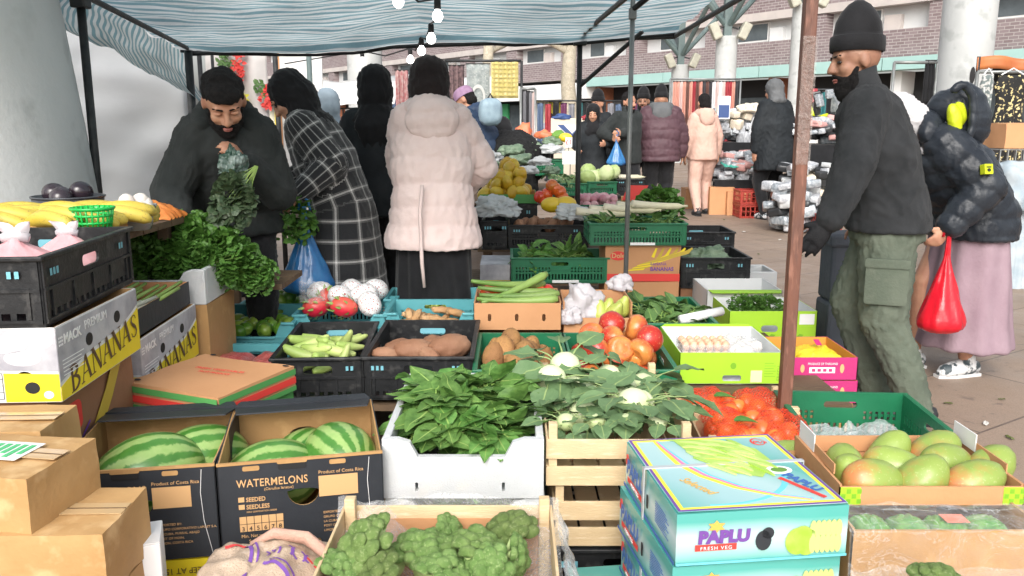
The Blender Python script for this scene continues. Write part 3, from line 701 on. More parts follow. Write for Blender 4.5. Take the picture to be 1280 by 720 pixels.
# ---------------------------------------------------------------- canopy
XL, XR, Y0, Y1 = -2.2, 1.22, 2.3, 6.5
stall = thing('market_canopy', 'teal and white striped tarpaulin canopy over the vegetable stall', 'canopy', (0, 0, 0))
def ctop(a, c):
    x = XL + (XR - XL) * a; y = Y0 + (Y1 - Y0) * c; x -= .28 * c * (1 - a)
    z = 2.035 - .13 * (1 - a) * c - .05 * (1 - c) * (a - .3) + .0
    sag = .055 * math.sin(math.pi * min(1, max(0, a * 2 % 1))) + .03 * math.sin(math.pi * (c * 3 % 1))
    z += -sag + .1 * (1 - abs(c * 2 - 1)) + .022 * nz((x * 1.5, y * 4, 0), 1.4) + .012 * nz((x * 4, y * 9, 3), 1)
    if c > .97: z -= .035
    return (x, y, z)
b = MB(); b.grid(ctop, 110, 120); b.build('roof_sheet', MATS['tarp'], stall, True)
def cside(a, c):      # flap hanging from the left bar, a along Y, c downwards
    y = 3.6 + 3.0 * a; x, _, z = ctop(0, (y - Y0) / (Y1 - Y0)) if y <= Y1 else ctop(0, 1)
    L = .18 + .26 * a ** 1.5
    return (x - .02 - .12 * math.sin(c * 2.2) + .5 * a * c * .5 + .03 * nz((a * 4, c * 2, 5), 2), y + .2 * c * a, z + .005 - L * c + .02 * nz((a * 9, c, 8), 1.2))
b = MB(); b.grid(cside, 60, 16); b.build('side_flap', MATS['tarp'], stall, True)
b = MB(); hemp = [ctop(i / 40, 1) for i in range(41)]; b.tube([(x, y + .01, z - .012) for x, y, z in hemp], .012, 6); b.build('hem_rope', MATS['black'], stall)
def pole(u, v, Y, rad, z0, z1, mat, name='pole', parent=stall, u2=None):
    z = P(u, v, Y).z; x = XU(u, Y, z); b = MB(); b.tube([(x, Y, z0), (x, Y, z1)], rad, 10); b.build(name, MATS[mat], parent, True); return x
xa = pole(112, 125, 4.15, .02, 0, 1.9, 'metal_dark'); b = MB(); b.box((xa - .035, 4.11, 1.86), (xa + .035, 4.19, 1.97)); b.build('pole_clamp', MATS['metal_dark'], stall, bevel=.008)
xb = pole(786, 200, 4.75, .0135, 0, 2.3, 'metal_grey'); xc = pole(724, 110, 6.5, .02, 0, 1.98, 'metal_dark'); xd = pole(237, 90, 6.45, .03, 0, 1.86, 'metal_dark')
b = MB(); b.box((xb - .02, 4.73, 1.88), (xb + .02, 4.77, 1.94)); b.build('pole_clamp', MATS['metal_grey'], stall, bevel=.004)
b = MB(); b.box((xc - .05, 6.45, 1.9), (xc + .05, 6.55, 2.0)); b.build('pole_clamp', MATS['metal_dark'], stall, bevel=.008)
for pts in ([(xa, 4.15, 1.92), (XR, 4.15, 1.985)], [(xa, 4.15, 1.93), (xd, 6.5, 1.87)], [(xd, 6.5, 1.84), (XR, 6.52, 1.965)], [(XR, 2.4, 2.0), (XR, 6.5, 1.97)],
            [(xc, 6.5, 1.97), (.62, 4.3, 1.98)], [(xb, 4.75, 1.93), (1.15, 4.0, 2.32)], [(xc, 6.5, 1.6), (xc + .42, 6.2, 1.97)]):
    b = MB(); b.tube(pts, .016, 8); b.build('bar', MATS['metal_dark'], stall)
# rusty square post with a scrap of clear tape
zb = .0; Yp = 2.62
pa, pb_ = P(1012, 0, Yp), P(987, 490, Yp); po = thing('rusty_post', 'rust-brown square steel post with torn clear tape, beside the magenta boxes', 'post', (XU(1000, Yp, 1.2), Yp, 0))
b = MB(); b.box((-.019, -.019, 0), (.019, .019, 2.35)); b.build('shaft', MATS['rust_post'], po, bevel=.004)
b = MB(); b.grid(lambda a, c: (-.022 + .044 * a, -.0225 - .003 * nz((a * 5, c * 14, 0), 1.5), 1.2 + .38 * c), 8, 30); b.build('tape_wrap', film('tape', (.8, .7, .65), .1, .2, 1., 40, .5), po, True)
# string of bulbs
m, n, l, bs = nt('bulb_lit'); MATS['bulb'] = m; bs.inputs['Emission Color'].default_value = (1, .97, .92, 1); bs.inputs['Emission Strength'].default_value = 7; bs.inputs['Base Color'].default_value = (.9, .9, .9, 1)
first = None; bp_ = [(498, 3, 4.4), (547, 21, 4.6), (539, 49, 5.3), (527, 64, 6.0), (513, 75, 6.9), (453, 77, 7.6)]
for k, (u, v, Y) in enumerate(bp_):
    p = P(u, v, Y)
    if first is None:
        t = thing('light_bulb', 'lit round bulb on the festoon string under the striped canopy', 'light bulb', p, 0, 'lit bulbs on the festoon string')
        b = MB(); b.lathe([(.001, -.028), (.014, -.025), (.025, -.012), (.028, .002), (.024, .018), (.015, .03), (.013, .04)], 18); b.build('globe', MATS['bulb'], t, True)
        b = MB(); b.lathe([(.013, .036), (.018, .038), (.018, .085), (.008, .095), (.001, .096)], 14); b.build('socket', MATS['black'], t, True); first = t
    else: dup(first, p)
b = MB(); pts = []
for (u, v, Y) in bp_: pts.append(P(u, v, Y) + Vector((0, 0, .09)))
full = [Vector((-.55, 3.6, 2.05))]
for i in range(len(pts) - 1): full += [pts[i], (pts[i] + pts[i + 1]) / 2 - Vector((0, 0, .05))]
full += [pts[-1], Vector((-2.2, 8.4, 1.9))]; b.tube(full, .006, 6); tag(b.build('festoon_cable', MATS['black']), 'black cable of the bulb string sagging under the canopy', 'cable')
# ---------------------------------------------------------------- containers
M('crate_black', (.011, .012, .0135), (.022, .023, .025), 7, .42, .15, 90, c3=(.05, .05, .05), spec=.3)
M('crate_green', (.008, .12, .052), (.012, .16, .07), 5, .4, .1, 80)
M('crate_teal', (.075, .31, .35), (.1, .36, .4), 5, .45, .1, 80)
M('crate_red', (.33, .035, .025), (.4, .05, .035), 5, .45)
M('foam', (.6, .61, .62), (.53, .55, .56), 5, .55, .3, 260, c3=(.6, .6, .585))
M('kraft', (.46, .265, .105), (.39, .22, .085), 4, .75, .15, 40, c3=(.5, .3, .125))
M('kraft_pale', (.53, .325, .14), (.39, .225, .085), 3.5, .7, .3, 26, c3=(.56, .37, .18))
M('kraft_orange', (.56, .29, .14), (.5, .25, .115), 3, .75, .15, 40)
M('kraft_dark', (.3, .15, .075), (.25, .12, .06), 4, .8, .15, 40)
M('box_charcoal', (.024, .027, .033), (.034, .038, .045), 5, .5, .12, 40, spec=.3)
M('print_tan', (.62, .37, .17)); M('print_yellow', (.85, .68, .02), (.8, .63, .02), 5, .5, .1, 40)
M('print_grey', (.5, .5, .53), (.3, .3, .34), 7, .55, .15, 40, ramp_=(.4, .6)); M('print_white', (.8, .8, .8)); M('print_brown', (.1, .055, .025))
M('print_red', (.7, .05, .04)); M('print_green', (.08, .3, .08)); M('print_purple', (.16, .06, .3)); M('print_blue', (.05, .14, .4))
M('tape_brown', (.55, .38, .2), rough=.2, coat=.4)
M('box_white', (.75, .76, .76), (.7, .71, .71), 4, .6, .1, 40); M('box_lime', (.38, .66, .03), (.34, .6, .03), 4, .5, .1, 40); M('lime_dark', (.18, .4, .02))
M('box_magenta', (.5, .03, .17), (.44, .025, .15), 4, .45, .1, 40); M('box_orange', (.62, .28, .04))
M('wood', (.66, .5, .3), (.58, .42, .24), 5, .75, .3, 60, c3=(.7, .56, .37), stretch=(1, 1, 6)); M('wood_dark', (.14, .09, .05), (.1, .065, .04), 6, .8, .3, 40)
M('label_blue', (.16, .42, .5))
def crate(label, loc, rz, w, d, h, mat='crate_black', style='slots', notch=(), group=None, name='plastic_crate', low=1.0, cat='crate'):
    t = thing(name, label, cat, loc, rz, group); m = MATS[mat]
    b = MB(); b.box((.006, .006, .003), (w - .006, d - .006, .012)); b.build('base', m, t)
    for f in ('front', 'right', 'back', 'left'):
        L = w if f in ('front', 'back') else d; T = face(f, w, d, h); b = MB(); holes = []; H = h
        out = rect(0.001, 0, L - .001, H)
        if f in notch:
            k = low if isinstance(low, float) else .6; a0, a1 = L * .2, L * .8; y = H * .55
            out = [(.001, 0), (L - .001, 0), (L - .001, H), (a1 + .03, H), (a1, y), (a0, y), (a0 - .03, H), (.001, H)]; H = y
        if style == 'slots':
            n = max(6, int(L / .022)); s = (L - .05) / n
            rows = ((.14, .36), (.44, .62)) if h > .12 else ((.2, .5),)
            for r0, r1 in rows:
                for k in range(n):
                    x = .025 + s * k
                    if abs(x - L / 2) < .07 and r1 > .6 and f not in notch: continue
                    if f in notch and r1 > .5: continue
                    holes.append(rect(x, h * r0, x + s * .5, h * r1))
            if f not in notch: holes.append(rrect(L / 2 - .055, h * .68, L / 2 + .055, h * .82, .01))
        elif style == 'solid':
            for k in range(max(4, int(L / .04))):
                s = (L - .06) / max(4, int(L / .04)); holes.append(rect(.03 + s * k, h * .1, .03 + s * k + s * .6, h * .2))
            if f not in notch: holes.append(rrect(L / 2 - .055, h * .62, L / 2 + .055, h * .8, .012))
        elif style == 'lattice':
            n = max(3, int(L / .07)); s = (L - .04) / n
            for k in range(n): holes.append(rect(.02 + s * k + .008, h * .14, .02 + s * (k + 1) - .008, h * .46)); holes.append(rect(.02 + s * k + .008, h * .54, .02 + s * (k + 1) - .008, h * .82))
        b.panel(out, holes, -.007, 0, T)
        # ribs standing proud
        hts = (.06, .5, .93) if f not in notch else (.06, .5)
        for y in hts: b.box((.004, h * y, -.001), (L - .004, h * y + .008, .006), T=T)
        if style == 'solid':
            for k in range(5): x = L * (.08 + .21 * k); b.box((x - .004, .02, -.001), (x + .004, h * .55, .0045), T=T)
        for x in (.004, L - .022): b.box((x, .008, -.001), (x + .018, h - .004, .005), T=T)
        b.build('wall', m, t)
        if style == 'slots' and mat == 'crate_black' or style == 'solid' and mat == 'crate_black':
            if f in ('front', 'right'): decal(t, 'stamp', MATS['label_blue'], T, [rect(L * .06 + .018 * k, h * .7, L * .06 + .018 * k + .010, h * .8) for k in range(3)] + [rect(L * .82 + .018 * k, h * .7, L * .82 + .018 * k + .010, h * .8) for k in range(2)], .0075, .001)
            if f == 'back': decal(t, 'stamp', MATS['label_blue'], face('inback', w, d, h), [rrect(w * .36, h * .66, w * .64, h * .8, .008)], .009, .001)
    b = MB(); r = .012
    segs = {'front': ((-r, -r), (w + r, .003)), 'back': ((-r, d - .003), (w + r, d + r)), 'left': ((-r, .003), (.003, d - .003)), 'right': ((w - .003, .003), (w + r, d - .003))}
    for f, (lo, hi) in segs.items():
        if f in notch:
            y = h * .55; q = .2 * (w if f in ('front', 'back') else d) - .03
            b.box((lo[0], lo[1], h - .011), (q, hi[1], h + .001)); b.box((w - q, lo[1], h - .011), (hi[0], hi[1], h + .001)); b.box((q + .03, lo[1], y - .01), (w - q - .03, hi[1], y + .001))
        else: b.box((lo[0], lo[1], h - .011), (hi[0], hi[1], h + .001))
    b.build('rim', m, t, bevel=.003); return t
def carton(label, loc, rz, w, d, h, mat='kraft', open_=False, inner=None, holes=(), group=None, name='cardboard_box', tape=True, flaps=(), front_h=None, cat='box', bulge=.004, fholes=(), rholes=()):
    """holes: list of (face, polygon) hand holes cut right through the wall"""
    t = thing(name, label, cat, loc, rz, group); m = MATS[mat]; im = MATS[inner or mat]
    if not open_:
        b = MB(); n = 10; seed = rnd.random() * 50
        def skin_(o, x, y):
            return lambda a, c: Vector(o) + Vector(x) * a + Vector(y) * c + Vector(x).cross(Vector(y)).normalized() * bulge * (math.sin(math.pi * a) * math.sin(math.pi * c)) * (.6 + .8 * nz((a * 2 + seed, c * 2, 0), 1))
        for o, x, y in (((0, 0, 0), (w, 0, 0), (0, 0, h)), ((w, 0, 0), (0, d, 0), (0, 0, h)), ((w, d, 0), (-w, 0, 0), (0, 0, h)), ((0, d, 0), (0, -d, 0), (0, 0, h)), ((0, 0, h), (w, 0, 0), (0, d, 0)), ((0, d, 0), (w, 0, 0), (0, -d, 0))): b.grid(skin_(o, x, y), n, n)
        b.v = [(x + .007 * nz((x * 5 + seed, y * 5, z * 5), 1) + .0025 * nz((x * 21, y * 21 + seed, z * 21), 1), y + .007 * nz((x * 5, y * 5 + seed, z * 5 + 9), 1), z + .006 * nz((x * 5 + 4, y * 5, z * 5 + seed), 1) + .002 * nz((x * 25, y * 25, z * 25 + seed), 1)) for x, y, z in b.v] if not mat.startswith('teal') else b.v
        b.build('body', m, t, True).modifiers.new('e', 'EDGE_SPLIT')
        if tape:
            T = face('top', w, d, h + bulge * .6)
            decal(t, 'tape', MATS['tape_brown'], T, [rect(0.0, d * .5 - .025, w, d * .5 + .025)], .0025, .001)
            decal(t, 'seam', MATS['print_brown'], T, [rect(0.0, d * .5 - .0012, w, d * .5 + .0012)], .0035, .0008)
        return t
    b = MB(); b.box((.004, .004, 0), (w - .004, d - .004, .006)); b.build('base', im, t)
    for f in ('front', 'right', 'back', 'left'):
        L = w if f in ('front', 'back') else d; H = front_h if (f == 'front' and front_h) else h
        T = face(f, w, d, h); hs_ = [q for g, q in holes if g == f]
        b = MB(); b.panel(rect(0, 0, L, H), hs_, -.003, 0, T, 0); b.panel(rect(.004, .002, L - .004, H - .0005), hs_, -.0065, -.0031, T, 1); b.build('wall', [m, im], t)
    for f, L2, ang_, mm in flaps:      # flap folded outwards / inwards from top edge
        L = w if f in ('front', 'back') else d; T = face(f, w, d, h) @ Matrix.Translation((0, h, 0)) @ Matrix.Rotation(R(ang_), 4, 'X')
        b = MB(); b.panel([(.006, 0), (L - .006, 0), (L - .02, L2), (.02, L2)], (), -.004, 0, T); b.build('flap', MATS[mm or mat], t)
    return t
def wood_crate(label, loc, rz, w, d, h, slats=2, group=None, fronts=None, solid=False):
    t = thing('wooden_crate', label, 'crate', loc, rz, group); m = MATS['wood']
    b = MB()
    for k in range(5): x = .01 + (w - .02) * k / 5; b.box((x, .01, .003), (x + (w - .02) / 5 - .008, d - .01, .009))
    b.build('base', m, t)
    for f in ('front', 'right', 'back', 'left'):
        L = w if f in ('front', 'back') else d; T = face(f, w, d, h); b = MB(); e = .0 if f in ('front', 'back') else .0065
        for k in range(slats):
            y = .004 + k * (h - .004) / slats; hh = (h - .004) / slats * (.72 if not solid else .97); b.box((e, y, -.006), (L - e, y + hh, 0), T=T)
        b.build('side_slats', m, t, bevel=.001)
    for (x, y) in ((.0065, .0065), (w - .0295, .0065), (.0065, d - .0295), (w - .0295, d - .0295)):
        b = MB(); b.box((x, y, .01), (x + .023, y + .023, h + .02)); b.build('corner_post', m, t, bevel=.002)
    return t
def trestle(label, x0, x1, y0, y1, z, ins=0):
    t = thing('trestle_table', label, 'table', (x0, y0, 0)); w, d = x1 - x0, y1 - y0
    b = MB()
    for k in range(6): b.box((0, d * k / 6 + .004, z - .025), (w, d * (k + 1) / 6 - .004, z)); 
    b.build('tabletop', MATS['wood_dark'], t)
    for x, y in ((.04, .04), (w - .08 - ins, .04), (.04, d - .08), (w - .08 - ins, d - .08)):
        b = MB(); b.box((x, y, 0), (x + .04, y + .04, z - .026)); b.build('leg', MATS['wood_dark'], t)
    return t
# ---------------------------------------------------------------- produce meshes
def stripe_melon():
    m, n, l, b = nt('watermelon_rind'); MATS['melon'] = m
    tc = n.new('ShaderNodeTexCoord'); sp = n.new('ShaderNodeSeparateXYZ'); l.new(tc.outputs['Object'], sp.inputs[0])
    a = math_(n, l, 'ARCTAN2', sp.outputs[1], sp.outputs[2])
    nn = tnoise(n, l, tc.outputs['Object'], 22, 4, .7, 1.)
    f = math_(n, l, 'SINE', math_(n, l, 'MULTIPLY_ADD', nn, 4.2, math_(n, l, 'MULTIPLY', a, 13)))
    k = ramp(n, l, math_(n, l, 'MULTIPLY_ADD', f, .5, .5), ((.3, 0.), (.66, 1.)))
    dk = mixc(n, l, tnoise(n, l, tc.outputs['Object'], 40, 3), (.035, .14, .018), (.085, .25, .04)); lt = mixc(n, l, tnoise(n, l, tc.outputs['Object'], 60, 4), (.34, .46, .17), (.2, .36, .09))
    l.new(mixc(n, l, k, dk, lt), b.inputs['Base Color']); b.inputs['Roughness'].default_value = .3; b.inputs['Coat Weight'].default_value = .15
stripe_melon()
def two(name, ca, cb, axis=2, lo=-.05, hi=.05, rough=.35, noise_=.5, coat=.1, vary=.12, scale=14, spots=None, bump=0):
    """fruit skin: blush from one colour to the other along an object axis, broken up by noise"""
    m, n, l, b = nt(name); MATS[name] = m
    tc = n.new('ShaderNodeTexCoord'); sp = n.new('ShaderNodeSeparateXYZ'); l.new(tc.outputs['Object'], sp.inputs[0])
    oi = n.new('ShaderNodeObjectInfo')
    mr = n.new('ShaderNodeMapRange'); l.new(sp.outputs[axis], mr.inputs[0]); mr.inputs[1].default_value = lo; mr.inputs[2].default_value = hi
    nn = tnoise(n, l, tc.outputs['Object'], scale * 1.8, 6, .65)
    f = math_(n, l, 'ADD', mr.outputs[0], math_(n, l, 'ADD', math_(n, l, 'MULTIPLY_ADD', nn, noise_ * 2, -noise_), math_(n, l, 'MULTIPLY_ADD', oi.outputs['Random'], .5, -.25)))
    c = mixc(n, l, ramp(n, l, f, ((.2, 0.), (.8, 1.))), ca, cb)
    if spots: c = mixc(n, l, ramp(n, l, tnoise(n, l, tc.outputs['Object'], 150, 2), ((.62, 0.), (.68, .7))), c, spots)
    h = n.new('ShaderNodeHueSaturation'); l.new(c, h.inputs['Color']); l.new(math_(n, l, 'MULTIPLY_ADD', oi.outputs['Random'], vary * 2, 1 - vary), h.inputs['Value'])
    l.new(h.outputs[0], b.inputs['Base Color']); b.inputs['Roughness'].default_value = rough; b.inputs['Coat Weight'].default_value = coat
    if bump:
        bp = n.new('ShaderNodeBump'); bp.inputs['Strength'].default_value = bump; bp.inputs['Distance'].default_value = .004; l.new(tnoise(n, l, tc.outputs['Object'], 130, 4), bp.inputs['Height']); l.new(bp.outputs[0], b.inputs['Normal'])
    return m
two('mango', (.52, .2, .07), (.25, .34, .07), 0, -.1, -.02, .4, .7, .12, .1, 11, (.36, .42, .16))
two('potato', (.36, .19, .065), (.25, .12, .045), 2, -.05, .05, .8, .5, 0, .2, 18, (.16, .08, .03), .7)
two('sweet_potato', (.235, .11, .06), (.3, .16, .095), 0, -.1, .1, .75, .5, 0, .1, 12, (.3, .15, .08), .3)
two('tomato', (.46, .03, .02), (.6, .22, .05), 2, -.05, .05, .3, .7, .1, .12, 12, (.7, .35, .15))
two('yellow_mango', (.6, .36, .02), (.58, .42, .04), 0, -.05, .05, .4, .6, .1, .12, 10, (.35, .22, .03))
two('lime', (.12, .3, .03), (.28, .42, .06), 2, -.03, .03, .35, .5, .2, .2, 12, None, .2)
two('egg', (.6, .33, .2), (.66, .42, .28), 2, -.02, .02, .5, .4, 0, .1)
two('grape', (.3, .42, .05), (.5, .55, .12), 2, -.01, .01, .25, .4, .2, .15)
two('pepper_red', (.62, .03, .02), (.66, .1, .02), 2, -.04, .04, .2, .4, .5, .1); two('pepper_orange', (.7, .2, .03), (.68, .12, .02), 2, -.04, .04, .2, .4, .5, .1)
two('tangerine', (.72, .13, .03), (.75, .2, .03), 2, -.03, .03, .4, .5, .2, .1, 14, None, .2)
two('melon_yellow', (.78, .56, .02), (.72, .5, .04), 2, -.05, .05, .4, .4, .1, .05)
two('banana', (.6, .43, .05), (.54, .42, .07), 0, -.08, .08, .5, .5, 0, .1, 9, (.3, .19, .05))
two('kohlrabi', (.45, .55, .25), (.62, .68, .42), 2, -.03, .05, .5, .5, .05, .1)
two('cabbage', (.4, .52, .18), (.6, .68, .35), 2, -.06, .06, .5, .6, .05, .1, 9, None, .3)
two('gourd', (.12, .22, .045), (.2, .3, .075), 0, -.1, .1, .5, .6, .05, .15, 25, None, .3)
two('okra', (.3, .42, .1), (.42, .5, .17), 0, -.05, .05, .5, .5, 0, .15, 14, None, .2)
two('pear', (.5, .5, .1), (.42, .48, .1), 2, -.04, .04, .4, .4, .1, .1, 14, (.3, .3, .05))
two('ginger', (.48, .27, .12), (.56, .35, .18), 0, -.04, .04, .75, .5, 0, .12, 20, (.35, .2, .1), .4)
two('dragon', (.6, .02, .05), (.68, .1, .07), 2, -.03, .03, .4, .5, .1, .1)
two('daikon', (.66, .61, .47), (.66, .62, .42), 0, -.2, .2, .5, .4, 0, .05)
two('onion', (.5, .2, .25), (.6, .36, .38), 2, -.03, .03, .4, .5, .1, .15); two('garlic', (.68, .64, .58), (.6, .54, .5), 2, -.03, .03, .6, .4, 0, .08)
two('aubergine', (.018, .012, .02), (.03, .02, .028), 2, -.03, .03, .25, .4, .4, .1)
def mango_fn(q, p): return Vector((q.x * (1 + .12 * p.z), q.y, q.z + .012 * p.x))
GEO = dict(
    mango=blobmesh('mango', (.072, .05, .054), MATS['mango'], 4, .03, 3, 1, mango_fn),
    melon=blobmesh('watermelon', (.13, .1, .1), MATS['melon'], 4, .015, 2, 2),
    potato=blobmesh('potato', (.055, .04, .038), MATS['potato'], 3, .1, 3, 3), potato2=blobmesh('potato', (.045, .043, .037), MATS['potato'], 3, .12, 3, 13),
    sweet=blobmesh('sweet_potato', (.105, .066, .06), MATS['sweet_potato'], 4, .13, 2.5, 4),
    tomato=blobmesh('tomato', (.05, .05, .043), MATS['tomato'], 3, .06, 3, 5, lambda q, p: Vector((q.x, q.y, q.z - (.012 if p.z > .85 else 0)))),
    ymango=blobmesh('yellow_mango', (.058, .045, .045), MATS['yellow_mango'], 3, .05, 3, 6, mango_fn),
    lime=blobmesh('lime', (.034, .03, .03), MATS['lime'], 3, .04, 3, 7, lambda q, p: q * (1 + .12 * max(0, abs(p.x) - .85) / .15)),
    egg=blobmesh('egg', (.022, .022, .028), MATS['egg'], 3), grape=blobmesh('grape', (.013, .013, .015), MATS['grape'], 2),
    pred=blobmesh('red_pepper', (.042, .042, .045), MATS['pepper_red'], 3, 0, 1, 0, lambda q, p: Vector((q.x, q.y, q.z)) * (1 + .1 * math.cos(3 * math.atan2(p.y, p.x)) * (1 - abs(p.z)))),
    porange=blobmesh('orange_pepper', (.045, .045, .045), MATS['pepper_orange'], 3, .05, 3, 9),
    tangerine=blobmesh('tangerine', (.033, .033, .028), MATS['tangerine'], 3, .03, 3, 9), ymelon=blobmesh('yellow_melon', (.09, .065, .062), MATS['melon_yellow'], 3, .02),
    kohlrabi=blobmesh('kohlrabi', (.045, .045, .04), MATS['kohlrabi'], 3, .05), cabbage=blobmesh('cabbage', (.095, .09, .075), MATS['cabbage'], 4, .08, 5, 4),
    onion=blobmesh('onion', (.035, .035, .033), MATS['onion'], 3, .02, 2, 3, lambda q, p: Vector((q.x, q.y, q.z + (.01 if p.z > .9 else 0)))),
    garlic=blobmesh('garlic_bulb', (.03, .03, .027), MATS['garlic'], 3, .05, 4, 1), ginger=blobmesh('ginger', (.055, .02, .018), MATS['ginger'], 3, .35, 3, 8),
    aubergine=blobmesh('aubergine', (.045, .04, .04), MATS['aubergine'], 3))
def curved(name, L, r, bend, mat, n=12, prof=None, seg=10, wob=0, ridges=0):
    b = MB(); pts = []; rs = []
    for k in range(n + 1):
        f = k / n; a = (f - .5) * bend
        pts.append(((L / bend) * math.sin(a) if abs(bend) > .01 else (f - .5) * L, wob * nz((f * 3, L, 0), 2), (L / bend) * (1 - math.cos(a)) if abs(bend) > .01 else 0))
        rs.append(r * (prof(f) if prof else (math.sin(math.pi * min(max(f, .02), .98)) ** .35)))
    b.tube(pts, rs, seg)
    if ridges: b.v = [(x, y, z) for x, y, z in b.v]
    return b.mesh(name, MATS[mat], True)
GEO['okra'] = curved('green_courgette', .15, .022, .5, 'okra', prof=lambda f: .55 + .45 * math.sin(math.pi * min(1, f * 1.15)) if f < .93 else .3)
GEO['gourd'] = curved('ridged_gourd', .46, .024, .25, 'gourd', prof=lambda f: (.45 + .7 * f) if f < .93 else .6, seg=12)
GEO['daikon'] = curved('daikon', .42, .03, .15, 'daikon', prof=lambda f: max(.1, 1 - .25 * f) if f < .9 else .3)
GEO['banana'] = curved('banana', .2, .021, 1.0, 'banana', prof=lambda f: .35 if f < .08 else (.3 if f > .96 else .75 + .3 * math.sin(math.pi * f)), seg=7)
GEO['pear'] = MB().lathe([(.001, -.045), (.022, -.043), (.038, -.025), (.04, -.005), (.03, .022), (.018, .042), (.012, .055), (.001, .06)], 20).mesh('pear', MATS['pear'], True)
def heap(key, label, cat, root, x0, x1, y0, y1, z, layers, step, group, name=None, jit=.25, scale=(.9, 1.12), flat=False, shrink=.5, rzr=None):
    """individual pieces in staggered layers inside a container's local frame"""
    out = []
    for L in range(layers):
        off = step * shrink * L; yy = y0 + off; row = 0
        while yy <= y1 - off + 1e-6:
            xx = x0 + off + (step * .5 if (row + L) % 2 else 0)
            while xx <= x1 - off + 1e-6:
                if rnd.random() < .96:
                    p = loc2w(root, (xx + rnd.uniform(-jit, jit) * step, yy + rnd.uniform(-jit, jit) * step, z + L * step * .72 + rnd.uniform(-.1, .1) * step)) if root else Vector((xx, yy, z))
                    rot = (rnd.uniform(-.4, .4), rnd.uniform(-.4, .4), rnd.uniform(*(rzr or (0, 6.28)))) if flat else None
                    out.append(fol(name or GEO[key].name, p, GEO[key], label, cat, group, rot, rnd.uniform(*scale)))
                xx += step
            yy += step * .88; row += 1
    return out
# ---------------------------------------------------------------- leaves
M('leaf_spinach', (.045, .135, .02), (.16, .33, .075), 16, .62, .3, 60, vary=.15, c3=(.12, .25, .05), translucent=.18)
M('leaf_stem', (.2, .34, .07), (.3, .42, .12), 14, .5)
M('leaf_kohl', (.105, .19, .08), (.165, .27, .12), 10, .55, .3, 50, c3=(.17, .27, .12), translucent=.15)
M('leaf_coriander', (.06, .165, .025), (.115, .25, .045), 30, .5, .2, 90, c3=(.12, .24, .05), translucent=.25)
M('leaf_dark', (.04, .075, .035), (.075, .115, .055), 16, .5, .3, 60, c3=(.11, .13, .075), translucent=.15)
M('leaf_bag', (.1, .16, .1), (.2, .27, .18), 16, .5, .3, 60)
def leaf(b, p, d, up, L, w, curl=.6, cup=.3, m=0, nu=5, wav=0, seed=0, tip=.8, rib=False):
    d = Vector(d).normalized(); s = d.cross(Vector(up)); s = s.normalized() if s.length > 1e-4 else EX.copy(); nrm = s.cross(d)
    vs = []; p = Vector(p)
    for i in range(nu + 1):
        f = i / nu; a = curl * f; c = p + (d * math.sin(a) / max(curl, .01) + nrm * -(1 - math.cos(a)) / max(curl, .01)) * L if abs(curl) > .02 else p + d * L * f
        hw = w * .5 * math.sin(math.pi * min(.97, .06 + f * .94) ** tip)
        for q in (-1, -.5, 0, .5, 1):
            vs.append(c + s * hw * q + nrm * (hw * cup * (q * q) + wav * w * nz((f * 4, q * 2, seed), 1.5)))
    fs = [(i * 5 + k, i * 5 + k + 1, (i + 1) * 5 + k + 1, (i + 1) * 5 + k) for i in range(nu) for k in range(4)]
    b.add(vs, fs, m)
    if rib:
        q = [vs[i * 5 + 2] + nrm * .0012 for i in range(nu + 1)]; z = [w * .035 * (1 - .8 * i / nu) for i in range(nu + 1)]
        b.add([q[i] + s * z[i] * e for i in range(nu + 1) for e in (-1, 1)], [(2 * i, 2 * i + 1, 2 * i + 3, 2 * i + 2) for i in range(nu)], 1)
def leafy_bunch(name, seed, n, spread, Ls, Ws, mats, stem=.12, lift=.35, base=(0, 0, 0), aim=None, aims=.7, jit=.03):
    """a bunch tied near its base: stems fanning out, a broad leaf on each"""
    r = random.Random(seed); b = MB()
    for k in range(n):
        d = Vector((r.gauss(0, spread), r.gauss(0, spread), abs(r.gauss(lift, .25)))) + (Vector(aim) * aims if aim else Vector())
        d.normalize(); p0 = Vector(base) + Vector((r.uniform(-jit, jit), r.uniform(-jit, jit), r.uniform(-jit, jit) * .4)); L = stem * r.uniform(.6, 1.25)
        p1 = p0 + d * L * .55 + Vector((0, 0, .012)); p2 = p0 + d * L
        b.tube([p0, p1, p2], [.004, .0034, .0026], 5, 1, cap=False)
        e = (d + Vector((r.uniform(-.4, .4), r.uniform(-.4, .4), r.uniform(-.45, .3)))).normalized()
        leaf(b, p2 - d * .01, e, (r.uniform(-.5, .5), r.uniform(-.5, .5), 1), r.uniform(*Ls), r.uniform(*Ws), r.uniform(.2, 1.3), r.uniform(-.1, .5), 0, 5, .16, k, rib=True)
    return b.mesh(name, [MATS[q] for q in mats], True)
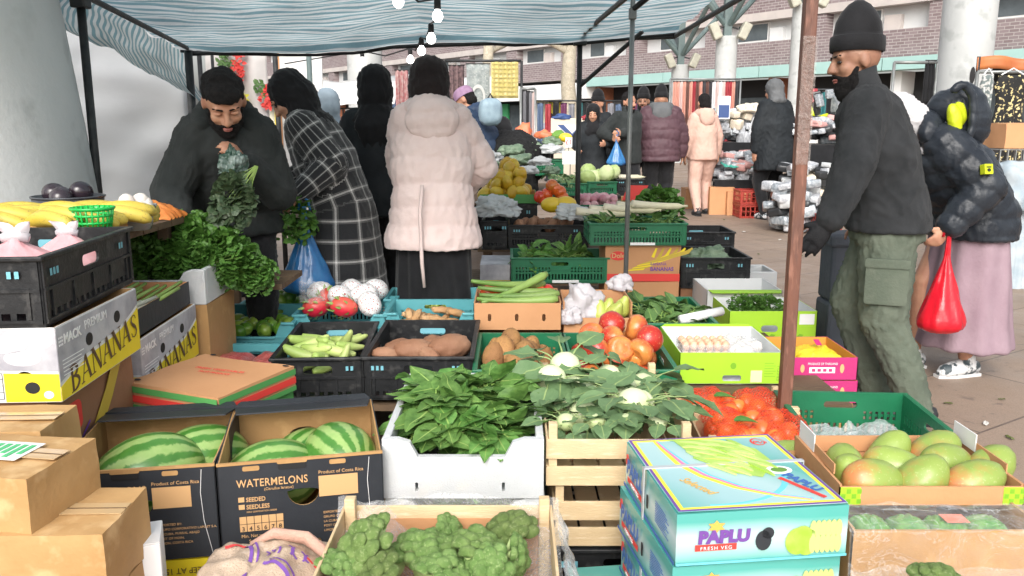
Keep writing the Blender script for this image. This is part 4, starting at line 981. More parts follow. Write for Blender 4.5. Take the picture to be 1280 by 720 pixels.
def herb(name, seed, n, rx, ry, rz, mats, stem0=(0, 0, -.1), size=(.016, .03), stems=14):
    """coriander-like herb: lots of small lobed leaves through an uneven volume, on thin stems"""
    r = random.Random(seed); b = MB()
    for k in range(n):
        th, ph = r.uniform(0, 6.283), math.acos(r.uniform(-.7, 1)); q = (.45 + .55 * r.random() ** .5) * (1 + .35 * nz((math.cos(th) * 2, math.sin(th) * 2, ph), 1.3, seed))
        p = Vector((rx * q * math.sin(ph) * math.cos(th), ry * q * math.sin(ph) * math.sin(th), rz * q * math.cos(ph)))
        d = (p.normalized() + Vector((r.uniform(-.7, .7), r.uniform(-.7, .7), r.uniform(-.5, .6)))).normalized(); u = Vector((r.uniform(-1, 1), r.uniform(-1, 1), 1)); s = d.cross(u).normalized(); nn = s.cross(d); L = r.uniform(*size)
        for a in (-.9, 0, .9):
            e = d * math.cos(a) + s * math.sin(a); g = e.cross(nn)
            c = [p, p + e * L * .45 + g * L * .38 + nn * L * .1, p + e * L * .8 + g * L * .42, p + e * L * 1.0 - nn * L * .1, p + e * L * .8 - g * L * .42, p + e * L * .45 - g * L * .38 + nn * L * .1]
            b.add(c, [tuple(range(6))], 0)
        if k % max(1, n // stems) == 0: b.tube([Vector(stem0) + Vector((r.uniform(-.012, .012), r.uniform(-.012, .012), 0)), (Vector(stem0) + p) / 2 + Vector((r.uniform(-.01, .01), r.uniform(-.01, .01), .01)), p], [.0022, .0018, .0012], 5, 1, cap=False)
    return b.mesh(name, [MATS[q] for q in mats], False)
# ---------------------------------------------------------------- front row, left: brown cartons and the banana stack
def rc(FR, z, w, yaw, h):      # base location from the front-right top corner
    a = R(yaw); return (FR[0] - w * math.cos(a), FR[1] - w * math.sin(a), z - h), a
lc, rz = rc((-.924, 1.495), .662, .36, -9, .115); c1 = carton('scuffed brown carton with green label, topmost beside the watermelon boxes', lc, rz, .36, .21, .115, 'kraft_pale')
decal(c1, 'address_label', MATS['paper'], face('top', .36, .21, .118), [rect(.17, .06, .29, .15)], .004, .001)
decal(c1, 'label_print', MATS['shop_green'], face('top', .36, .21, .118), [rect(.18 + .018 * k, .07 + .018 * (k % 2), .191 + .018 * k, .135) for k in range(6)], .0055, .001)
lc, rz = rc((-.786, 1.49), .547, .42, 1, .14); carton('creased brown carton with clear tape, directly under the green-labelled carton', lc, rz, .42, .215, .14, 'kraft_pale')
lc, rz = rc((-.79, 1.5), .406, .44, 1, .4); carton('brown carton at the very bottom of the taped carton pile', lc, rz, .44, .21, .4, 'kraft')
lc, rz = rc((-1.035, 1.75), .66, .42, 3, .12); carton('small brown carton with handwriting, wedged against the yellow banana box', lc, rz, .42, .18, .12, 'kraft_pale')
lc, rz = rc((-1.05, 1.755), .539, .42, 3, .53); carton('tall plain carton hidden low beneath the carton with handwriting', lc, rz, .42, .17, .53, 'kraft')
# banana box letters with thick and thin strokes
def bar(p, q, w): 
    d = Vector((q[0] - p[0], q[1] - p[1])); n_ = Vector((-d.y, d.x)).normalized() * w / 2
    return [(p[0] - n_.x, p[1] - n_.y), (q[0] - n_.x, q[1] - n_.y), (q[0] + n_.x, q[1] + n_.y), (p[0] + n_.x, p[1] + n_.y)]
def curvepoly(pts, ws):
    L, Rr = [], []
    for i, p in enumerate(pts):
        a, c = Vector(pts[max(i - 1, 0)]), Vector(pts[min(i + 1, len(pts) - 1)]); d = (c - a).normalized(); n_ = Vector((-d.y, d.x)) * ws[i] / 2
        L.append((p[0] + n_.x, p[1] + n_.y)); Rr.append((p[0] - n_.x, p[1] - n_.y))
    return L + Rr[::-1]
def serif_letter(ch):
    t, k, s = .16, .045, .04; se = lambda x: bar((x - .13, s / 2), (x + .13, s / 2), s); st = lambda x: bar((x - .12, 1 - s / 2), (x + .12, 1 - s / 2), s)
    if ch == 'A': return [bar((.1, 0), (.42, 1), k), bar((.44, 1), (.78, 0), t), bar((.2, .33), (.66, .33), k), se(.1), se(.78)], .92
    if ch == 'N': return [bar((.14, 0), (.14, 1), k), bar((.16, 1), (.76, 0), t), bar((.78, 0), (.78, 1), k), se(.14), st(.1), st(.78)], .95
    if ch == 'B':
        up = [(.16 + .42 * math.sin(R(a)) , .77 + .22 * math.cos(R(a))) for a in range(0, 181, 20)]; lo = [(.16 + .5 * math.sin(R(a)), .28 + .27 * math.cos(R(a))) for a in range(0, 181, 20)]
        wv = [k + (t - k) * math.sin(R(a)) for a in range(0, 181, 20)]
        return [bar((.16, 0), (.16, 1), t), curvepoly(up, wv), curvepoly(lo, wv), bar((.0, .02), (.2, .02), s), bar((.0, .98), (.2, .98), s)], .82
    pts = [(.58, .78), (.52, .92), (.36, .98), (.19, .92), (.13, .76), (.22, .62), (.36, .52), (.52, .4), (.6, .24), (.52, .08), (.34, .02), (.16, .08), (.08, .26)]
    return [curvepoly(pts, [k, k, k, .07, .1, .13, t, .13, .1, .07, k, k, k])], .72
def serif_word(parent, word, T, x0, y0, H, Wd, mat, rise=0):
    ls = [serif_letter(c) for c in word]; tot = sum(a for _, a in ls); polys = []; x = 0
    for p, a in ls:
        for q in p: polys.append([(x0 + (x + u) / tot * Wd, y0 + v * H + rise * ((x + u) / tot)) for u, v in q])
        x += a
    for i, q in enumerate(polys): pass
    b = MB()
    for i, q in enumerate(polys): b.panel(q, (), .001 + .0001 * i, .0016 + .0001 * i, T)
    return b.build('lettering', mat, parent)
def banana_box(label, loc, rz, w, d, h, word=True):
    t = carton(label, loc, rz, w, d, h, 'box_white', open_=True, inner='kraft', holes=[('front', ell(w * .8, h * .32, .024, .019)), ('right', ell(d * .34, h * .62, .022, .019)), ('right', ell(d * .7, h * .72, .022, .019))], name='banana_box')
    for f, L in (('right', d), ('front', w)):
        T = face(f, w, d, h)
        if f == 'right':
            cur = [(L * q / 12, h * (.2 + .5 * (q / 12) ** 1.2 + .06 * math.sin(q / 12 * 6))) for q in range(13)]; pol = [(0, 0.002), (L, .002)] + [(x, y) for x, y in cur[::-1]]
            decal(t, 'yellow_print', MATS['print_yellow'], T, [pol], holes=[])
            decal(t, 'grey_print', MATS['print_grey'], T, [[(x, y + .012) for x, y in cur] + [(L, h - .004), (0, h - .004)]])
            if word: serif_word(t, 'BANANAS', T, L * .1, h * .03, h * .36, L * .86, MATS['print_brown'], h * .24)
            text(t, 'MACK', T, L * .07, h * .74, .034, MATS['print_white'], bold=.0012); text(t, 'PREMIUM', T, L * .3, h * .78, .034, MATS['print_white'])
            decal(t, 'check_mark', MATS['print_white'], T, [rect(L * .02 + .008 * a, h * .73 + .009 * c, L * .02 + .008 * a + .005, h * .73 + .009 * c + .005) for a in range(3) for c in range(3)], .0018)
            decal(t, 'small_print', MATS['print_white'], T, [rect(L * .04, h * (.52 - .05 * q), L * (.27 - .03 * (q % 2)), h * (.52 - .05 * q) + .0022) for q in range(5)], .0018)
            for hx, hy in ((.34, .62), (.7, .72)): decal(t, 'hand_hole_shade', MATS['black'], T, [ell(L * hx, h * hy, .02, .017)], .0026, .001)  # black discs over the cut openings, painting in their inner dark
        else:
            decal(t, 'grey_print', MATS['print_grey'], T, [[(0, h * .47), (L, h * .42), (L, h - .004), (0, h - .004)]])
            decal(t, 'bulb_print', M('print_lightgrey', (.62, .62, .66), (.52, .52, .57), 20), T, [ell(L * cx, h * cy, rx, ry, 20) for cx, cy, rx, ry in ((.72, .78, .05, .022), (.8, .6, .045, .02), (.52, .72, .05, .03), (.94, .85, .02, .02), (.6, .55, .03, .014))], .0018)
            decal(t, 'yellow_print', MATS['print_yellow'], T, [[(L * .68, .002), (L - .001, .002), (L - .001, h * .38), (L * .68, h * .4)]])
            decal(t, 'form_print', MATS['ink'], T, [rect(L * .38, h * y_, L * .67, h * y_ + .0012) for y_ in (.05, .14, .23, .32, .4)] + [rect(L * x_, h * .05, L * x_ + .0012, h * .4) for x_ in (.38, .55, .67)], .0016)
            decal(t, 'hand_hole_shade', MATS['black'], T, [ell(L * .84, h * .2, .018, .015)], .0026, .001)  # flat black disc painted as the dark of an opening
            decal(t, 'round_stamp', MATS['print_white'], T, [ell(L * .93, h * .06 + .008, .012, .01)], .0022)
    return t
lc, rz = rc((-1.12, 2.0), .832, .42, 3, .19); banana_box('white and yellow banana box with grey print, directly under the black crate of pink bags', lc, rz, .42, .51, .19)
lc, rz = rc((-1.17, 2.02), .64, .42, 2, .245); bx = carton('brown banana carton with red label and yellow curve, under the white and yellow banana box', lc, rz, .42, .51, .245, 'kraft_dark', name='banana_box', tape=False)
T = face('right', .42, .51, .245); decal(bx, 'red_label', MATS['print_red'], T, [rrect(.06, .12, .16, .2, .02)], .006, .001)
M('print_ochre', (.55, .4, .05)); decal(bx, 'yellow_curve', MATS['print_ochre'], T, [curvepoly([(.16, .03), (.24, .08), (.33, .16), (.4, .24)], [.05, .05, .05, .05])], .006, .001); decal(bx, 'purple_curve', MATS['print_purple'], T, [curvepoly([(.05, .1), (.1, .08), (.15, .09), (.2, .12)], [.006] * 4)], .0065, .001)
lc, rz = rc((-1.17, 2.02), .394, .42, 2, .39); carton('dark carton at the foot of the banana box stack', lc, rz, .42, .51, .39, 'kraft_dark')
lc, rz = rc((-1.14, 2.0), 1.008, .42, 5, .175); lcr = crate('scuffed black folding crate holding pink bags, on top of the banana boxes', lc, rz, .42, .6, .175, 'crate_black', 'solid')
M('bag_pink', (.75, .3, .32), (.7, .42, .44), 9, .35, .4, 25, coat=.2)
M('bag_red', (.55, .03, .03), (.5, .05, .045), 9, .3, .5, 20, coat=.3, translucent=.2)
def knotted_bag(label, loc, r, mat, knot, tall=1., seed=1, group=None, cat='plastic bag', name='plastic_bag', rot=0):
    t = thing(name, label, cat, loc, rot, group); vs, fs = ICO[4]; out = []
    for p in vs:
        f = max(0, p.z); sq = 1 - .75 * f ** 2.5; rr = 1 + .1 * nz(p, 2, seed) + .035 * math.sin(9 * math.atan2(p.y, p.x) + 2 * nz(p, 2, seed + 4)) * f
        out.append(Vector((p.x * r * sq * rr, p.y * r * sq * rr, (p.z * r * .8 * rr + (f ** 3) * r * .12) * tall)))
    MB().add(out, fs).build('pouch', MATS[mat], t, True); z = r * .9 * tall
    b = MB(); b.tube([(-r * .25, 0, z * .97), (0, 0, z * 1.05), (r * .3, .01, z * .96)], [r * .1, r * .14, r * .1], 8)
    for s in (-1, 1): leaf(b, (0, 0, z), (s * .8, .1, .7), (0, 1, .2), r * .55, r * .3, .4, .6, 0, 6, .3, seed + s)
    b.build('knot', MATS[knot], t, True); return t
M('bag_white', (.75, .72, .74), (.68, .64, .68), 12, .3, .4, 30, translucent=.3)
for k, (x, y, r) in enumerate(((.1, .3, .11), (.27, .2, .12), (.3, .44, .1))): knotted_bag(('plump pink bag tied with white knot, nearest the corner of the scuffed black crate', 'pink bag with white knot in the scuffed black crate, against its long side', 'pink bag at the far end of the scuffed black crate')[(1, 0, 2)[k]], loc2w(lcr, (x, y, .09)), r, 'bag_pink', 'bag_white', 1, k)
# side table of bananas and tubs
trestle('dark wooden side table carrying banana bunches and tubs', -2.35, -1.33, 2.63, 3.4, .955)
bc = crate('black crate corner with blue stamp beside the banana bunches', (-1.92, 2.34, .83), R(3), .3, .28, .23, 'crate_black', 'solid')
lc, rz = rc((-1.6, 2.3), .83, .35, 2, .82); carton('tall brown carton under the black crate with a blue stamp', lc, rz, .35, .3, .82, 'kraft')
lc = (-1.95, 2.64, .957); carton('shallow brown carton lid under the banana bunches', lc, 0, .62, .36, .045, 'kraft', tape=False)
bn = [((-1.66, 2.70), .3), ((-1.46, 2.68), -.25), ((-1.55, 2.86), .15), ((-1.36, 2.86), .5), ((-1.78, 2.84), 0)]
BL = ['banana bunch laid behind the pink bags, next to the green basket', 'long banana bunch at the table edge touching the green basket', 'browning banana bunch at the back of the table', 'banana bunch just behind the green basket', 'banana bunch nearest the tapered column']
for k, ((x, y), a) in enumerate(bn):
    t = thing('banana_bunch', BL[k], 'bananas', (x, y, 1.0), a, 'banana bunches on the side table')
    for q in range(6):
        o = link('banana', GEO['banana'], t); o.location = (0.0 + .012 * q, -.045 + .024 * q, .03 + .012 * math.sin(q * 1.3)); o.rotation_euler = (R(200 + q * 6), R(rnd.uniform(-8, 8)), R(-14 + q * 7)); o.scale = (1.2, 1.25, 1.25)
def basket(label, loc, r, h, mat):
    t = thing('basket', label, 'basket', loc); m = MATS[mat]; b = MB(); n = 22
    for q in range(n):
        a = 2 * math.pi * q / n; c = Vector((math.cos(a), math.sin(a), 0)); b.tube([c * r * .8, c * r + Vector((0, 0, h))], .0035, 5)
    for zz in (.05, .35, .65): b.tube([(r * (.8 + .2 * zz) * math.cos(2 * math.pi * q / 28), r * (.8 + .2 * zz) * math.sin(2 * math.pi * q / 28), h * zz) for q in range(29)], .0045, 5)
    b.build('lattice', m, t, True); b = MB(); b.lathe([(r * .99, h * .86), (r * 1.08, h * .9), (r * 1.09, h), (r * 1.03, h), (r * 1.0, h * .87)], 28); b.build('rim', m, t, True)
    b = MB(); b.lathe([(.001, .002), (r * .8, .002), (r * .8, .008), (.001, .008)], 24); b.build('base', m, t); return t
M('basket_green', (.01, .38, .06), rough=.35)
basket('bright green plastic basket on the side table', (-1.33, 2.66, .99), .062, .075, 'basket_green')
def bowl(label, loc, r, h, mat, name='bowl', cat='bowl'):
    t = thing(name, label, cat, loc); b = MB(); b.lathe([(.001, 0), (r * .7, 0), (r * .9, h * .4), (r, h), (r * .96, h), (r * .85, h * .4), (r * .66, .008), (.001, .008)], 28); b.build('shell', MATS[mat], t, True)
    b = MB(); b.tube([(r * math.cos(2 * math.pi * q / 28), r * math.sin(2 * math.pi * q / 28), h) for q in range(29)], .004, 6); b.build('rim', MATS[mat], t, True); return t
M('bowl_dark', (.05, .055, .065), rough=.3); M('tub_clear', (.5, .52, .52), rough=.2, trans=.5)
bowl('dark bowl heaped with aubergines', (-1.66, 3.15, .957), .125, .1, 'bowl_dark')
for k, (x, y, z) in enumerate(((-.05, 0, .11), (.04, .02, .115), (0, -.05, .1))): fol('aubergine', (-1.66 + x, 3.15 + y, .957 + z), GEO['aubergine'], 'glossy dark aubergine heaped in the dark bowl', 'aubergine', 'aubergines in the dark bowl')
bowl('translucent tub of garlic bulbs at the table edge', (-1.33, 2.95, .957), .075, .085, 'tub_clear', 'tub', 'tub')
for k in range(7): fol('garlic_bulb', (-1.33 + .04 * math.cos(k), 2.95 + .04 * math.sin(k * 1.7), 1.03 + .012 * (k % 3)), GEO['garlic'], 'white garlic bulb in the translucent tub', 'garlic', 'garlic bulbs in the tub')
M('carrot_bag', (.72, .25, .06), (.66, .2, .05), 20, .35, .4, 30)
t = thing('carrot_bag', 'bag of orange carrots lying behind the garlic tub', 'bag', (-1.5, 3.35, .957))
b = MB(); b.grid(lambda a, c: (-.17 + .34 * a, -.1 + .2 * c, .065 * (math.sin(math.pi * a) * math.sin(math.pi * c)) ** .5 + .02 * nz((a * 8, c * 14, 0), 1)), 30, 20); b.build('contents', MATS['carrot_bag'], t, True)
film('film_clear')
# open tray of spring onions, MACK box and foam box behind
lc, rz = rc((-1.2, 2.58), .735, .4, 3, .085); so_ = carton('shallow dark carton with brown inside holding spring onions', lc, rz, .4, .56, .085, 'box_charcoal', True, 'kraft_orange')
for k in range(9):
    b = MB(); x = .1 + .03 * k; y = .08 + .05 * (k % 4); d = Vector((.2 + .04 * (k % 3), .9, .05)).normalized(); p = Vector((x, y, .05 + .006 * (k % 3)))
    b.tube([p - d * .02, p, p + d * .03, p + d * .14], [.006, .013, .009, .008], 8, 0); b.tube([p + d * .14, p + d * .3 + Vector((0, 0, .02))], [.008, .006], 6, 1)
    o = b.build('spring_onion', [M('onion_white', (.75, .75, .62)), MATS['leaf_stem']], None, True); o.location = loc2w(so_, (0, 0, 0)); o.rotation_euler = (0, 0, rz); tag(o, 'spring onion with white bulb in the shallow dark carton', 'spring onion', 'spring onions in the dark carton')
lc, rz = rc((-1.19, 2.6), .645, .4, 3, .2); banana_box('grey printed banana box beneath the spring onion carton', lc, rz, .4, .56, .2)
lc, rz = rc((-1.19, 2.62), .44, .4, 3, .43); carton('brown carton standing on the ground under the grey banana box', lc, rz, .4, .5, .43, 'kraft_dark')
def foam_crate(label, loc, rz, w, d, h, notch=('front',), group=None, slots=True, nd=.3):
    t = thing('foam_crate', label, 'crate', loc, rz, group); m = MATS['foam']; th = .02
    b = MB(); b.box((.005, .005, 0), (w - .005, d - .005, .018)); b.build('base', m, t)
    for f in ('front', 'right', 'back', 'left'):
        L = w if f in ('front', 'back') else d; T = face(f, w, d, h); e = 0 if f in ('front', 'back') else th + .0005
        out = rect(e, 0, L - e, h)
        if f in notch: a0, a1 = L * .22, L * .76; y = h * (1 - nd); out = [(e, 0), (L - e, 0), (L - e, h), (a1 + .05, h), (a1 + .02, h - .01), (a1, y), (a0, y), (a0 - .02, h - .01), (a0 - .05, h), (e, h)]
        hs_ = [rrect(L * .2, .02, L * .2 + .008, .045, .003), rrect(L * .74, .02, L * .74 + .008, .045, .003)] if slots and f == 'front' else ()
        b = MB(); b.panel(out, hs_, -th, 0, T); b.build('wall', m, t, bevel=.006)
    return t
lc, rz = rc((-1.19, 3.2), .77, .42, 2, .14); foam_crate('white foam box behind the spring onions', lc, rz, .42, .36, .14, ('left', 'front'), slots=False)
lc, rz = rc((-1.19, 3.2), .629, .42, 2, .62); carton('brown carton under the white foam box by the herbs', lc, rz, .42, .36, .62, 'kraft')
# table of coriander in front of the seller
trestle('dark trestle table under the coriander heap', -1.9, -1.0, 3.58, 3.95, .64, .42)
HB = [herb('coriander_bunch', 20 + k, 520, .15, .13, .12, ('leaf_coriander', 'leaf_stem'), (0, .12, -.02), (.016, .03)) for k in range(3)]
for k, (u, v, Y, sc) in enumerate(((178, 312, 3.4, 1.0), (204, 302, 3.5, 1.05), (236, 308, 3.45, 1.05), (196, 328, 3.34, .8), (268, 320, 3.45, 1.0), (296, 332, 3.5, .85), (318, 344, 3.52, .65), (226, 328, 3.36, .85), (258, 306, 3.62, .95), (252, 330, 3.36, .7), (282, 342, 3.45, .6), (182, 296, 3.6, .9))):
    fol('coriander_bunch', P(u, v, Y), HB[k % 3], 'leafy green coriander bunch piled on the table in front of the hooded seller', 'coriander', 'coriander bunches heaped by the seller', (rnd.uniform(-.3, .3), rnd.uniform(-.3, .3), rnd.uniform(0, 6)), sc)
# ---------------------------------------------------------------- watermelon boxes
def melon_box(label, u, v, Y, u2, dY, which):
    lc, rz, w = place(u, v, Y, u2, dY, .245); d, h = .43, .245
    mouth = [(w * .505 + w * .098 * math.cos(R(a)), h * .645 + h * .17 * math.sin(R(a))) for a in range(180, 361, 15)] + [(w * .55, h * .665), (w * .46, h * .665)]
    t = carton(label, lc, rz, w, d, h, 'box_charcoal', True, 'kraft', [('front', mouth), ('front', rrect(w * .44, .004, w * .6, .024, .006)), ('back', ell(w * .5, h * .62, .045, .022))], name='watermelon_box', flaps=(('back', .12, -80, 'box_charcoal'), ('back', .04, 88, 'box_charcoal')))
    T = face('front', w, d, h); pt = MATS['print_tan']
    b = MB(); b.box((0, -.002, h - .006), (w, .0055, h + .0005)); b.build('raw_edge', MATS['kraft'], t)
    for x0, x1 in ((.15, .25), (.67, .77)): decal(t, 'tab', MATS['kraft'], T, [rrect(w * x0, h * .905, w * x1, h * .955, .004)])
    decal(t, 'grip', MATS['black'], T, [rrect(w * .36, h * .89, w * .53, h * .97, .006)], .0018); decal(t, 'grip_edge', MATS['kraft'], T, [rrect(w * .355, h * .955, w * .535, h * .985, .004)], .0026)
    text(t, 'WATERMELONS', T, w * .11, h * .735, .0285, pt, .8, bold=.0003, space=1.06); text(t, '(Citrullus lanatus)', T, w * .27, h * .685, .010, pt)
    text(t, 'Product of Costa Rica', T, w * .6, h * .81, .0125, pt); decal(t, 'blank_label', pt, T, [rect(w * .6, h * .56, w * .84, h * .785)])
    for y, s in ((.575, 'SEEDED'), (.495, 'SEEDLESS')): decal(t, 'tick_box', pt, T, [rect(w * .115, h * y, w * .15, h * y + .0125)]); text(t, s, T, w * .16, h * y, .016, pt, .85, bold=.0003)
    text(t, 'MINI GERMINATION SEEDS', T, w * .16, h * .455, .006, pt)
    for r_, y in ((0, .335), (1, .25)): decal(t, 'grid_cell', pt, T, [rect(w * (.115 + .044 * q), h * y, w * (.115 + .044 * q) + w * .04, h * (y + .078)) for q in range(6)])
    for q in range(6): text(t, str(3 + q), T, w * (.135 + .044 * q), h * .262, .016, MATS['box_charcoal'], 1, 'CENTER', .0026)
    for y, s in ((.185, 'Min. Net weight 16 kg'), (.125, 'Store at 7.2°C'), (.07, 'CLASS 1')): text(t, s, T, w * .245, h * y, .0125, pt, .9, 'CENTER')
    for q, s in enumerate(('EXPORTED BY:', 'GRUPO CORPORATIVO LAPOST S.A.', 'LA CUBA, PURRAL ABAJO', 'POST OF MOIN,', 'LIMON, COSTA RICA')): text(t, s, T, w * .62, h * (.37 - .05 * q), .0085, pt)
    decal(t, 'edge_curve', MATS['print_white'], T, [curvepoly([(w * .915, h * .95), (w * .9, h * .7), (w * .91, h * .4), (w * .955, .004)], [.0012] * 4)], .0015)
    return t, w, h
wa, w1, h1 = melon_box('charcoal watermelon box beside the carton pile, its printed name cut off to LONS', 62, 593, 1.885, 268, .065, 0)
wb_, w2, h2 = melon_box('charcoal watermelon box with its whole printed name showing, next to the white foam crate', 270, 581, 1.94, 478, .09, 1)
for t, sp in ((wa, ((.17, .2, .17, 1.15, .5), (.29, .31, .165, 1.0, .6), (.12, .32, .13, .9, 1.2), (.29, .12, .14, .85, .2))), (wb_, ((.12, .2, .15, 1.0, .4), (.3, .22, .175, 1.0, 2.2), (.2, .33, .14, .85, 1.1)))):
    for k, (x, y, z, sc, a) in enumerate(sp):
        fol('watermelon', loc2w(t, (x, y, z - .03)), GEO['melon'], 'striped watermelon in the box with %s' % ('LONS lettering' if t == wa else 'the whole name showing') , 'watermelon', 'watermelons in the %s box' % ('cut off' if t == wa else 'fully lettered'), (rnd.uniform(0, 6), rnd.uniform(-.2, .2), a), sc)
for t, nm in ((wa, 'yellow banana box with upside-down handling text under the LONS watermelon box'), (wb_, 'yellow banana box hidden behind the onion sack, under the fully lettered watermelon box')):
    z = t.location.z; q = carton(nm, (t.location.x, t.location.y + .005, 0.005), t.rotation_euler.z, .4, .5, z - .008, 'print_yellow', tape=False, name='banana_box')
    T = face('front', .4, .5, z - .008) @ Matrix.Translation((.4, z - .008, 0)) @ Matrix.Rotation(math.pi, 4, 'Z')
    for k, s in enumerate(('HANDLE', 'WITH CARE', 'KEEP AT 15°')): text(q, s, T, .06, .075 - .026 * k + .0, .022, MATS['print_brown'], .9, z=.006)
    decal(q, 'hand_hole_shade', MATS['black'], face('front', .4, .5, .2), [ell(.22, z - .10, .02, .016)], .006, .002)  # nothing is cut here, the dark of the opening is painted black
t = thing('paper_box', 'small white paper box tucked between cartons and the yellow banana box', 'box', (P(185, 690, 1.66).x, 1.66, 0), R(20)); zz = P(195, 682, 1.66).z
b = MB(); b.box((-.04, 0, 0), (.025, .12, zz)); b.build('body', MATS['paper'], t, bevel=.003); b = MB(); b.box((-.04, .0, zz + .001), (.024, .05, zz + .004)); b.build('lid', MATS['paper'], t)
# onion sack
M('sack_cloth', (.5, .385, .29), (.43, .325, .24), 20, .85, .5, 220, c3=(.54, .43, .34)); M('sack_print', (.17, .07, .33)); M('sack_red', (.6, .05, .05)); M('sack_pink', (.58, .36, .28), (.52, .31, .24), 20, .9, .5, 200)
pz = P(330, 722, 1.66); sk_ = thing('onion_sack', 'crumpled cream sack with purple print lying in front of the watermelon boxes', 'sack', (pz.x, 1.66, 0))
def sackz(x, y): return pz.z - .02 + .05 * (1 - (x / .16) ** 2) * max(0, 1 - (y / .17) ** 2) + .022 * nz((x * 14, y * 14, 0), 1) + .01 * nz((x * 40, y * 30, 1), 1) + .09 * (y + .02) - .05 * max(0, -y - .05) * 6
def sk_fn(a, c): x, y = -.15 + .31 * a, -.19 + .33 * c; return (x + .012 * nz((a * 5, c * 5, 3), 1), y, sackz(x, y))
b = MB(); b.grid(sk_fn, 60, 60); b.build('cloth', MATS['sack_cloth'], sk_, True, solid=.004)
def on_sack(polys, mat, name):
    b = MB()
    for pol in polys:
        n = len(pol) // 2
        for i in range(n - 1):
            q = [pol[i], pol[i + 1], pol[-i - 2], pol[-i - 1]]; b.add([(x, y, sackz(x, y) + .0035) for x, y in q], [(0, 1, 2, 3)])
    return b.build(name, MATS[mat], sk_)
def swoosh(x0, y0, x1, y1, bend, w, n=16):
    pts = [(x0 + (x1 - x0) * k / n - (y1 - y0) * bend * math.sin(math.pi * k / n), y0 + (y1 - y0) * k / n + (x1 - x0) * bend * math.sin(math.pi * k / n)) for k in range(n + 1)]; return curvepoly(pts, [w] * (n + 1))
on_sack([swoosh(-.07, .1, -.035, .02, .1, .008), swoosh(-.055, .1, -.02, .02, .1, .005), swoosh(.0, .0, .07, -.05, .15, .008), swoosh(.01, .01, .08, -.04, .15, .005)] + [swoosh(-.14 + .028 * k, -.12 + .01 * k, -.12 + .028 * k, -.04 + .008 * k, .1 * (-1) ** k, .012) for k in range(4)] + [swoosh(-.01 + .012 * k, .06, .0 + .012 * k, .03 + .01 * (k % 2), .2, .005) for k in range(3)] + [swoosh(.04 + .014 * k, .06, .05 + .013 * k, .035, .3 * (-1) ** k, .005) for k in range(4)], 'sack_print', 'purple_print')
on_sack([swoosh(.08, .05, .13, -.03, .2, .006), swoosh(.06, -.08, .12, -.07, .1, .012), swoosh(-.12, .11, -.07, .115, .1, .008)], 'sack_red', 'red_print')
b = MB(); b.tube([(-.06, .11, sackz(-.06, .11) + .01), (.0, .1, sackz(0, .1) + .02), (.07, .1, sackz(.07, .1) + .028), (.13, .06, sackz(.13, .06) + .02), (.15, .0, sackz(.15, 0) + .01)], [.006, .012, .016, .014, .008], 12)
b.v = [(x + .006 * nz((x * 60, y * 60, z * 60), 1), y + .008 * nz((x * 50, y * 60, z * 60), 1), z + .008 * nz((x * 60, y * 40, z * 60), 1)) for x, y, z in b.v]; b.build('rolled_hem', MATS['sack_pink'], sk_, True)
lc = (pz.x - .15, 1.5, 0); carton('plain carton supporting the onion sack', lc, 0, .3, .3, pz.z - .05, 'kraft_dark')
# ---------------------------------------------------------------- foam crates of spinach
lc, rz, w = place(477, 549, 2.07, 680, 0, .165); fc = foam_crate('white foam crate overflowing with spinach, top one of two', lc, rz, w, .6, .165)
lc2 = (lc[0] + .004, lc[1] + .006, lc[2] - .168); foam_crate('white foam crate of dark greens underneath the spinach crate', lc2, rz, w, .6, .165, nd=.25)
carton('brown carton on the ground under the two foam crates', (lc[0], lc[1] + .02, 0), 0, w, .56, lc2[2] - .003, 'kraft_dark')
SPN = [leafy_bunch('spinach_bunch', 40 + k, 28, .8, (.1, .165), (.06, .105), ('leaf_spinach', 'leaf_stem'), .08, .0, aim=(.7, -.2, .0), jit=.05) for k in range(4)]
for k in range(15):
    x, y, z = .12 + .15 * ((k * .618) % 1), .19 + .29 * (k / 14), .105 + .03 * math.sin(k * 2.1) ** 2 + .045 * math.sin(math.pi * k / 14)
    fol('spinach_bunch', loc2w(fc, (x, y, z)), SPN[k % 4], 'bunch of broad dark green spinach leaves in the white foam crate', 'spinach', 'spinach bunches in the foam crate', (rnd.uniform(-.3, .3), rnd.uniform(-.3, .3), k * 2.4 + rnd.uniform(-.4, .4)), (rnd.uniform(.85, 1.), rnd.uniform(.85, 1.), rnd.uniform(.4, .6)))
for k, (x, y, a) in enumerate(((.3, .17, .4), (.31, .26, .2), (.26, .14, -.3), (.33, .36, -.4), (.17, .15, .6), (.08, .17, -.2))): fol('spinach_bunch', loc2w(fc, (x, y, .115)), SPN[(k + 1) % 4], 'bunch of broad dark green spinach leaves in the white foam crate', 'spinach', 'spinach bunches in the foam crate', (rnd.uniform(-.2, .1), rnd.uniform(-.3, .3), a + (1.57 if k % 2 else 0)), (.7, .7, .45))
for k in range(3): fol('spinach_bunch', (lc2[0] + .1 + .1 * k, lc2[1] + .12, lc2[2] + .09), SPN[k], 'bunch of greens showing through the gap of the lower foam crate', 'greens', 'greens in the lower foam crate', (0, 0, k), .9)
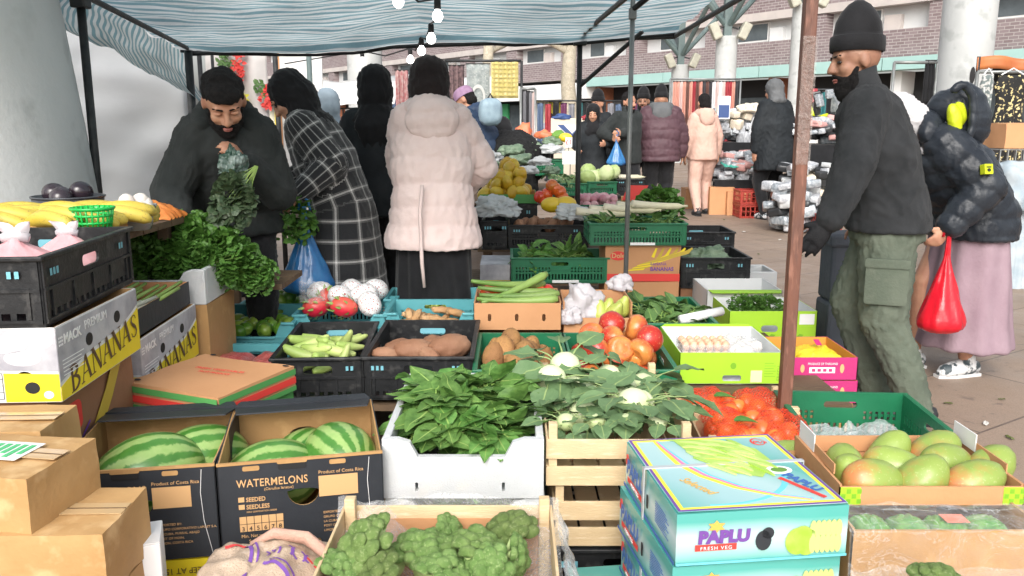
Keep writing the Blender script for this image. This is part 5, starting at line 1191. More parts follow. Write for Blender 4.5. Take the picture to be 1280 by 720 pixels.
# ---------------------------------------------------------------- wooden crates of kohlrabi
lc, rz, w = place(683, 540, 2.1, 868, 0, .155); kc = wood_crate('slatted wooden crate of kohlrabi, top one beside the spinach crate', lc, rz, w, .6, .155)
wood_crate('slatted wooden crate directly below the kohlrabi crate', (lc[0] + .02, lc[1] + .01, lc[2] - .18), rz, w, .58, .155)
crate('dark crate at ground level below the slatted wooden crates', (lc[0] + .02, lc[1] + .02, .003), rz, w, .56, lc[2] - .19, 'crate_black')
KB = []
for k in range(3):
    b = MB(); r_ = random.Random(70 + k)
    for q in range(9):
        a = q * .7; d = Vector((math.cos(a) * .8, math.sin(a) * .8, r_.uniform(.05, .5))).normalized(); p0 = d * .035; L = r_.uniform(.05, .11)
        b.tube([p0, p0 + d * L * .5 + Vector((0, 0, .01)), p0 + d * L], [.0035, .003, .0024], 6, 1, cap=False)
        leaf(b, p0 + d * L, (d + Vector((r_.uniform(-.3, .3), r_.uniform(-.3, .3), r_.uniform(-.8, -.2)))), (r_.uniform(-.4, .4), 0, 1), r_.uniform(.08, .13), r_.uniform(.06, .095), r_.uniform(.2, 1.), .25, 0, 5, .18, q, rib=True)
    KB.append(b.mesh('kohlrabi_leaves', [MATS['leaf_kohl'], M('kohl_stem', (.25, .34, .13))], True))
def kohl(p, k, sc, rot):
    o = thing('kohlrabi', 'pale green kohlrabi bulb with grey-green leaves in the slatted crate', 'kohlrabi', p, 0, 'kohlrabi in the slatted crate'); o.rotation_euler = rot; o.scale = (sc,) * 3
    link('bulb', GEO['kohlrabi'], o); link('leaves', KB[k % 3], o).scale = (1, 1, .6)
for k in range(13):
    x, y = .06 + (w - .12) * ((k * .618 + .2) % 1), .23 + .3 * k / 12; kohl(loc2w(kc, (x, y, .105 + .02 * math.sin(k * 1.7) + .02)), k, rnd.uniform(.9, 1.15), (rnd.uniform(-.3, .3), rnd.uniform(-.3, .3), rnd.uniform(0, 6)))
for k in range(4): kohl(loc2w(kc, (.06 + .085 * k, .13, .135)), k, .62, (.1, rnd.uniform(-.2, .2), k * 1.3))
kohl(loc2w(kc, (.03, .42, .17)), 1, 1.1, (.1, -.15, .4)); kohl(loc2w(kc, (.26, .22, .16)), 2, 1.1, (.1, .1, 2)); kohl(loc2w(kc, (.08, .5, .19)), 0, 1.1, (.2, -.2, 1))
# ---------------------------------------------------------------- broccoli crate
def broccoli_mesh(name, seed):
    r_ = random.Random(seed); b = MB(); b.m = 1
    b.tube([(0, 0, -.09), (0, 0, -.05), (0, 0, -.01)], [.02, .019, .024], 12)
    vs, fs = ICO[3]
    for k in range(30):
        a = k * 2.4; ra = .012 + .058 * (k / 29) ** .6 if k else 0; c = Vector((ra * math.cos(a), ra * math.sin(a), .036 - .045 * (ra / .07) ** 2 + r_.uniform(-.006, .006))); rr = r_.uniform(.016, .023)
        b.tube([(0, 0, -.04), c * .6 + Vector((0, 0, -.012)), c], [.009, .008, .011], 8, 1)
        out = []
        for p in vs:
            v_ = noise.voronoi(p * 6.5 + Vector((k * 3., seed, 0)))[0][0]; v2 = noise.voronoi(p * 15 + Vector((k, seed, 3)))[0][0]
            s = 1 + .2 * (.55 - v_) + .13 * (.5 - v2); z = p.z if p.z > -.2 else -.2 + (p.z + .2) * .25
            out.append(c + Vector((p.x, p.y, z * .85)) * rr * s)
        b.add(out, fs, 0)
    m = b.mesh(name, [M('broccoli_floret', (.15, .27, .06), (.27, .41, .12), 38, .8, .9, 520, c3=(.38, .5, .2), vary=.25), M('broccoli_stalk', (.42, .52, .22), (.34, .45, .17), 20, .5)], True); return m
BR = [broccoli_mesh('broccoli', k) for k in range(3)]
YB = 1.74; A = P(430, 628, YB); wB = XU(690, YB, A.z) - A.x; dB, hB = .38, .19; lcB = (A.x, YB - dB, A.z - hB)
bcr = wood_crate('pale wooden crate lined with clear plastic and filled with broccoli', lcB, 0, wB, dB, hB, 1, solid=True)
carton('plain brown carton underneath the broccoli crate', (lcB[0], lcB[1] + .01, 0), 0, wB, dB - .02, lcB[2] - .004, 'kraft')
b = MB(); b.panel(rect(.007, .01, wB - .007, hB * .82), (), -.0095, -.0065, face('back', wB, dB, hB)); b.build('card_lining', MATS['kraft_orange'], bcr)
for k, (u, v, Y, rx, ry, sc) in enumerate(((455, 690, 1.74, .3, -.9, 1.15), (525, 690, 1.8, -.1, .1, 1.05), (594, 690, 1.8, .5, .2, 1.1), (636, 665, 1.87, .2, .3, .95), (470, 720, 1.68, .8, -.2, .9), (555, 715, 1.72, -.2, .4, .9), (640, 700, 1.78, 1.7, .2, .8), (432, 712, 1.7, .2, -.4, .85), (560, 672, 1.9, -1.1, -.2, .75), (608, 716, 1.72, .9, .6, .85))):
    p = P(u, v, Y * .89); fol('broccoli', p, BR[k % 3], 'green broccoli head in the plastic-lined wooden crate', 'broccoli', 'broccoli heads in the plastic-lined crate', (rx, ry, k * 1.3), sc * .85)
def liner(a, c):
    x = -.015 + (wB + .03) * a; y = dB + .012 - .3 * c * c - .02 * math.sin(a * 9); z = hB + .008 - .16 * math.sin(min(1, c * 1.3) * 1.57) * (.55 + .45 * math.sin(math.pi * a)) + .012 * nz((a * 12, c * 8, 0), 1)
    return (x, y, max(z, .03))
film('liner_film', (.93, .95, .97), .03, .1, .8, 9, .3)
b = MB(); b.grid(liner, 50, 40); b.build('plastic_liner', film('crate_liner', (.9, .92, .94), .16, .12, 1., 15, .35), bcr, True)
def liner2(a, c): return (wB + .008 + .05 * math.sin(a * 3.1) * (.4 + c) + .02 * nz((a * 6, c * 6, 4), 1), dB - .05 - .35 * c, hB + .01 - .2 * a)
b = MB(); b.grid(liner2, 24, 24); b.build('plastic_overhang', film('crate_liner'), bcr, True)
# ---------------------------------------------------------------- branded teal vegetable boxes
def teal_print():
    m, n, l, b = nt('teal_print'); MATS['teal_print'] = m
    tc = n.new('ShaderNodeTexCoord'); sp = n.new('ShaderNodeSeparateXYZ'); l.new(tc.outputs['Object'], sp.inputs[0])
    z = math_(n, l, 'ADD', math_(n, l, 'MULTIPLY', sp.outputs[2], 1 / .115), math_(n, l, 'MULTIPLY_ADD', tnoise(n, l, tc.outputs['Object'], 3, 2), .3, -.15))
    c = ramp(n, l, z, ((.0, (.1, .4, .36)), (.25, (.36, .58, .57)), (.5, (.5, .64, .65)), (.8, (.09, .38, .34)), (1., (.09, .38, .34))))
    l.new(c, b.inputs['Base Color']); b.inputs['Roughness'].default_value = .25; b.inputs['Coat Weight'].default_value = .3
teal_print()
def teal_print2():
    m, n, l, b = nt('teal_top_print'); MATS['teal_top'] = m
    tc = n.new('ShaderNodeTexCoord'); sp = n.new('ShaderNodeSeparateXYZ'); l.new(tc.outputs['Object'], sp.inputs[0])
    f = math_(n, l, 'ADD', math_(n, l, 'MULTIPLY', sp.outputs[0], 2.2), math_(n, l, 'MULTIPLY', sp.outputs[1], 1.6))
    c = ramp(n, l, math_(n, l, 'FRACT', f), ((0., (.1, .38, .35)), (.35, (.32, .52, .54)), (.7, (.4, .57, .58)), (1., (.13, .41, .39))))
    l.new(c, b.inputs['Base Color']); b.inputs['Roughness'].default_value = .4; b.inputs['Coat Weight'].default_value = .08
teal_print2()
M('pod_green', (.3, .5, .05), (.42, .6, .12), 20, .3); M('pod_light', (.5, .66, .2)); M('pod_dark', (.12, .26, .04)); M('pink_line', (.75, .2, .4)); M('sky_line', (.15, .55, .65)); M('strap', (.42, .44, .46), rough=.4)
M('sheen_yellow', (.82, .72, .06)); M('gold_print', (.7, .4, .08))
def papbox(label, loc, rz, w, d, h, top=False):
    t = carton(label, loc, rz, w, d, h, 'teal_print', tape=False, bulge=.003, name='vegetable_box')
    z1 = .0045
    Tl, Tf, Tt = face('left', w, d, h), face('front', w, d, h), face('top', w, d, h)
    pu, ye = MATS['print_purple'], MATS['sheen_yellow']
    decal(t, 'base_line', MATS['print_blue'], Tl, [rect(0, 0.001, d, .009)], z1); decal(t, 'base_line', MATS['sky_line'], Tf, [rect(0, 0.001, w, .006)], z1)
    text(t, 'PAPLU', Tl, d * .25, h * .42, .05, MATS['print_blue'], 1.0, 'CENTER', .0056, bold=.002, shear=.15); decal(t, 'red_band', MATS['print_red'], Tl, [rect(d * .09, h * .22, d * .43, h * .34)], z1 + .0005); text(t, 'FRESH VEG', Tl, d * .26, h * .24, .014, MATS['print_white'], 1, 'CENTER', .0066)
    decal(t, 'emblem', MATS['print_red'], Tl, [ell(d * .07, h * .72, .012, .012, 5), ell(d * .05, h * .62, .007, .009, 5)], z1)
    decal(t, 'small_print', MATS['print_blue'], Tl, [rect(d * .66, h * (.3 + .05 * q), d * (.9 - .03 * (q % 3)), h * (.3 + .05 * q) + .0016) for q in range(9)], z1)
    decal(t, 'hand_hole_shade', MATS['black'], Tl, [rrect(d * .5, h * .3, d * .53, h * .6, .006)], z1 + .001)  # painted dark slot on an uncut side
    # front
    text(t, 'PAPLU', Tf, w * .12, h * .44, .036, pu, 1.05, 'LEFT', .0056, bold=.0022, shear=.06); decal(t, 'red_band', MATS['print_red'], Tf, [rect(w * .105, h * .28, w * .345, h * .4)], z1 + .0005); text(t, 'FRESH VEG', Tf, w * .225, h * .305, .0105, MATS['print_white'], 1.1, 'CENTER', .0066, space=1.25)
    decal(t, 'emblem', MATS['gold_print'], Tf, [[(w * .225 + .02 * math.cos(R(a)) * (1 if a % 60 else .55), h * .74 + .014 * math.sin(R(a)) * (1 if a % 60 else .6)) for a in range(0, 360, 30)]], z1)
    decal(t, 'hand_hole_shade', MATS['box_charcoal'], Tf, [ell(w * .5, h * .42, .017, .022, 18), ell(w * .525, h * .56, .013, .013, 14)], z1 + .001)  # charcoal patches painting the dark of the grip opening
    b = MB()
    for q, (cx, cy, rx, ry) in enumerate(((.70, .36, .026, .03), (.755, .34, .024, .03), (.73, .5, .02, .018))): b.panel(ell(w * cx, h * cy, rx, ry, 22), (), z1, z1 + .0005 + .0003 * q, Tf)
    b.build('vegetable_print', MATS['pod_green'], t)
    b = MB()
    for q in range(6): b.panel(ell(w * (.79 + .03 * q), h * .58, .0075, .02, 12), (), z1, z1 + .0008 + .0002 * q, Tf); b.panel(ell(w * (.79 + .03 * q), h * .3, .0075, .022, 12), (), z1, z1 + .001 + .0002 * q, Tf)
    b.build('vegetable_print', MATS['pod_light'], t)
    if not top: return t
    # lid artwork
    decal(t, 'lid_print', MATS['teal_top'], Tt, [rect(.002, .002, w - .002, d - .002)], z1)
    e = .004; decal(t, 'purple_border', pu, Tt, [rect(e, e, w - e, d - e)], z1 + .0006, .0005, [rect(e + .006, e + .006, w - e - .006, d - e - .006)])
    e = .0105; decal(t, 'yellow_border', ye, Tt, [rect(e, e, w - e, d - e)], z1 + .0006, .0005, [rect(e + .008, e + .008, w - e - .008, d - e - .008)])
    def sweep(off, width, mat, name, dz):
        pts = [(.07 + off * .3, d - .02), (.075 + off * .5, d * .82), (.09 + off, d * .6), (.12 + off, d * .42), (.17 + off * .9, d * .26), (.235 + off * .6, d * .14), (.3 + off * .3, .028)]
        fine = []
        for i in range(len(pts) - 1):
            for q in range(4): f = q / 4; fine.append((pts[i][0] * (1 - f) + pts[i + 1][0] * f, pts[i][1] * (1 - f) + pts[i + 1][1] * f))
        fine.append(pts[-1]); decal(t, name, mat, Tt, [curvepoly(fine, [width] * len(fine))], z1 + .0008 + dz)
    sweep(-.012, .011, ye, 'yellow_sweep', 0); sweep(0.0, .007, MATS['pink_line'], 'pink_sweep', .0002); sweep(.011, .004, MATS['sky_line'], 'blue_sweep', .0004)
    arc = [(w * .3 + w * .5 * math.cos(R(a)), d * .42 + d * .36 * math.sin(R(a))) for a in range(-100, 12, 8)]; decal(t, 'blue_arc', MATS['sky_line'], Tt, [curvepoly(arc, [.004 + .014 * (k / len(arc)) for k in range(len(arc))])], z1 + .0007)
    b = MB(); b2 = MB(); r_ = random.Random(5)
    b2.panel([(w * .3, d * .97), (w * .62, d * .93), (w * .8, d * .76), (w * .82, d * .56), (w * .66, d * .36), (w * .5, d * .44), (w * .36, d * .66)], (), z1 + .0012, z1 + .0014, Tt)
    for q in range(26):
        f = q / 25; cx, cy = w * (.36 + .4 * ((q * .618) % 1)), d * (.9 - .46 * f); a = -.75 + r_.uniform(-.45, .45); L = r_.uniform(.025, .05); pts = [(cx + L * (s - .5) * 2 * math.cos(a) , cy + L * (s - .5) * 2 * math.sin(a) + .012 * math.sin(s * 3.1)) for s in [0, .15, .3, .5, .7, .85, 1]]
        (b if q % 3 else b2).panel(curvepoly(pts, [.002, .009, .012, .013, .012, .009, .002]), (), z1 + .0014, z1 + .0016 + .00012 * q, Tt)
    b.build('pod_print', MATS['pod_light'], t); b2.build('pod_print', MATS['pod_green'], t)
    decal(t, 'round_seal', MATS['print_white'], Tt, [ell(w * .8, d * .44, .03, .022)], z1 + .0022); decal(t, 'seal_leaf', MATS['pod_dark'], Tt, [ell(w * .8, d * .44, .019, .013)], z1 + .0028)
    decal(t, 'red_ring', MATS['print_red'], Tt, [ell(w * .86, d * .87, .018, .022)], z1 + .0014, .0004, [ell(w * .865, d * .87, .015, .019)]); text(t, 'PVF', Tt, w * .82, d * .85, .022, MATS['print_red'], z=z1 + .0016, rot=-.3)
    text(t, 'PAPLU', Tt, w * .78, d * .37, .034, MATS['print_blue'], 1, 'LEFT', z1 + .0024, rot=R(-66), bold=.0014); decal(t, 'red_band', MATS['print_red'], Tt, [bar((w * .755, d * .34), (w * .9, .03), .011)], z1 + .002)
    text(t, 'Selected', Tt, w * .14, d * .38, .034, MATS['gold_print'], .8, 'LEFT', z1 + .0018, rot=R(-62), shear=.3)
    b = MB(); f = .56; b.box((-.006, d * f - .006, h + .004), (w + .006, d * f + .006, h + .0075)); b.box((-.0075, d * f - .006, -.25), (-.005, d * f + .006, h + .0075)); b.box((w + .005, d * f - .006, -.25), (w + .0075, d * f + .006, h + .0075)); b.build('strap', MATS['strap'], t)
    return t
A, B_ = P(846, 655, 1.58), P(1068, 664, 1.58); Z = .548; x0 = XU(846, 1.58, Z); x1 = XU(1068, 1.6, Z); pw = x1 - x0
pd, ph = .4, .112; pyaw = R(7)
for k, nm in enumerate(('glossy teal vegetable box with bean pods on its lid, top of the strapped stack', 'teal vegetable box in the middle of the strapped stack', 'teal vegetable box third down in the strapped stack')):
    papbox(nm, (x0 - .004 * k, 1.575 + .004 * k, Z - ph - k * (ph + .006)), pyaw + R((0, 1.2, -.5)[k]), pw, pd, ph, k == 0)
q = P(745, 690, 1.7); papbox('teal vegetable box standing apart, lower than the strapped stack', (q.x, 1.66, .08), pyaw, .3, .34, ph)
carton('plain brown carton beneath the strapped teal boxes', (x0 + .01, 1.6, 0), pyaw, pw - .02, pd - .02, Z - 3 * ph - .016, 'kraft')
# ---------------------------------------------------------------- mango trays and wrapped box
def tray(label, u, v, Y, u2, dY, d, h):
    lc, rz, w = place(u, v, Y, u2, dY, h)
    t = carton(label, lc, rz, w, d, h, 'kraft_orange', True, 'kraft_orange', name='fruit_tray', front_h=h * .9)
    for f in ('front',):
        T = face(f, w, d, h)
        for x_ in (0, w - .05): decal(t, 'corner_print', MATS['box_lime'], T, [rect(x_ + .002, h * .05, x_ + .048, h * .88)]); decal(t, 'check_print', MATS['lime_dark'], T, [rect(x_ + .004 + .012 * a, h * .1 + .012 * c, x_ + .014 + .012 * a, h * .1 + .012 * c + .011) for a in range(4) for c in range(3) if (a + c) % 2], .0018)
    for x_, s in ((.008, 1), (w - .011, -1)):
        b = MB(); b.box((x_, .06, h), (x_ + .003, d - .12, h + .025)); b.build('side_tab', MATS['kraft_orange'], t); b = MB(); b.box((x_, d - .115, h), (x_ + .003, d - .01, h + .045)); b.build('side_tab', MATS['box_white'], t)
    return t, w
m1, mw = tray('open cardboard mango tray with green checked corners, nearer the paving', 1050, 606, 1.79, 1282, 0, .31, .05)
m0, _ = tray('open cardboard mango tray half hidden by the teal vegetable boxes', 826, 618, 2.0, 1046, 0, .28, .07)
MG = 'large green and orange mango in the tray nearer the paving'
for k, (u, v, dy, sc, a) in enumerate(((1090, 605, .09, 1.25, .3), (1055, 585, .24, 1.0, 1.5), (1115, 592, .2, 1.15, -.4), (1165, 577, .31, 1.2, .2), (1183, 594, .22, 1.2, .5), (1150, 612, .09, 1.2, -.1), (1215, 615, .08, 1.2, .1), (1062, 600, .16, 1.0, .9), (1235, 606, .2, 1.1, .3), (1110, 575, .32, 1.05, .4))):
    p = P(u, v, 1.79 + dy * .78); p.z = min(max(p.z, .49), .55); fol('mango', p, GEO['mango'], MG, 'mango', 'mangoes in the tray nearer the paving', (rnd.uniform(-.4, .4), rnd.uniform(-.5, .5), a + (3.1 if k % 3 == 1 else 0)), sc * .86)
for k, (x, y) in enumerate(((.3, .07), (.36, .12), (.34, .2), (.24, .2), (.37, .26), (.26, .28))): fol('mango', loc2w(m0, (x, y * .85, .055)), GEO['mango'], 'green mango in the half hidden tray', 'mango', 'mangoes in the half hidden tray', (rnd.uniform(-.4, .4), rnd.uniform(-.5, .5), rnd.uniform(0, 6)), 1.15)
carton('brown carton under the half hidden mango tray', (m0.location.x + .01, 2.02, 0), 0, .36, .24, m0.location.z - .003, 'kraft')
lc, rz, w = place(1066, 661, 1.66, 1310, 0, .3); wr = carton('brown carton wrapped in clear plastic film, in front of the mango trays', lc, rz, w, .44, .3, 'kraft', True, 'kraft', front_h=.296)
b = MB(); b.grid(lambda a, c: (-.01 + (w + .02) * a, -.02 + .13 * c, .302 + .012 * nz((a * 8, c * 6, 2), 1) + .012 * math.sin(c * 3)), 50, 40); b.build('plastic_film', film('liner_film'), wr, True)
b = MB(); b.grid(lambda a, c: (-.01 + (w + .02) * a, -.012 - .012 * c + .008 * nz((a * 8, c * 6, 5), 1), .3 - .28 * c), 50, 30); b.build('plastic_film', film('liner_film'), wr, True)
M('pack_green', (.08, .25, .05), (.16, .36, .08), 40, .4); M('pack_orange', (.72, .2, .12))
for k in range(4):
    t = thing('vegetable_pack', 'flat green vegetable pack under the film of the wrapped carton' if k != 2 else 'green vegetable pack with an orange-red sticker under the wrapping film', 'pack', loc2w(wr, (.03 + .085 * k, .015, .262)), 0, 'green packs in the wrapped carton' if k != 2 else None)
    b = MB(); b.grid(lambda a, c: (.08 * a, .1 * c, .03 * (math.sin(math.pi * a) * math.sin(math.pi * c)) ** .4 + .006 * nz((a * 9, c * 9, k), 1)), 16, 16); b.build('leaves', MATS['pack_green'], t, True)
    if k == 2: decal(t, 'sticker', MATS['pack_orange'], Matrix.Translation((0, 0, .034)), [rect(.02, .02, .07, .06)])
p = P(1174, 734, 1.42); fol('broccoli', p, BR[1], 'small dark broccoli head at the bottom edge by the wrapped carton', 'broccoli', None, (.2, .2, 0), .75)
lc = (p.x - .1, 1.3, p.z - .2); oc = wood_crate('wooden crate with a small broccoli head, in front of the wrapped carton', lc, 0, .5, .22, .12)
carton('brown carton under the crate with the small broccoli head', (lc[0], lc[1], 0), 0, .5, .2, lc[2] - .003, 'kraft')
b = MB(); b.grid(lambda a, c: (-.02 + .54 * a, .02 + .23 * c, .135 + .03 * c + .02 * nz((a * 9, c * 5, 8), 1)), 40, 20); b.build('plastic_film', film('liner_film'), oc, True)
# ---------------------------------------------------------------- green crate and tangerines
gx0, gx1 = .87, 1.29; gl = crate('empty green plastic crate with loose film, nearest the paving', (gx0, 2.26, .265), R(-4), gx1 - gx0, .48, .165, 'crate_green')
b = MB(); b.grid(lambda a, c: (.02 + .38 * a, .02 + .4 * c, .07 + .03 * nz((a * 5, c * 5, 0), 1) + .02 * nz((a * 15, c * 15, 2), 1)), 40, 40); o = b.build('plastic_film', film('film_clear2', (.8, .86, .88), .3, .15, .9, 22), None, True); o.location = loc2w(gl, (0, 0, 0)); tag(o, 'crumpled clear film lying in the empty green crate', 'plastic film')
carton('brown carton holding up the empty green crate', (gx0, 2.28, 0), R(-4), .4, .44, .262, 'kraft')
M('net_red', (.75, .05, .025), (.7, .09, .03), 30, .4)
def net_mat():
    m, n, l, b = nt('red_net'); MATS['red_net'] = m
    tc = n.new('ShaderNodeTexCoord'); mp = n.new('ShaderNodeMapping'); mp.inputs['Rotation'].default_value = (0, 0, R(45)); l.new(tc.outputs['Object'], mp.inputs[0]); sp = n.new('ShaderNodeSeparateXYZ'); l.new(mp.outputs[0], sp.inputs[0])
    fs = []
    for a in (0, 1): fs.append(math_(n, l, 'ABSOLUTE', math_(n, l, 'SINE', math_(n, l, 'MULTIPLY', sp.outputs[a], 420))))
    g = math_(n, l, 'MINIMUM', fs[0], fs[1]); k = math_(n, l, 'LESS_THAN', g, .5)
    b.inputs['Base Color'].default_value = (.8, .06, .02, 1); b.inputs['Roughness'].default_value = .35
    tr = n.new('ShaderNodeBsdfTransparent'); mx = n.new('ShaderNodeMixShader'); l.new(math_(n, l, 'MULTIPLY_ADD', k, .55, .12), mx.inputs[0]); l.new(tr.outputs[0], mx.inputs[1]); l.new(b.outputs[0], mx.inputs[2]); l.new(mx.outputs[0], n['Material Output'].inputs[0])
net_mat()
for k, (u, v, Y, u2, d, lab, lab2) in enumerate(((884, 556, 2.3, 1034, .31, 'small wooden crate of netted tangerines right beside the empty green crate', 'orange tangerine under red net in the crate beside the green crate'), (860, 521, 2.63, 1001, .3, 'small wooden crate of netted tangerines just behind the nearer tangerine crate', 'orange tangerine under red net in the tangerine crate farther back'))):
    lc, rz, w = place(u, v, Y, u2, 0, .1); tcr = wood_crate(lab, lc, R(-3), w, d, .1, 1)
    gl_ = 'tangerines in the %s crate' % ('nearer', 'farther')[k]
    heap('tangerine', lab2, 'tangerine', tcr, .045, w - .045, .045, d - .045, .05, 2, .058, gl_)
    for q in range(2):
        o_ = thing('net_bag', '%s red net bag of tangerines in the %s tangerine crate' % (('plump', 'flatter')[q], ('nearer', 'farther back')[k]), 'net bag', loc2w(tcr, (.012 + q * (w - .024) / 2, .02, .07)), R(-3))
        ww = (w - .024) / 2; b = MB(); b.grid(lambda a, c: (ww * a, (d - .04) * c, -.012 + .08 * (math.sin(math.pi * a) * math.sin(math.pi * c)) ** .3 + .012 * abs(math.sin(a * 8)) * abs(math.sin(c * 16)) + .008 * nz((a * 6, c * 12, q + k), 1)), 24, 36); b.build('net', MATS['red_net'], o_, True)
        b = MB(); leaf(b, (ww * .5, .06, .075), (1, .2, .1), (0, 0, 1), .08, .05, .5, .3); b.build('leaf', MATS['leaf_spinach'], o_, True) if q == 0 else None
    carton('brown carton under the %s tangerine crate' % ('nearer', 'farther')[k], (lc[0], lc[1] + .005, 0), R(-3), w - .01, d - .02, lc[2] - .003, 'kraft')
# ---------------------------------------------------------------- second row
trestle('long dark trestle carrying the middle rows of crates', -.95, 1.3, 3.06, 4.35, .27)
A = P(272, 497, 2.38); k2 = (A.x - .38 * .917, 2.38 + .38 * .399, A.z - .085); fb = carton('flat kraft box with red and green bands and red lettering, beside the black crates', k2, R(-23.5), .38, .36, .085, 'kraft_orange', tape=False, bulge=.003)
for f, L in (('front', .38), ('right', .36)):
    T = face(f, .38, .36, .085)
    for y0, y1, mm in ((.004, .02, 'print_green'), (.028, .05, 'print_red'), (.058, .078, 'print_green')): decal(fb, 'band', MATS[mm], T, [rect(.001, y0, L - .001, y1)], .0045)
T = face('top', .38, .36, .085); text(fb, 'FRESH VEGETABLES', T, .1, .2, .022, MATS['print_red'], 1, z=.0055, rot=R(4)); text(fb, 'FRUIT PRODUCE', T, .14, .17, .018, MATS['print_red'], .9, z=.0055, rot=R(4))
for x, y in ((.03, .03), (.36, .34), (.04, .35)): decal(fb, 'thumb_hole_shade', MATS['black'], T, [ell(x, y, .012, .007)], .005)  # black ovals painted for the dark inside the thumb holes
k3 = (k2[0] + .01, k2[1] + .01, k2[2] - .115); gb = carton('green printed vegetable box with red peppers on its side, under the flat banded box', k3, R(-23.5), .36, .35, .112, 'print_green', tape=False)
T = face('front', .36, .35, .112)
for q, (x, y, r) in enumerate(((.05, .07, .03), (.12, .05, .025), (.2, .07, .03), (.29, .06, .028))): decal(gb, 'pepper_print', MATS[('print_red', 'paper', 'print_red', 'print_tan')[q]], T, [ell(x, y, r, r * .8)], .005 + .0003 * q)
T = face('right', .36, .35, .112); decal(gb, 'pepper_print', MATS['print_red'], T, [ell(.2, .06, .04, .03)], .005)
carton('dark carton under the green printed vegetable box', (k3[0], k3[1], 0), R(-23.5), .35, .34, k3[2] - .003, 'kraft_dark')
crate('black crate standing upright between the banana cartons and the banded box', (-1.07, 2.58, .0), R(2), .1, .3, .45, 'crate_black', 'solid')
def pc(label, u, v, Y, u2, d, h, mat, style='slots', notch=(), dY=0, nd=1.0, group=None):
    lc, rz, w = place(u, v, Y, u2, dY, h); t = crate(label, lc, rz, w, d, h, mat, style, notch, group); t['w'] = w; t['d'] = d; return t, w
rt_, w = pc('teal crate of red netted packs behind the banded flat box', 232, 468, 3.06, 336, .45, .15, 'crate_teal', 'solid', ('front',))
M('pack_red', (.42, .05, .05), (.55, .15, .13), 60, .3, .3, 60, c3=(.62, .3, .27))
for k in range(2):
    o = link('red_pack', None) if False else None
    b = MB(); b.grid(lambda a, c: (.01 + (w / 2 - .02) * a, .36 * c, .05 * (math.sin(math.pi * a) * math.sin(math.pi * c)) ** .4 + .01 * nz((a * 5, c * 5, k), 1)), 20, 20); o = b.build('red_pack', MATS['pack_red'], None, True); o.location = loc2w(rt_, (k * w / 2, .03, .11)); tag(o, ('dark red netted pack at the left half of the teal crate', 'red netted pack touching the black okra crate, in the teal crate')[k], 'pack')
# black crate of green courgettes, black crate of sweet potatoes
oc_, w = pc('black crate of slender green courgettes', 340, 448, 3.06, 452, .58, .17, 'crate_black', 'solid', dY=.02)
for k in range(20):
    x, y = .06 + (w - .12) * ((k * .618) % 1), .06 + .44 * (k / 20); fol('green_courgette', loc2w(oc_, (x, y, .1 + .05 * math.sin(math.pi * k / 20))), GEO['okra'], 'slender pale green courgette in the black crate', 'courgette', 'courgettes in the black crate', (rnd.uniform(-.3, .3), rnd.uniform(-.3, .3) - (.9 if k in (3, 11) else 0), rnd.uniform(-.9, .9) + (1.2 if k % 4 == 0 else 0)), rnd.uniform(.85, 1.15))
sc_, w = pc('black crate of big sweet potatoes', 456, 446, 3.06, 589, .6, .17, 'crate_black', 'solid')
for k, (u, v, dy, s, a) in enumerate(((518, 438, .15, .78, .2), (562, 434, .16, .86, .5), (482, 443, .12, .5, .2), (540, 432, .35, .75, 1.4), (498, 436, .34, .7, .6), (572, 432, .42, .75, 1.9), (536, 444, .1, .5, 2.4))):
    p = P(u, v, 3.06 + dy); p.z = min(p.z, .47); fol('sweet_potato', p, GEO['sweet'], 'pinkish brown sweet potato in the black crate', 'sweet potato', 'sweet potatoes in the black crate', (rnd.uniform(-.2, .2), rnd.uniform(-.2, .2), a), s)
M('bag_film', (.7, .72, .72), (.6, .62, .63), 12, .25, .4, 30, translucent=.3)
gp, w = pc('green crate of brown potatoes', 594, 462, 2.98, 712, .55, .16, 'crate_green')
heap('potato', 'brown potato in the green crate beside the red tomatoes', 'potato', gp, .05, w - .05, .06, .5, .085, 2, .086, 'potatoes in the green crate')
for u, v, dy in ((638, 428, .26), (630, 437, .18), (655, 440, .2), (617, 447, .14)): fol('potato', P(u, v, 2.98 + dy), GEO['potato'], 'brown potato in the green crate beside the red tomatoes', 'potato', 'potatoes in the green crate', None, 1.1)
gt, w = pc('green crate of red pomegranates next to the potato crate', 716, 462, 2.98, 846, .55, .16, 'crate_green')
PG = 'large red and yellow pomegranate in the green crate'
heap('tomato', PG, 'pomegranate', gt, .06, w - .06, .07, .48, .1, 2, .1, 'pomegranates in the green crate', 'pomegranate')
for u, v, dy in ((740, 420, .22), (766, 424, .18), (795, 410, .26), (812, 424, .16), (775, 437, .1), (800, 440, .1), (765, 405, .34), (745, 438, .1)): fol('pomegranate', P(u, v, 2.98 + dy), GEO['tomato'], PG, 'pomegranate', 'pomegranates in the green crate', None, 1.1)
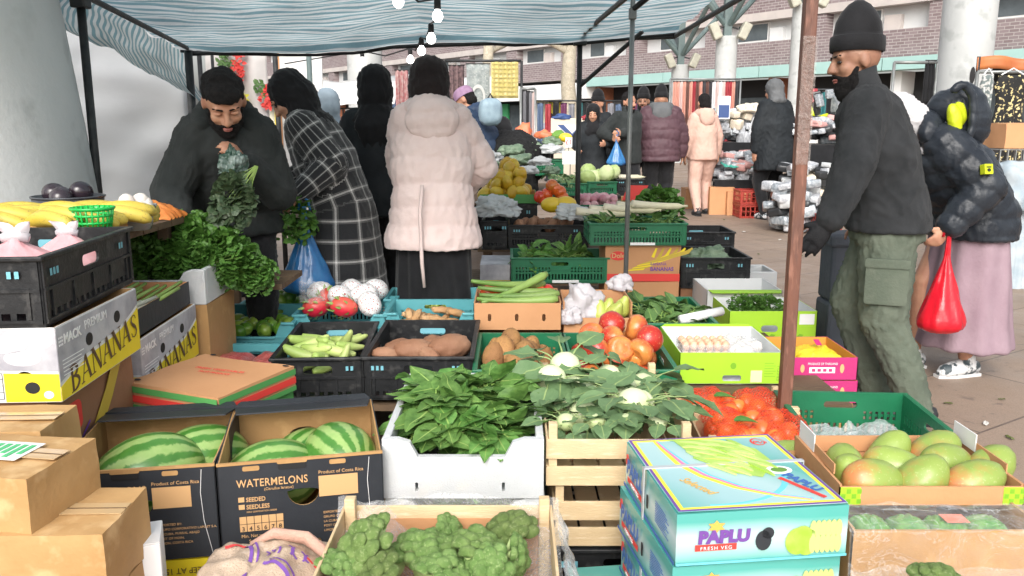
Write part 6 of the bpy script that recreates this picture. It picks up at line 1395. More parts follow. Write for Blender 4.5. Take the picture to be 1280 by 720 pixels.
# lime printed box of eggs and garlic
lc, rz, w = place(850, 441, 3.3, 980, 0, .13); lb = carton('lime and white carton holding an egg tray and garlic bags', lc, rz, w, .46, .13, 'box_lime', True, 'box_white', [('front', rrect(w * .42, .01, w * .6, .035, .008))], flaps=(('back', .012, -8, 'box_lime'),))
T = face('front', w, .46, .13); decal(lb, 'pale_label', M('peach', (.75, .62, .4)), T, [rect(w * .69, .005, w * .8, .055)]); decal(lb, 'small_print', MATS['lime_dark'], T, [rect(w * .82, .03 + .011 * q, w * (.93 - .02 * (q % 2)), .032 + .011 * q) for q in range(6)] + [ell(w * .52, .075, .012, .014)])
text(lb, 'FRESH', T, w * .985, .012, .026, MATS['lime_dark'], .9, rot=R(90))
et = thing('egg_tray', 'clear lidded tray of brown eggs in the lime and white carton', 'egg tray', loc2w(lb, (.02, .05, .06)), rz); b = MB(); b.box((0, 0, 0), (.2, .14, .02)); b.build('base', MATS['bag_film'], et, bevel=.006)
for f in ('front', 'right', 'back', 'left'): L = .2 if f in ('front', 'back') else .14; b = MB(); b.panel(rect(0, .02, L, .09), (), -.001, 0, face(f, .2, .14, .09)); b.build('lid_side', film('film_clear'), et)
for a in range(6):
    for c in range(3):
        for q in range(2): fol('egg', loc2w(lb, (.038 + .033 * a, .075 + .045 * c, .1 + q * .04)), GEO['egg'], 'brown egg in the clear tray', 'egg', 'brown eggs in the clear tray', (0, 0, 0), .75)
for k, (x, y) in enumerate(((.27, .12), (.33, .2), (.28, .28))):
    t = thing('garlic_bag', ('clear bag of white garlic beside the egg tray, nearest the front panel', 'clear bag of white garlic at the side wall of the lime carton', 'clear bag of white garlic at the back of the lime carton')[k], 'bag', loc2w(lb, (x, y, .1)), k); vs, fs = ICO[4]
    MB().add([Vector((p.x * .07, p.y * .06, p.z * .045)) * (1 + .14 * nz(p, 3, k)) for p in vs], fs).build('film', film('film_clear'), t, True)
    for q in range(4):
        o = fol('garlic_bulb', loc2w(lb, (x + .035 * math.cos(q * 1.6), y + .03 * math.sin(q * 1.6), .1)), GEO['garlic'], 'white garlic bulb inside a clear bag by the egg tray', 'garlic', 'garlic bulbs in the clear bags')
carton('plain white carton under the lime egg carton', (lc[0], lc[1] + .01, .275), rz, w, .44, lc[2] - .278, 'box_white', tape=False)
# magenta boxes
lc, rz, w = place(965, 447, 3.45, 1073, 0, .098)
for k, nm in enumerate(('magenta fruit box with a yellow netted pack inside, upper one beside the rusty post', 'magenta fruit box directly below the one with the yellow pack')):
    q = (lc[0] + .006 * k, lc[1] - .004 * k, lc[2] - .102 * k); mb_ = carton(nm, q, rz, w, .36, .098, 'box_magenta', True, 'box_orange', name='fruit_box'); T = face('front', w, .36, .098)
    decal(mb_, 'icon_label', MATS['paper'], T, [rect(w * .44, .03, w * .74, .055)]); decal(mb_, 'icon_print', MATS['box_magenta'], T, [rect(w * (.47 + .065 * a), .036, w * (.51 + .065 * a), .049) for a in range(4)], .0022)
    text(mb_, 'PRODUCE OF THAILAND', T, w * .42, .066, .014, MATS['paper'], .8); decal(mb_, 'fruit_print', MATS['print_tan'], T, [ell(w * .36, .05, .009, .018), ell(w * .82, .05, .009, .02)], .0018)
carton('brown carton under the pair of magenta boxes', (lc[0], lc[1] + .01, 0), rz, w, .34, lc[2] - .105, 'kraft')
M('pack_yellow', (.8, .62, .03), (.75, .5, .02), 40, .5, .6, 120)
t = thing('netted_pack', 'yellow netted pack with a dark red tag in the upper magenta box', 'pack', (lc[0] + .14, lc[1] + .06, lc[2] + .06), .1)
b = MB(); b.grid(lambda a, c: (.2 * a, .16 * c, .05 * (math.sin(math.pi * a) * math.sin(math.pi * c)) ** .4 + .014 * nz((a * 7, c * 7, 0), 1)), 26, 20); b.build('net', MATS['pack_yellow'], t, True); decal(t, 'tag', MATS['box_magenta'], Matrix.Translation((0, 0, .06)) @ Matrix.Rotation(R(25), 4, 'X'), [rect(.08, .02, .105, .06)])
# ---------------------------------------------------------------- third row
LM = 'green lime in the teal crates beside the coriander'
t1, w = pc('teal crate of limes with a low scooped front, nearer of two', 255, 403, 3.75, 365, .4, .15, 'crate_teal', 'slots', ('front',))
heap('lime', LM, 'lime', t1, .06, w - .06, .07, .34, .09, 1, .07, 'limes in the teal crates')
t2, w = pc('teal crate of limes stacked behind the nearer lime crate', 296, 383, 4.2, 384, .35, .15, 'crate_teal', 'slots', ('front',))
heap('lime', LM, 'lime', t2, .05, w - .05, .06, .26, .11, 2, .075, 'limes in the teal crates', scale=(1.2, 1.4))
t3, w = pc('teal crate of dragon fruit in white foam nets', 368, 393, 3.8, 481, .42, .14, 'crate_teal', 'slots', ('front',))
def foamnet():
    m, n, l, b = nt('foam_net'); MATS['foam_net'] = m
    tc = n.new('ShaderNodeTexCoord'); v = n.new('ShaderNodeTexVoronoi'); v.inputs['Scale'].default_value = 95; v.feature = 'DISTANCE_TO_EDGE'; l.new(tc.outputs['Object'], v.inputs['Vector'])
    b.inputs['Base Color'].default_value = (.82, .8, .8, 1); tr = n.new('ShaderNodeBsdfTransparent'); mx = n.new('ShaderNodeMixShader')
    l.new(ramp(n, l, v.outputs[0], ((.25, 1.), (.3, 0.))), mx.inputs[0]); l.new(tr.outputs[0], mx.inputs[1]); l.new(b.outputs[0], mx.inputs[2]); l.new(mx.outputs[0], n['Material Output'].inputs[0])
foamnet()
DM = blobmesh('dragon_fruit', (.065, .048, .048), MATS['dragon'], 4, .06, 4, 3); NM = blobmesh('foam_net', (.07, .053, .053), MATS['foam_net'], 4, .06, 4, 3)
sm_ = MB()
for k in range(22):
    a = k * 2.4; z = -.85 + 1.7 * k / 21; c = Vector((z * .06, .045 * math.cos(a) * math.sqrt(1 - z * z), .045 * math.sin(a) * math.sqrt(1 - z * z))); leaf(sm_, c, c.normalized() + Vector((.9, 0, 0)), c, .035, .014, .5, .3, 0, 3)
DS = sm_.mesh('scales', MATS['leaf_stem'], True)
for k, (u, v, dy) in enumerate(((395, 384, .1), (425, 370, .2), (455, 368, .25), (410, 372, .25), (440, 362, .34), (462, 380, .08), (430, 384, .06), (400, 365, .34), (470, 362, .36))):
    p = P(u, v, 3.8 + dy); t = thing('dragon_fruit', ('red dragon fruit in a white foam net, in the teal crate' if k % 3 else 'bare red dragon fruit with green scales in the teal crate') , 'dragon fruit', p, 0, 'netted dragon fruit' if k % 3 else 'bare dragon fruit')
    t.rotation_euler = (rnd.uniform(-.4, .4), rnd.uniform(-.5, .5), rnd.uniform(0, 6)); link('flesh', DM, t)
    if k % 3: link('foam_net', NM, t)
    else: link('scales', DS, t)
b = MB(); b.grid(lambda a, c: (-.02 + .12 * a, .02 * nz((a * 4, c * 4, 0), 1), .1 * c + .02 * nz((a * 6, c * 6, 2), 1)), 16, 12); o = b.build('plastic_film', film('film_clear'), None, True); o.location = P(380, 378, 3.85); tag(o, 'loose clear film sticking up at the corner of the dragon fruit crate', 'plastic film')
t4, w = pc('teal crate of ginger roots with a low scooped front', 482, 391, 3.8, 592, .3, .14, 'crate_teal', 'slots', ('front',))
for k in range(16): fol('ginger_root', loc2w(t4, (.07 + (w - .14) * ((k * .618) % 1), .06 + .18 * k / 16, .075 + .015 * (k % 3))), GEO['ginger'], 'knobbly tan ginger root in the teal crate', 'ginger', 'ginger roots in the teal crate', (rnd.uniform(-.4, .4), rnd.uniform(-.4, .4), rnd.uniform(0, 6)), 1)
t5, w = pc('teal crate of green grapes stacked behind the ginger crate', 482, 374, 4.12, 594, .3, .15, 'crate_teal', 'slots', ('front',))
for k in range(60): fol('grape', loc2w(t5, (.09 + (w - .17) * rnd.random(), .05 + .2 * rnd.random(), .075 + .03 * rnd.random())), GEO['grape'], 'small green grape in the teal crate behind the ginger', 'grape', 'green grapes in the teal crate')
lc, rz, w = place(592, 379, 3.75, 702, 0, .125); g1 = carton('brown carton of long ridged gourds and tomatoes', lc, rz, w, .36, .125, 'kraft_orange', True, 'kraft_orange', [('front', rrect(w * .16, .04, w * .2, .075, .008)), ('front', rrect(w * .47, .04, w * .51, .075, .008)), ('front', rrect(w * .78, .04, w * .82, .075, .008))])
for k, (x, y, a, tl) in enumerate(((.2, .05, 0, 0), (.21, .1, .1, 0), (.2, .16, -.08, .05), (.19, .13, .55, -.28), (.16, .2, .35, .1))): fol('ridged_gourd', loc2w(g1, (x, y, .125 + .012 * k)), GEO['gourd'], 'long dark green ridged gourd lying across the brown carton', 'gourd', 'ridged gourds across the brown carton', (rnd.uniform(-1, 1), tl, a + rz), .82)
for k in range(8): fol('tomato', loc2w(g1, (.06 + .04 * k, .26 + .03 * (k % 3), .125)), GEO['pred'], 'red tomato behind the long gourds', 'tomato', 'red tomatoes behind the gourds', None, .9)
lc, rz, w = place(704, 396, 3.8, 790, 0, .05); lc = (lc[0], lc[1], lc[2] - .04); g2 = carton('brown carton with high sides holding pears and crumpled white plastic', lc, rz, w, .3, .16, 'kraft_orange', True, 'kraft_orange', [('back', ell(w * .5, .12, .035, .014))], front_h=.085)
PR = 'yellow green pear among the white plastic in the brown carton'
for k, (u, v, dy) in enumerate(((760, 388, .06), (778, 384, .08), (768, 390, .03), (750, 391, .05))): fol('pear', P(u, v, 3.8 + dy), GEO['pear'], PR, 'pear', 'pears in the brown carton', (rnd.uniform(-.5, .5), rnd.uniform(-.6, .6), 0), 1.05)
def crumple(name, label, cat, loc, sx, sy, sz, mat, seed, rz=0, sub=5):
    vs, fs = ICO[sub]; out = []
    for p in vs:
        f = 1 + .45 * nz(p, 1.8, seed) + .22 * nz(p, 5, seed + 1) + .1 * abs(nz(p, 11, seed + 2)); out.append((p.x * sx * f, p.y * sy * f, max(-.4, p.z) * sz * f))
    o = MB().add(out, fs).build(name, MATS[mat], None, True); o.location = loc; o.rotation_euler = (0, 0, rz); return tag(o, label, cat)
crumple('plastic_bag', 'crumpled white plastic bag in front of the pears', 'plastic bag', P(728, 383, 3.88), .085, .07, .1, 'bag_white', 3, sub=4)
crumple('plastic_bag', 'white plastic bag draped over the corner of the pear carton', 'plastic bag', P(712, 398, 3.8), .05, .03, .05, 'bag_white', 5, sub=4)
crumple('plastic_bag', 'small white plastic scrap on the back edge of the pear carton', 'plastic bag', P(775, 357, 4.1), .06, .03, .05, 'bag_white', 9, sub=4)
carton('brown carton under the gourd and pear cartons', (g1.location.x, 3.77, .272), 0, .7, .34, min(g1.location.z, lc[2]) - .275, 'kraft')
gk, w = pc('green crate of broad leafy greens', 800, 404, 3.78, 896, .6, .16, 'crate_green')
LG_ = [leafy_bunch('leaf_bunch', 90 + k, 22, .8, (.09, .15), (.05, .08), ('leaf_kohl2', 'leaf_stem'), .06, .0, jit=.05) for k in range(2)] if M('leaf_kohl2', (.08, .17, .045), (.13, .24, .07), 10, .5, .3, 60, translucent=.15) else 0
for k in range(7): fol('leaf_bunch', loc2w(gk, (.06 + .25 * ((k * .618) % 1), .08 + .42 * k / 7, .13)), LG_[k % 2], 'bunch of long flat green leaves in the green crate', 'greens', 'leaf bunches in the green crate', (rnd.uniform(-.3, .3), rnd.uniform(-.3, .3), rnd.uniform(-.6, .6)), .9)
t = thing('paper_roll', 'long white roll lying across the corner of the leafy greens crate', 'roll', P(875, 398, 3.9)); b = MB(); b.tube([(-.1, -.03, 0), (.12, .07, .02)], .022, 14); b.build('roll', MATS['paper'], t, True)
lc, rz, w = place(912, 389, 4.2, 1022, 0, .165); lg = carton('lime green carton with leaf print and dark hand hole', lc, rz, w, .36, .165, 'box_lime', True, 'box_white', [('front', rrect(w * .37, .055, w * .56, .09, .016))]); T = face('front', w, .36, .165)
decal(lg, 'leaf_print', MATS['lime_dark'], T, [[(w * (.12 + .16 * q), .02), (w * (.17 + .16 * q), .016), (w * (.22 + .16 * q), .04), (w * (.17 + .16 * q), .045)] for q in range(5)]); decal(lg, 'white_label', MATS['paper'], T, [rect(w * .8, .095, w * .97, .15)])
for k in range(3): fol('herb_tuft', loc2w(lg, (.1 + .07 * k, .12, .16)), HB[k], 'curly dark green herb tuft rising over the lime carton', 'herb', 'herb tufts in the lime carton', (0, 0, k), .5)
carton('white carton under the lime carton with leaf print', (lc[0], lc[1] + .01, 0), rz, w, .34, lc[2] - .003, 'box_white', tape=False)
lc, rz, w = place(884, 363, 4.9, 978, 0, .16); wl_ = carton('white carton with lime rim and hand hole, behind the lime carton', lc, rz, w, .4, .16, 'box_white', True, 'box_white', [('front', rrect(w * .36, .06, w * .56, .09, .014))], flaps=(('front', .05, 100, 'box_lime'),))
carton('brown carton under the lime rimmed white carton', (lc[0], lc[1] + .01, 0), rz, w, .38, lc[2] - .003, 'kraft')
lc, rz, w = place(925, 340, 5.35, 972, 0, .15); foam_crate('small white foam box behind the lime rimmed carton', lc, rz, w, .3, .15, (), slots=False)
carton('white carton under the small foam box', (lc[0], lc[1] + .01, 0), rz, w, .28, lc[2] - .003, 'box_white', tape=False)
# ---------------------------------------------------------------- rows beyond the centre pole
gd, w = pc('green crate of loose stalky greens behind the long gourds', 640, 322, 5.25, 760, .4, .165, 'crate_green')
for k in range(8): fol('leaf_bunch', loc2w(gd, (.1 + .4 * ((k * .618) % 1), .1 + .2 * k / 8, .13)), SPN[k % 4], 'bunch of thin stalky greens in the green crate', 'greens', 'stalky greens in the green crate', (rnd.uniform(-.4, .4), rnd.uniform(-.4, .4), k), .75)
decal(gd, 'paper_slip', MATS['paper'], face('front', w, .4, .165), [rect(w * .42, .004, w * .7, .022)], .007)
lc, rz, w = place(757, 306, 5.25, 851, 0, .235); db = carton('brown banana carton with printed bananas and a red base band, under the green crate', lc, rz, w, .4, .235, 'kraft_orange', tape=False, name='banana_box'); T = face('front', w, .4, .235)
decal(db, 'red_band', MATS['print_red'], T, [rect(.001, .001, w - .001, .05)], .0045)
for q in range(6): a = .05 * q; decal(db, 'banana_print', MATS['print_ochre' if q % 2 else 'print_yellow'], T, [curvepoly([(w * .3 + a * .3, .07 + .008 * q), (w * .5 + a * .5, .085 + .012 * q), (w * .62 + a * .9, .14 + .01 * q), (w * .68 + a * .9, .215)], [.004, .022, .024, .01])], .0045 + .0003 * q)
decal(db, 'red_oval', MATS['print_red'], T, [ell(w * .17, .165, .05, .03)], .005); text(db, 'Dole', T, w * .17, .153, .042, MATS['print_tan'], 1, 'CENTER', .0066, bold=.001); text(db, 'BANANAS', T, w * .6, .07, .034, MATS['print_purple'], .95, z=.0075, bold=.001); text(db, 'BANANA', T, w * .6, .105, .026, MATS['print_purple'], .95, z=.0075)
carton('brown carton with dark label under the printed banana carton', (lc[0], lc[1], 0), rz, w, .4, lc[2] - .003, 'kraft_orange', tape=False)
lc, rz, w = place(600, 331, 5.32, 638, 0, .17); q = carton('yellow and grey banana box half hidden behind the woman in the pale puffer', lc, rz, w, .4, .17, 'print_grey', tape=False, name='banana_box'); decal(q, 'yellow_print', MATS['print_yellow'], face('front', w, .4, .17), [rect(0.001, .001, w - .001, .07)], .005)
trestle('dark trestle table under the crates beyond the centre pole', -.3, .55, 5.27, 5.75, .335)
g3, w = pc('green crate of flat leafy bundles on the printed banana carton', 738, 279, 5.2, 858, .42, .14, 'crate_green'); decal(g3, 'paper_slip', MATS['paper'], face('front', w, .42, .14), [rect(w * .42, .003, w * .68, .02)], .007)
for k in range(5): fol('leaf_bunch', loc2w(g3, (.1 + .1 * k, .15, .13)), LG_[k % 2], 'flat bundle of dark leaves in the crate on the banana carton', 'greens', 'leaf bundles in the upper green crate', (.1, .1, k), .7)
for k in range(5): fol('daikon', loc2w(g3, (.12 + .09 * k, .3 + .04 * (k % 2), .17 + .012 * k)), GEO['daikon'], 'long white daikon lying at the back of the upper green crate', 'daikon', 'daikons in the upper green crate', (0, .05, rnd.uniform(-.15, .15)), .9)
HB2 = herb('leafy_herb', 60, 420, .14, .1, .1, ('leaf_coriander', 'leaf_stem'), (0, 0, -.08), (.022, .04))
fol('leafy_herb', P(824, 256, 5.9), HB2, 'leafy green herb bunch standing beside the centre pole', 'herb', None, (0, 0, 0), 1.1)
b0, w = pc('black crate of plastic bags half hidden by the pale puffer', 604, 276, 6.0, 633, .4, .2, 'crate_black', 'solid'); b1, w = pc('black crate of bagged onions under the yellow melons', 636, 281, 6.0, 735, .42, .17, 'crate_black')
for k in range(10): fol('sweet_potato', loc2w(b1, (.07 + .4 * ((k * .618) % 1), .08 + .28 * k / 10, .15)), GEO['sweet'], 'brown bagged root in the black crate under the yellow melons', 'sweet potato', 'brown roots in the black crate', None, .6)
crumple('plastic_bag', 'silvery crumpled plastic over the half hidden black crate', 'plastic bag', P(622, 262, 6.1), .16, .12, .09, 'bag_film', 4); crumple('plastic_bag', 'clear crumpled plastic over the brown roots', 'plastic bag', P(716, 268, 6.05), .12, .1, .07, 'bag_film', 8)
trestle('dark trestle table under the black crates and yellow melons', -.25, 1.0, 6.02, 7.3, .44)
crate('black crate stacked low under the half hidden black crate', (b0.location.x, 6.03, .44), 0, .6, .4, b0.location.z - .443, 'crate_black')
for k, (u, v) in enumerate(((690, 256), (707, 255))): fol('yellow_melon', P(u, v, 6.3), GEO['ymelon'], ('yellow melon on the brown roots, touching its twin on its left side', 'yellow melon nearest the striped onions')[k], 'melon', None, (0, 0, .3 * k), .95)
for k, (u, v, g) in enumerate(((675, 246, 'pred'), (683, 243, 'pred'), (694, 236, 'porange'), (700, 240, 'porange'), (690, 232, 'porange'), (703, 247, 'porange'), (680, 250, 'pred'))): fol('pepper', P(u, v, 6.45), GEO[g], ('shiny red pepper heaped beside the yellow mangoes' if g == 'pred' else 'shiny orange pepper heaped beside the pink onions'), 'pepper', 'red peppers' if g == 'pred' else 'orange peppers', None, 1.1)
lc, rz, w = place(600, 243, 6.6, 671, 0, .07); yt = carton('low green tray heaped with yellow mangoes', lc, rz, w, .5, .07, 'print_green', True, 'kraft', name='fruit_tray')
YM = 'yellow mango in the heap beside the pale puffer'
heap('ymango', YM, 'mango', yt, .05, w - .05, .05, .45, .08, 4, .092, 'yellow mangoes in the green tray', scale=(.95, 1.15), shrink=.42)
crate('black crate supporting the tray of yellow mangoes', (lc[0], lc[1] + .02, .444), 0, w, .46, lc[2] - .448, 'crate_black')
g4, w = pc('dark green crate of pink onions behind the yellow melons', 716, 256, 6.6, 782, .35, .1, 'crate_green', 'lattice')
heap('onion', 'pink onion in the dark green crate', 'onion', g4, .04, w - .04, .04, .3, .09, 2, .07, 'pink onions in the dark green crate')
crate('black crate under the pink onion crate', (g4.location.x, 6.62, .444), 0, w, .3, max(.05, g4.location.z - .448), 'crate_black')
bk, w = pc('black crate of bagged cauliflower at the edge of the walkway', 853, 322, 5.3, 938, .5, .2, 'crate_black', 'solid'); pc('empty black crate behind the bagged cauliflower', 852, 290, 6.0, 918, .4, .18, 'crate_black', 'solid')
crumple('vegetable_bag', 'clear bag of green cauliflower in the black crate at the walkway', 'vegetable bag', loc2w(bk, (.2, .2, .15)), .15, .12, .09, 'leaf_bag', 14)
carton('brown carton under the bagged cauliflower crate', (bk.location.x, 5.32, 0), 0, w, .45, bk.location.z - .003, 'kraft_dark'); carton('brown carton under the empty black crate', (XU(853, 6.0, .4), 6.02, 0), 0, .36, .38, .36, 'kraft_dark')
# farther greengrocer table
trestle('long dark market table of greens beyond the yellow mangoes', -.55, 1.1, 7.7, 10.3, .62)
CB = 'pale green cabbage in the low crate by the price cards'
g5, w = pc('green crate of pale lettuces at the front of the far table', 688, 229, 8.0, 733, .45, .12, 'crate_green'); g6, w6 = pc('green crate of cabbages at the front of the far table', 735, 227, 8.0, 771, .45, .12, 'crate_green'); g7, w7 = pc('black crate of pale roots at the end of the far table', 772, 224, 8.0, 805, .45, .12, 'crate_black')
for k in range(6): fol('cabbage', loc2w(g6, (.0 + .3 * ((k * .618) % 1), .06 + .3 * k / 6, .15 + .04 * (k % 2))), GEO['cabbage'], CB, 'cabbage', 'cabbages by the price cards', None, .9)
for k in range(6): fol('lettuce', loc2w(g5, (.05 + .26 * ((k * .618) % 1), .06 + .3 * k / 6, .15)), KB[k % 3], 'loose pale lettuce in the green crate', 'lettuce', 'lettuces on the far table', (rnd.uniform(-.4, .4), rnd.uniform(-.4, .4), k), .8)
for k in range(3): fol('daikon', loc2w(g7, (.15, .1 + .1 * k, .13)), GEO['daikon'], 'pale root in the black crate on the far table', 'root', 'pale roots on the far table', (0, 0, 0), .6)
for k, (u, v, Y, s) in enumerate(((610, 197, 8.4, .13), (640, 190, 8.6, .13), (665, 186, 9.2, .13), (690, 188, 9.0, .12), (625, 186, 9.3, .12), (650, 202, 8.1, .12), (675, 203, 7.9, .1), (610, 206, 7.9, .1), (690, 214, 7.7, .08), (660, 214, 7.6, .09), (690, 178, 9.9, .12), (652, 178, 9.8, .1))):
    crumple('vegetable_bag', ['silvery plastic bag of cauliflower on the far table, behind the navy puffer', 'silvery plastic bag of greens at the middle of the far table', 'silvery bag on the far table beside the dark green crate', 'silvery bag on the far table by the lettuce crate', 'silvery bag at the far back of the greens table, by the black fur coat', 'silvery bag just behind the yellow mangoes', 'flat silvery bag by the lettuces', 'silvery bag beside the shoulder of the pale puffer', 'small pink and silver bag behind the yellow mangoes', 'small silvery bag at the front edge of the far table', 'silvery bag under the price cards', 'small silvery bag at the very back of the far table'][k], 'vegetable bag', P(u, v, Y), s, s * .9, s * .55, 'leaf_bag' if k % 3 else 'bag_film', k + 20, k, 4)
pc('dark green crate at the middle of the far table', 670, 200, 8.7, 704, .4, .16, 'crate_green')
for k, (u, v, Y, mt, nm) in enumerate(((655, 168, 10.2, 'bag_orange', 'orange mesh bag standing at the back of the far table'), (680, 170, 10.2, 'bag_orange', 'orange mesh bag lying beside the upright orange bag'), (697, 171, 10.2, 'pod_dark', 'dark green squash at the back of the far table'))):
    if k == 0: M('bag_orange', (.7, .22, .1), (.65, .16, .08), 14, .5)
    crumple('produce_bag' if k < 2 else 'squash', nm, 'produce bag' if k < 2 else 'squash', P(u, v, Y), .1, .08, .13 if k == 0 else .07, mt, k, 0, 3)
fol('yellow_melon', P(707, 172, 10.1), GEO['ymelon'], 'yellow melon beside the dark green squash at the back', 'melon', None, (0, 0, 0), .9)
for k, (u, v, Y, w_, h_, nm) in enumerate(((711, 178, 8.6, .07, .1, 'white price card with red figures clipped above the cabbages'), (713, 197, 8.3, .16, .13, 'plain white price card standing among the cabbages'))):
    p = P(u, v, Y); t = thing('price_card', nm, 'price card', p, R(8)); b = MB(); b.panel(rect(-w_ / 2, -h_ / 2, w_ / 2, h_ / 2), (), -.002, 0, Matrix.Rotation(R(90), 4, 'X')); b.build('card', MATS['paper'], t)
    if k == 0: text(t, '£1', Matrix.Rotation(R(90), 4, 'X'), 0, -.02, .07, MATS['print_red'], 1, 'CENTER', .002)
    b = MB(); b.tube([(0, .004, -h_ / 2 - .12), (0, .004, h_ / 2)], .004, 6); b.build('stick', MATS['metal_dark'], t)
p = P(793, 241, 6.3); t = thing('price_sign', 'bright red angled price sign beside the centre pole', 'sign', p, R(-12)); b = MB(); b.panel([(-.09, -.06), (.06, -.06), (.1, .06), (-.05, .06)], (), -.003, 0, Matrix.Rotation(R(65), 4, 'X')); b.build('board', MATS['print_red'], t); b = MB(); b.box((-.1, .01, -.14), (.14, .08, -.03)); b.build('stand', MATS['print_tan'], t)
# ---------------------------------------------------------------- people in the market
def plaid():
    m, n, l, b = nt('plaid_wool'); MATS['plaid'] = m
    at = n.new('ShaderNodeAttribute'); at.attribute_name = 'bodyuv'; sp = n.new('ShaderNodeSeparateXYZ'); l.new(at.outputs['Vector'], sp.inputs[0])
    tc = n.new('ShaderNodeTexCoord')
    ks = []
    for i, f in ((0, 11.0), (1, 9.4)):
        t = math_(n, l, 'FRACT', math_(n, l, 'MULTIPLY', sp.outputs[i], f))
        ks.append(ramp(n, l, t, ((0., 0.), (.40, .0), (.42, .5), (.45, .5), (.46, .1), (.49, .1), (.5, 1.), (.57, 1.), (.58, .1), (.61, .1), (.62, .5), (.65, .5), (.67, 0.))[:1] + ((.4, 0.), (.43, .3), (.48, .08), (.5, 1.), (.57, 1.), (.59, .08), (.63, .3), (.67, 0.))))
    k = math_(n, l, 'ADD', math_(n, l, 'MULTIPLY', ks[0], .5), math_(n, l, 'MULTIPLY', ks[1], .5))
    w = ramp(n, l, tnoise(n, l, tc.outputs['Object'], 260, 2), ((.3, .6), (.7, 1.1)))
    c = mixc(n, l, k, (.018, .019, .022), (.72, .71, .69)); c = mixc(n, l, 1., c, w, 'MULTIPLY'); l.new(c, b.inputs['Base Color']); b.inputs['Roughness'].default_value = .95; b.inputs['Sheen Weight'].default_value = .2
plaid()
BLK = dict(kind='trousers', mat='cloth_black')
# hooded seller
r1, j1 = person('bearded man in a dark grey hoodie bending over the coriander heap', (-1.36, 4.12), 1.73, 196, 39, (20, 6), dict(R=P(228, 286, 3.55), L=P(306, 203, 3.72)), wide=.98, vox=.011,
    top=dict(mat='hoodie', infl=.05, hem=.12, hood='down', fold=.016, fs=8, name='hoodie'), bottom=BLK, hat=dict(kind='hair', fringe=1), face_=dict(beard=.006, down=1), curl=(.75, .8), pole={1: (.45, -.8, -.2), -1: (-.35, -.45, -1)}, pn={1: (.2, .5, -.8)})
# woman in the plaid coat
r2, j2 = person('woman in a black and white plaid coat and black headscarf leaning to the left', (-.93, 4.62), 1.66, 84, 20, (32, 6), dict(L=P(372, 243, 4.32), R=P(338, 238, 4.72)), vox=.011,
    top=dict(mat='plaid', infl=.055, hem=.55, flare=.06, fold=.01, name='coat'), bottom=dict(kind='skirt', mat='cloth_black', hem=.06, r=.22), hat=dict(kind='hijab', mat='hijab_black', drape=.12, front=.45), curl=(.6, .9), pole={-1: (-.2, -.5, -.9)})
# woman in black jacket
r3, j3 = person('woman in a plain black jacket and black headscarf, between the plaid coat and pale puffer', (-.83, 5.2), 1.66, 12, 2, (6, 10), None, vox=.013, top=dict(mat='jacket_black', infl=.04, hem=.12, fold=.012), bottom=BLK, hat=dict(kind='hijab', mat='hijab_black', drape=.1, back=.26))
# woman in pale puffer
r4, j4 = person('woman in a pale pink belted puffer jacket and dark brown headscarf, back turned', (-.42, 4.45), 1.66, 8, 5, (10, -14), dict(L=P(515, 250, 4.75), R=P(575, 240, 4.72)), vox=.012, wide=1.0,
    top=dict(mat='puffer_pale', infl=.062, hem=.21, flare=.035, puff=.013, sp=.13, hood='down', hoodw=1.3, fold=.012, name='puffer_jacket'), bottom=dict(kind='skirt', mat='cloth_black', hem=.05, r=.24), hat=dict(kind='hijab', mat='hijab_brown', drape=.1, back=.16), pole={1: (.8, -.5, -.3), -1: (-.8, -.5, -.3)})
hp = j4['hip']; b = MB(); b.tube([hp + Vector((-.06 + .0, -.2, .14)), hp + Vector((-.075, -.235, .0)), hp + Vector((-.07, -.23, -.25)), hp + Vector((-.06, -.22, -.38))], [.009, .01, .01, .008], 6); b.build('belt_end', MATS['puffer_pale'], r4, True)
b = MB(); 0 and b.tube([hp + Vector((.232 * math.cos(a), .185 * math.sin(a), .15)) for a in [math.pi + .1 + k * .18 for k in range(18)]], .02, 8); None
# right: man in beanie
r16, j16 = person('bearded man in a black beanie, charcoal fleece and olive cargo trousers walking past the stall', (1.755, 3.74), 1.75, 68, 14, (3, 24), dict(L=P(1026, 312, 3.4), R=P(1075, 315, 4.0)), skin='skin_brown', vox=.0105, wide=1.2, shift=.07, feet=dict(R=(.0, .05), L=(-.02, -.12)),
    top=dict(mat='fleece', infl=.05, hem=.07, collar=1, fold=.014, fs=9, name='fleece'), bottom=dict(kind='trousers', mat='cargo_olive', infl=.036, fold=.022, fs=11, ankle=.068, drop=.02), hat=dict(kind='beanie', mat='hijab_black', peak=.03, tilt=10), face_=dict(beard=.03), curl=(.35, .3), pole={-1: (-.35, -.7, -.1)}, pn={'d-1': (-.55, .05, -.8)})
b = MB(); e, t_ = j16[-1][1], j16[-1][2]; hand(b, t_, Ri_ := Matrix.Rotation(-R(68), 4, 'Z') @ Vector((-.55, .05, -.8)), EX, -1, .3, j16['s'] * 1.13); capsule(b, t_ - (t_ - e).normalized() * .07, t_, .043, .036); me = remesh(b, .007, 2); me.materials.append(MATS['glove_black']); link('glove', me, r16)
kn = j16['LEG'][-1]; b = MB(); d_ = (kn[1] - kn[0]).normalized()
c0 = kn[0] * .42 + kn[1] * .58; Tm = Matrix.Translation(c0 + Vector((-.118, .0, 0))) @ Matrix.Rotation(R(-90), 4, 'Z') @ Matrix.Rotation(R(90), 4, 'X')
b.panel(rrect(-.085, -.1, .085, .085, .015), (), -.012, .012, Tm); b.panel(rrect(-.09, .06, .09, .1, .008), (), .0, .017, Tm); b.build('cargo_pocket', MATS['cargo_olive'], r16, True, bevel=.004).modifiers.new('e', 'EDGE_SPLIT')
M('hijab_pale', (.55, .54, .55), (.48, .47, .49), 7, .85, .2, 70)
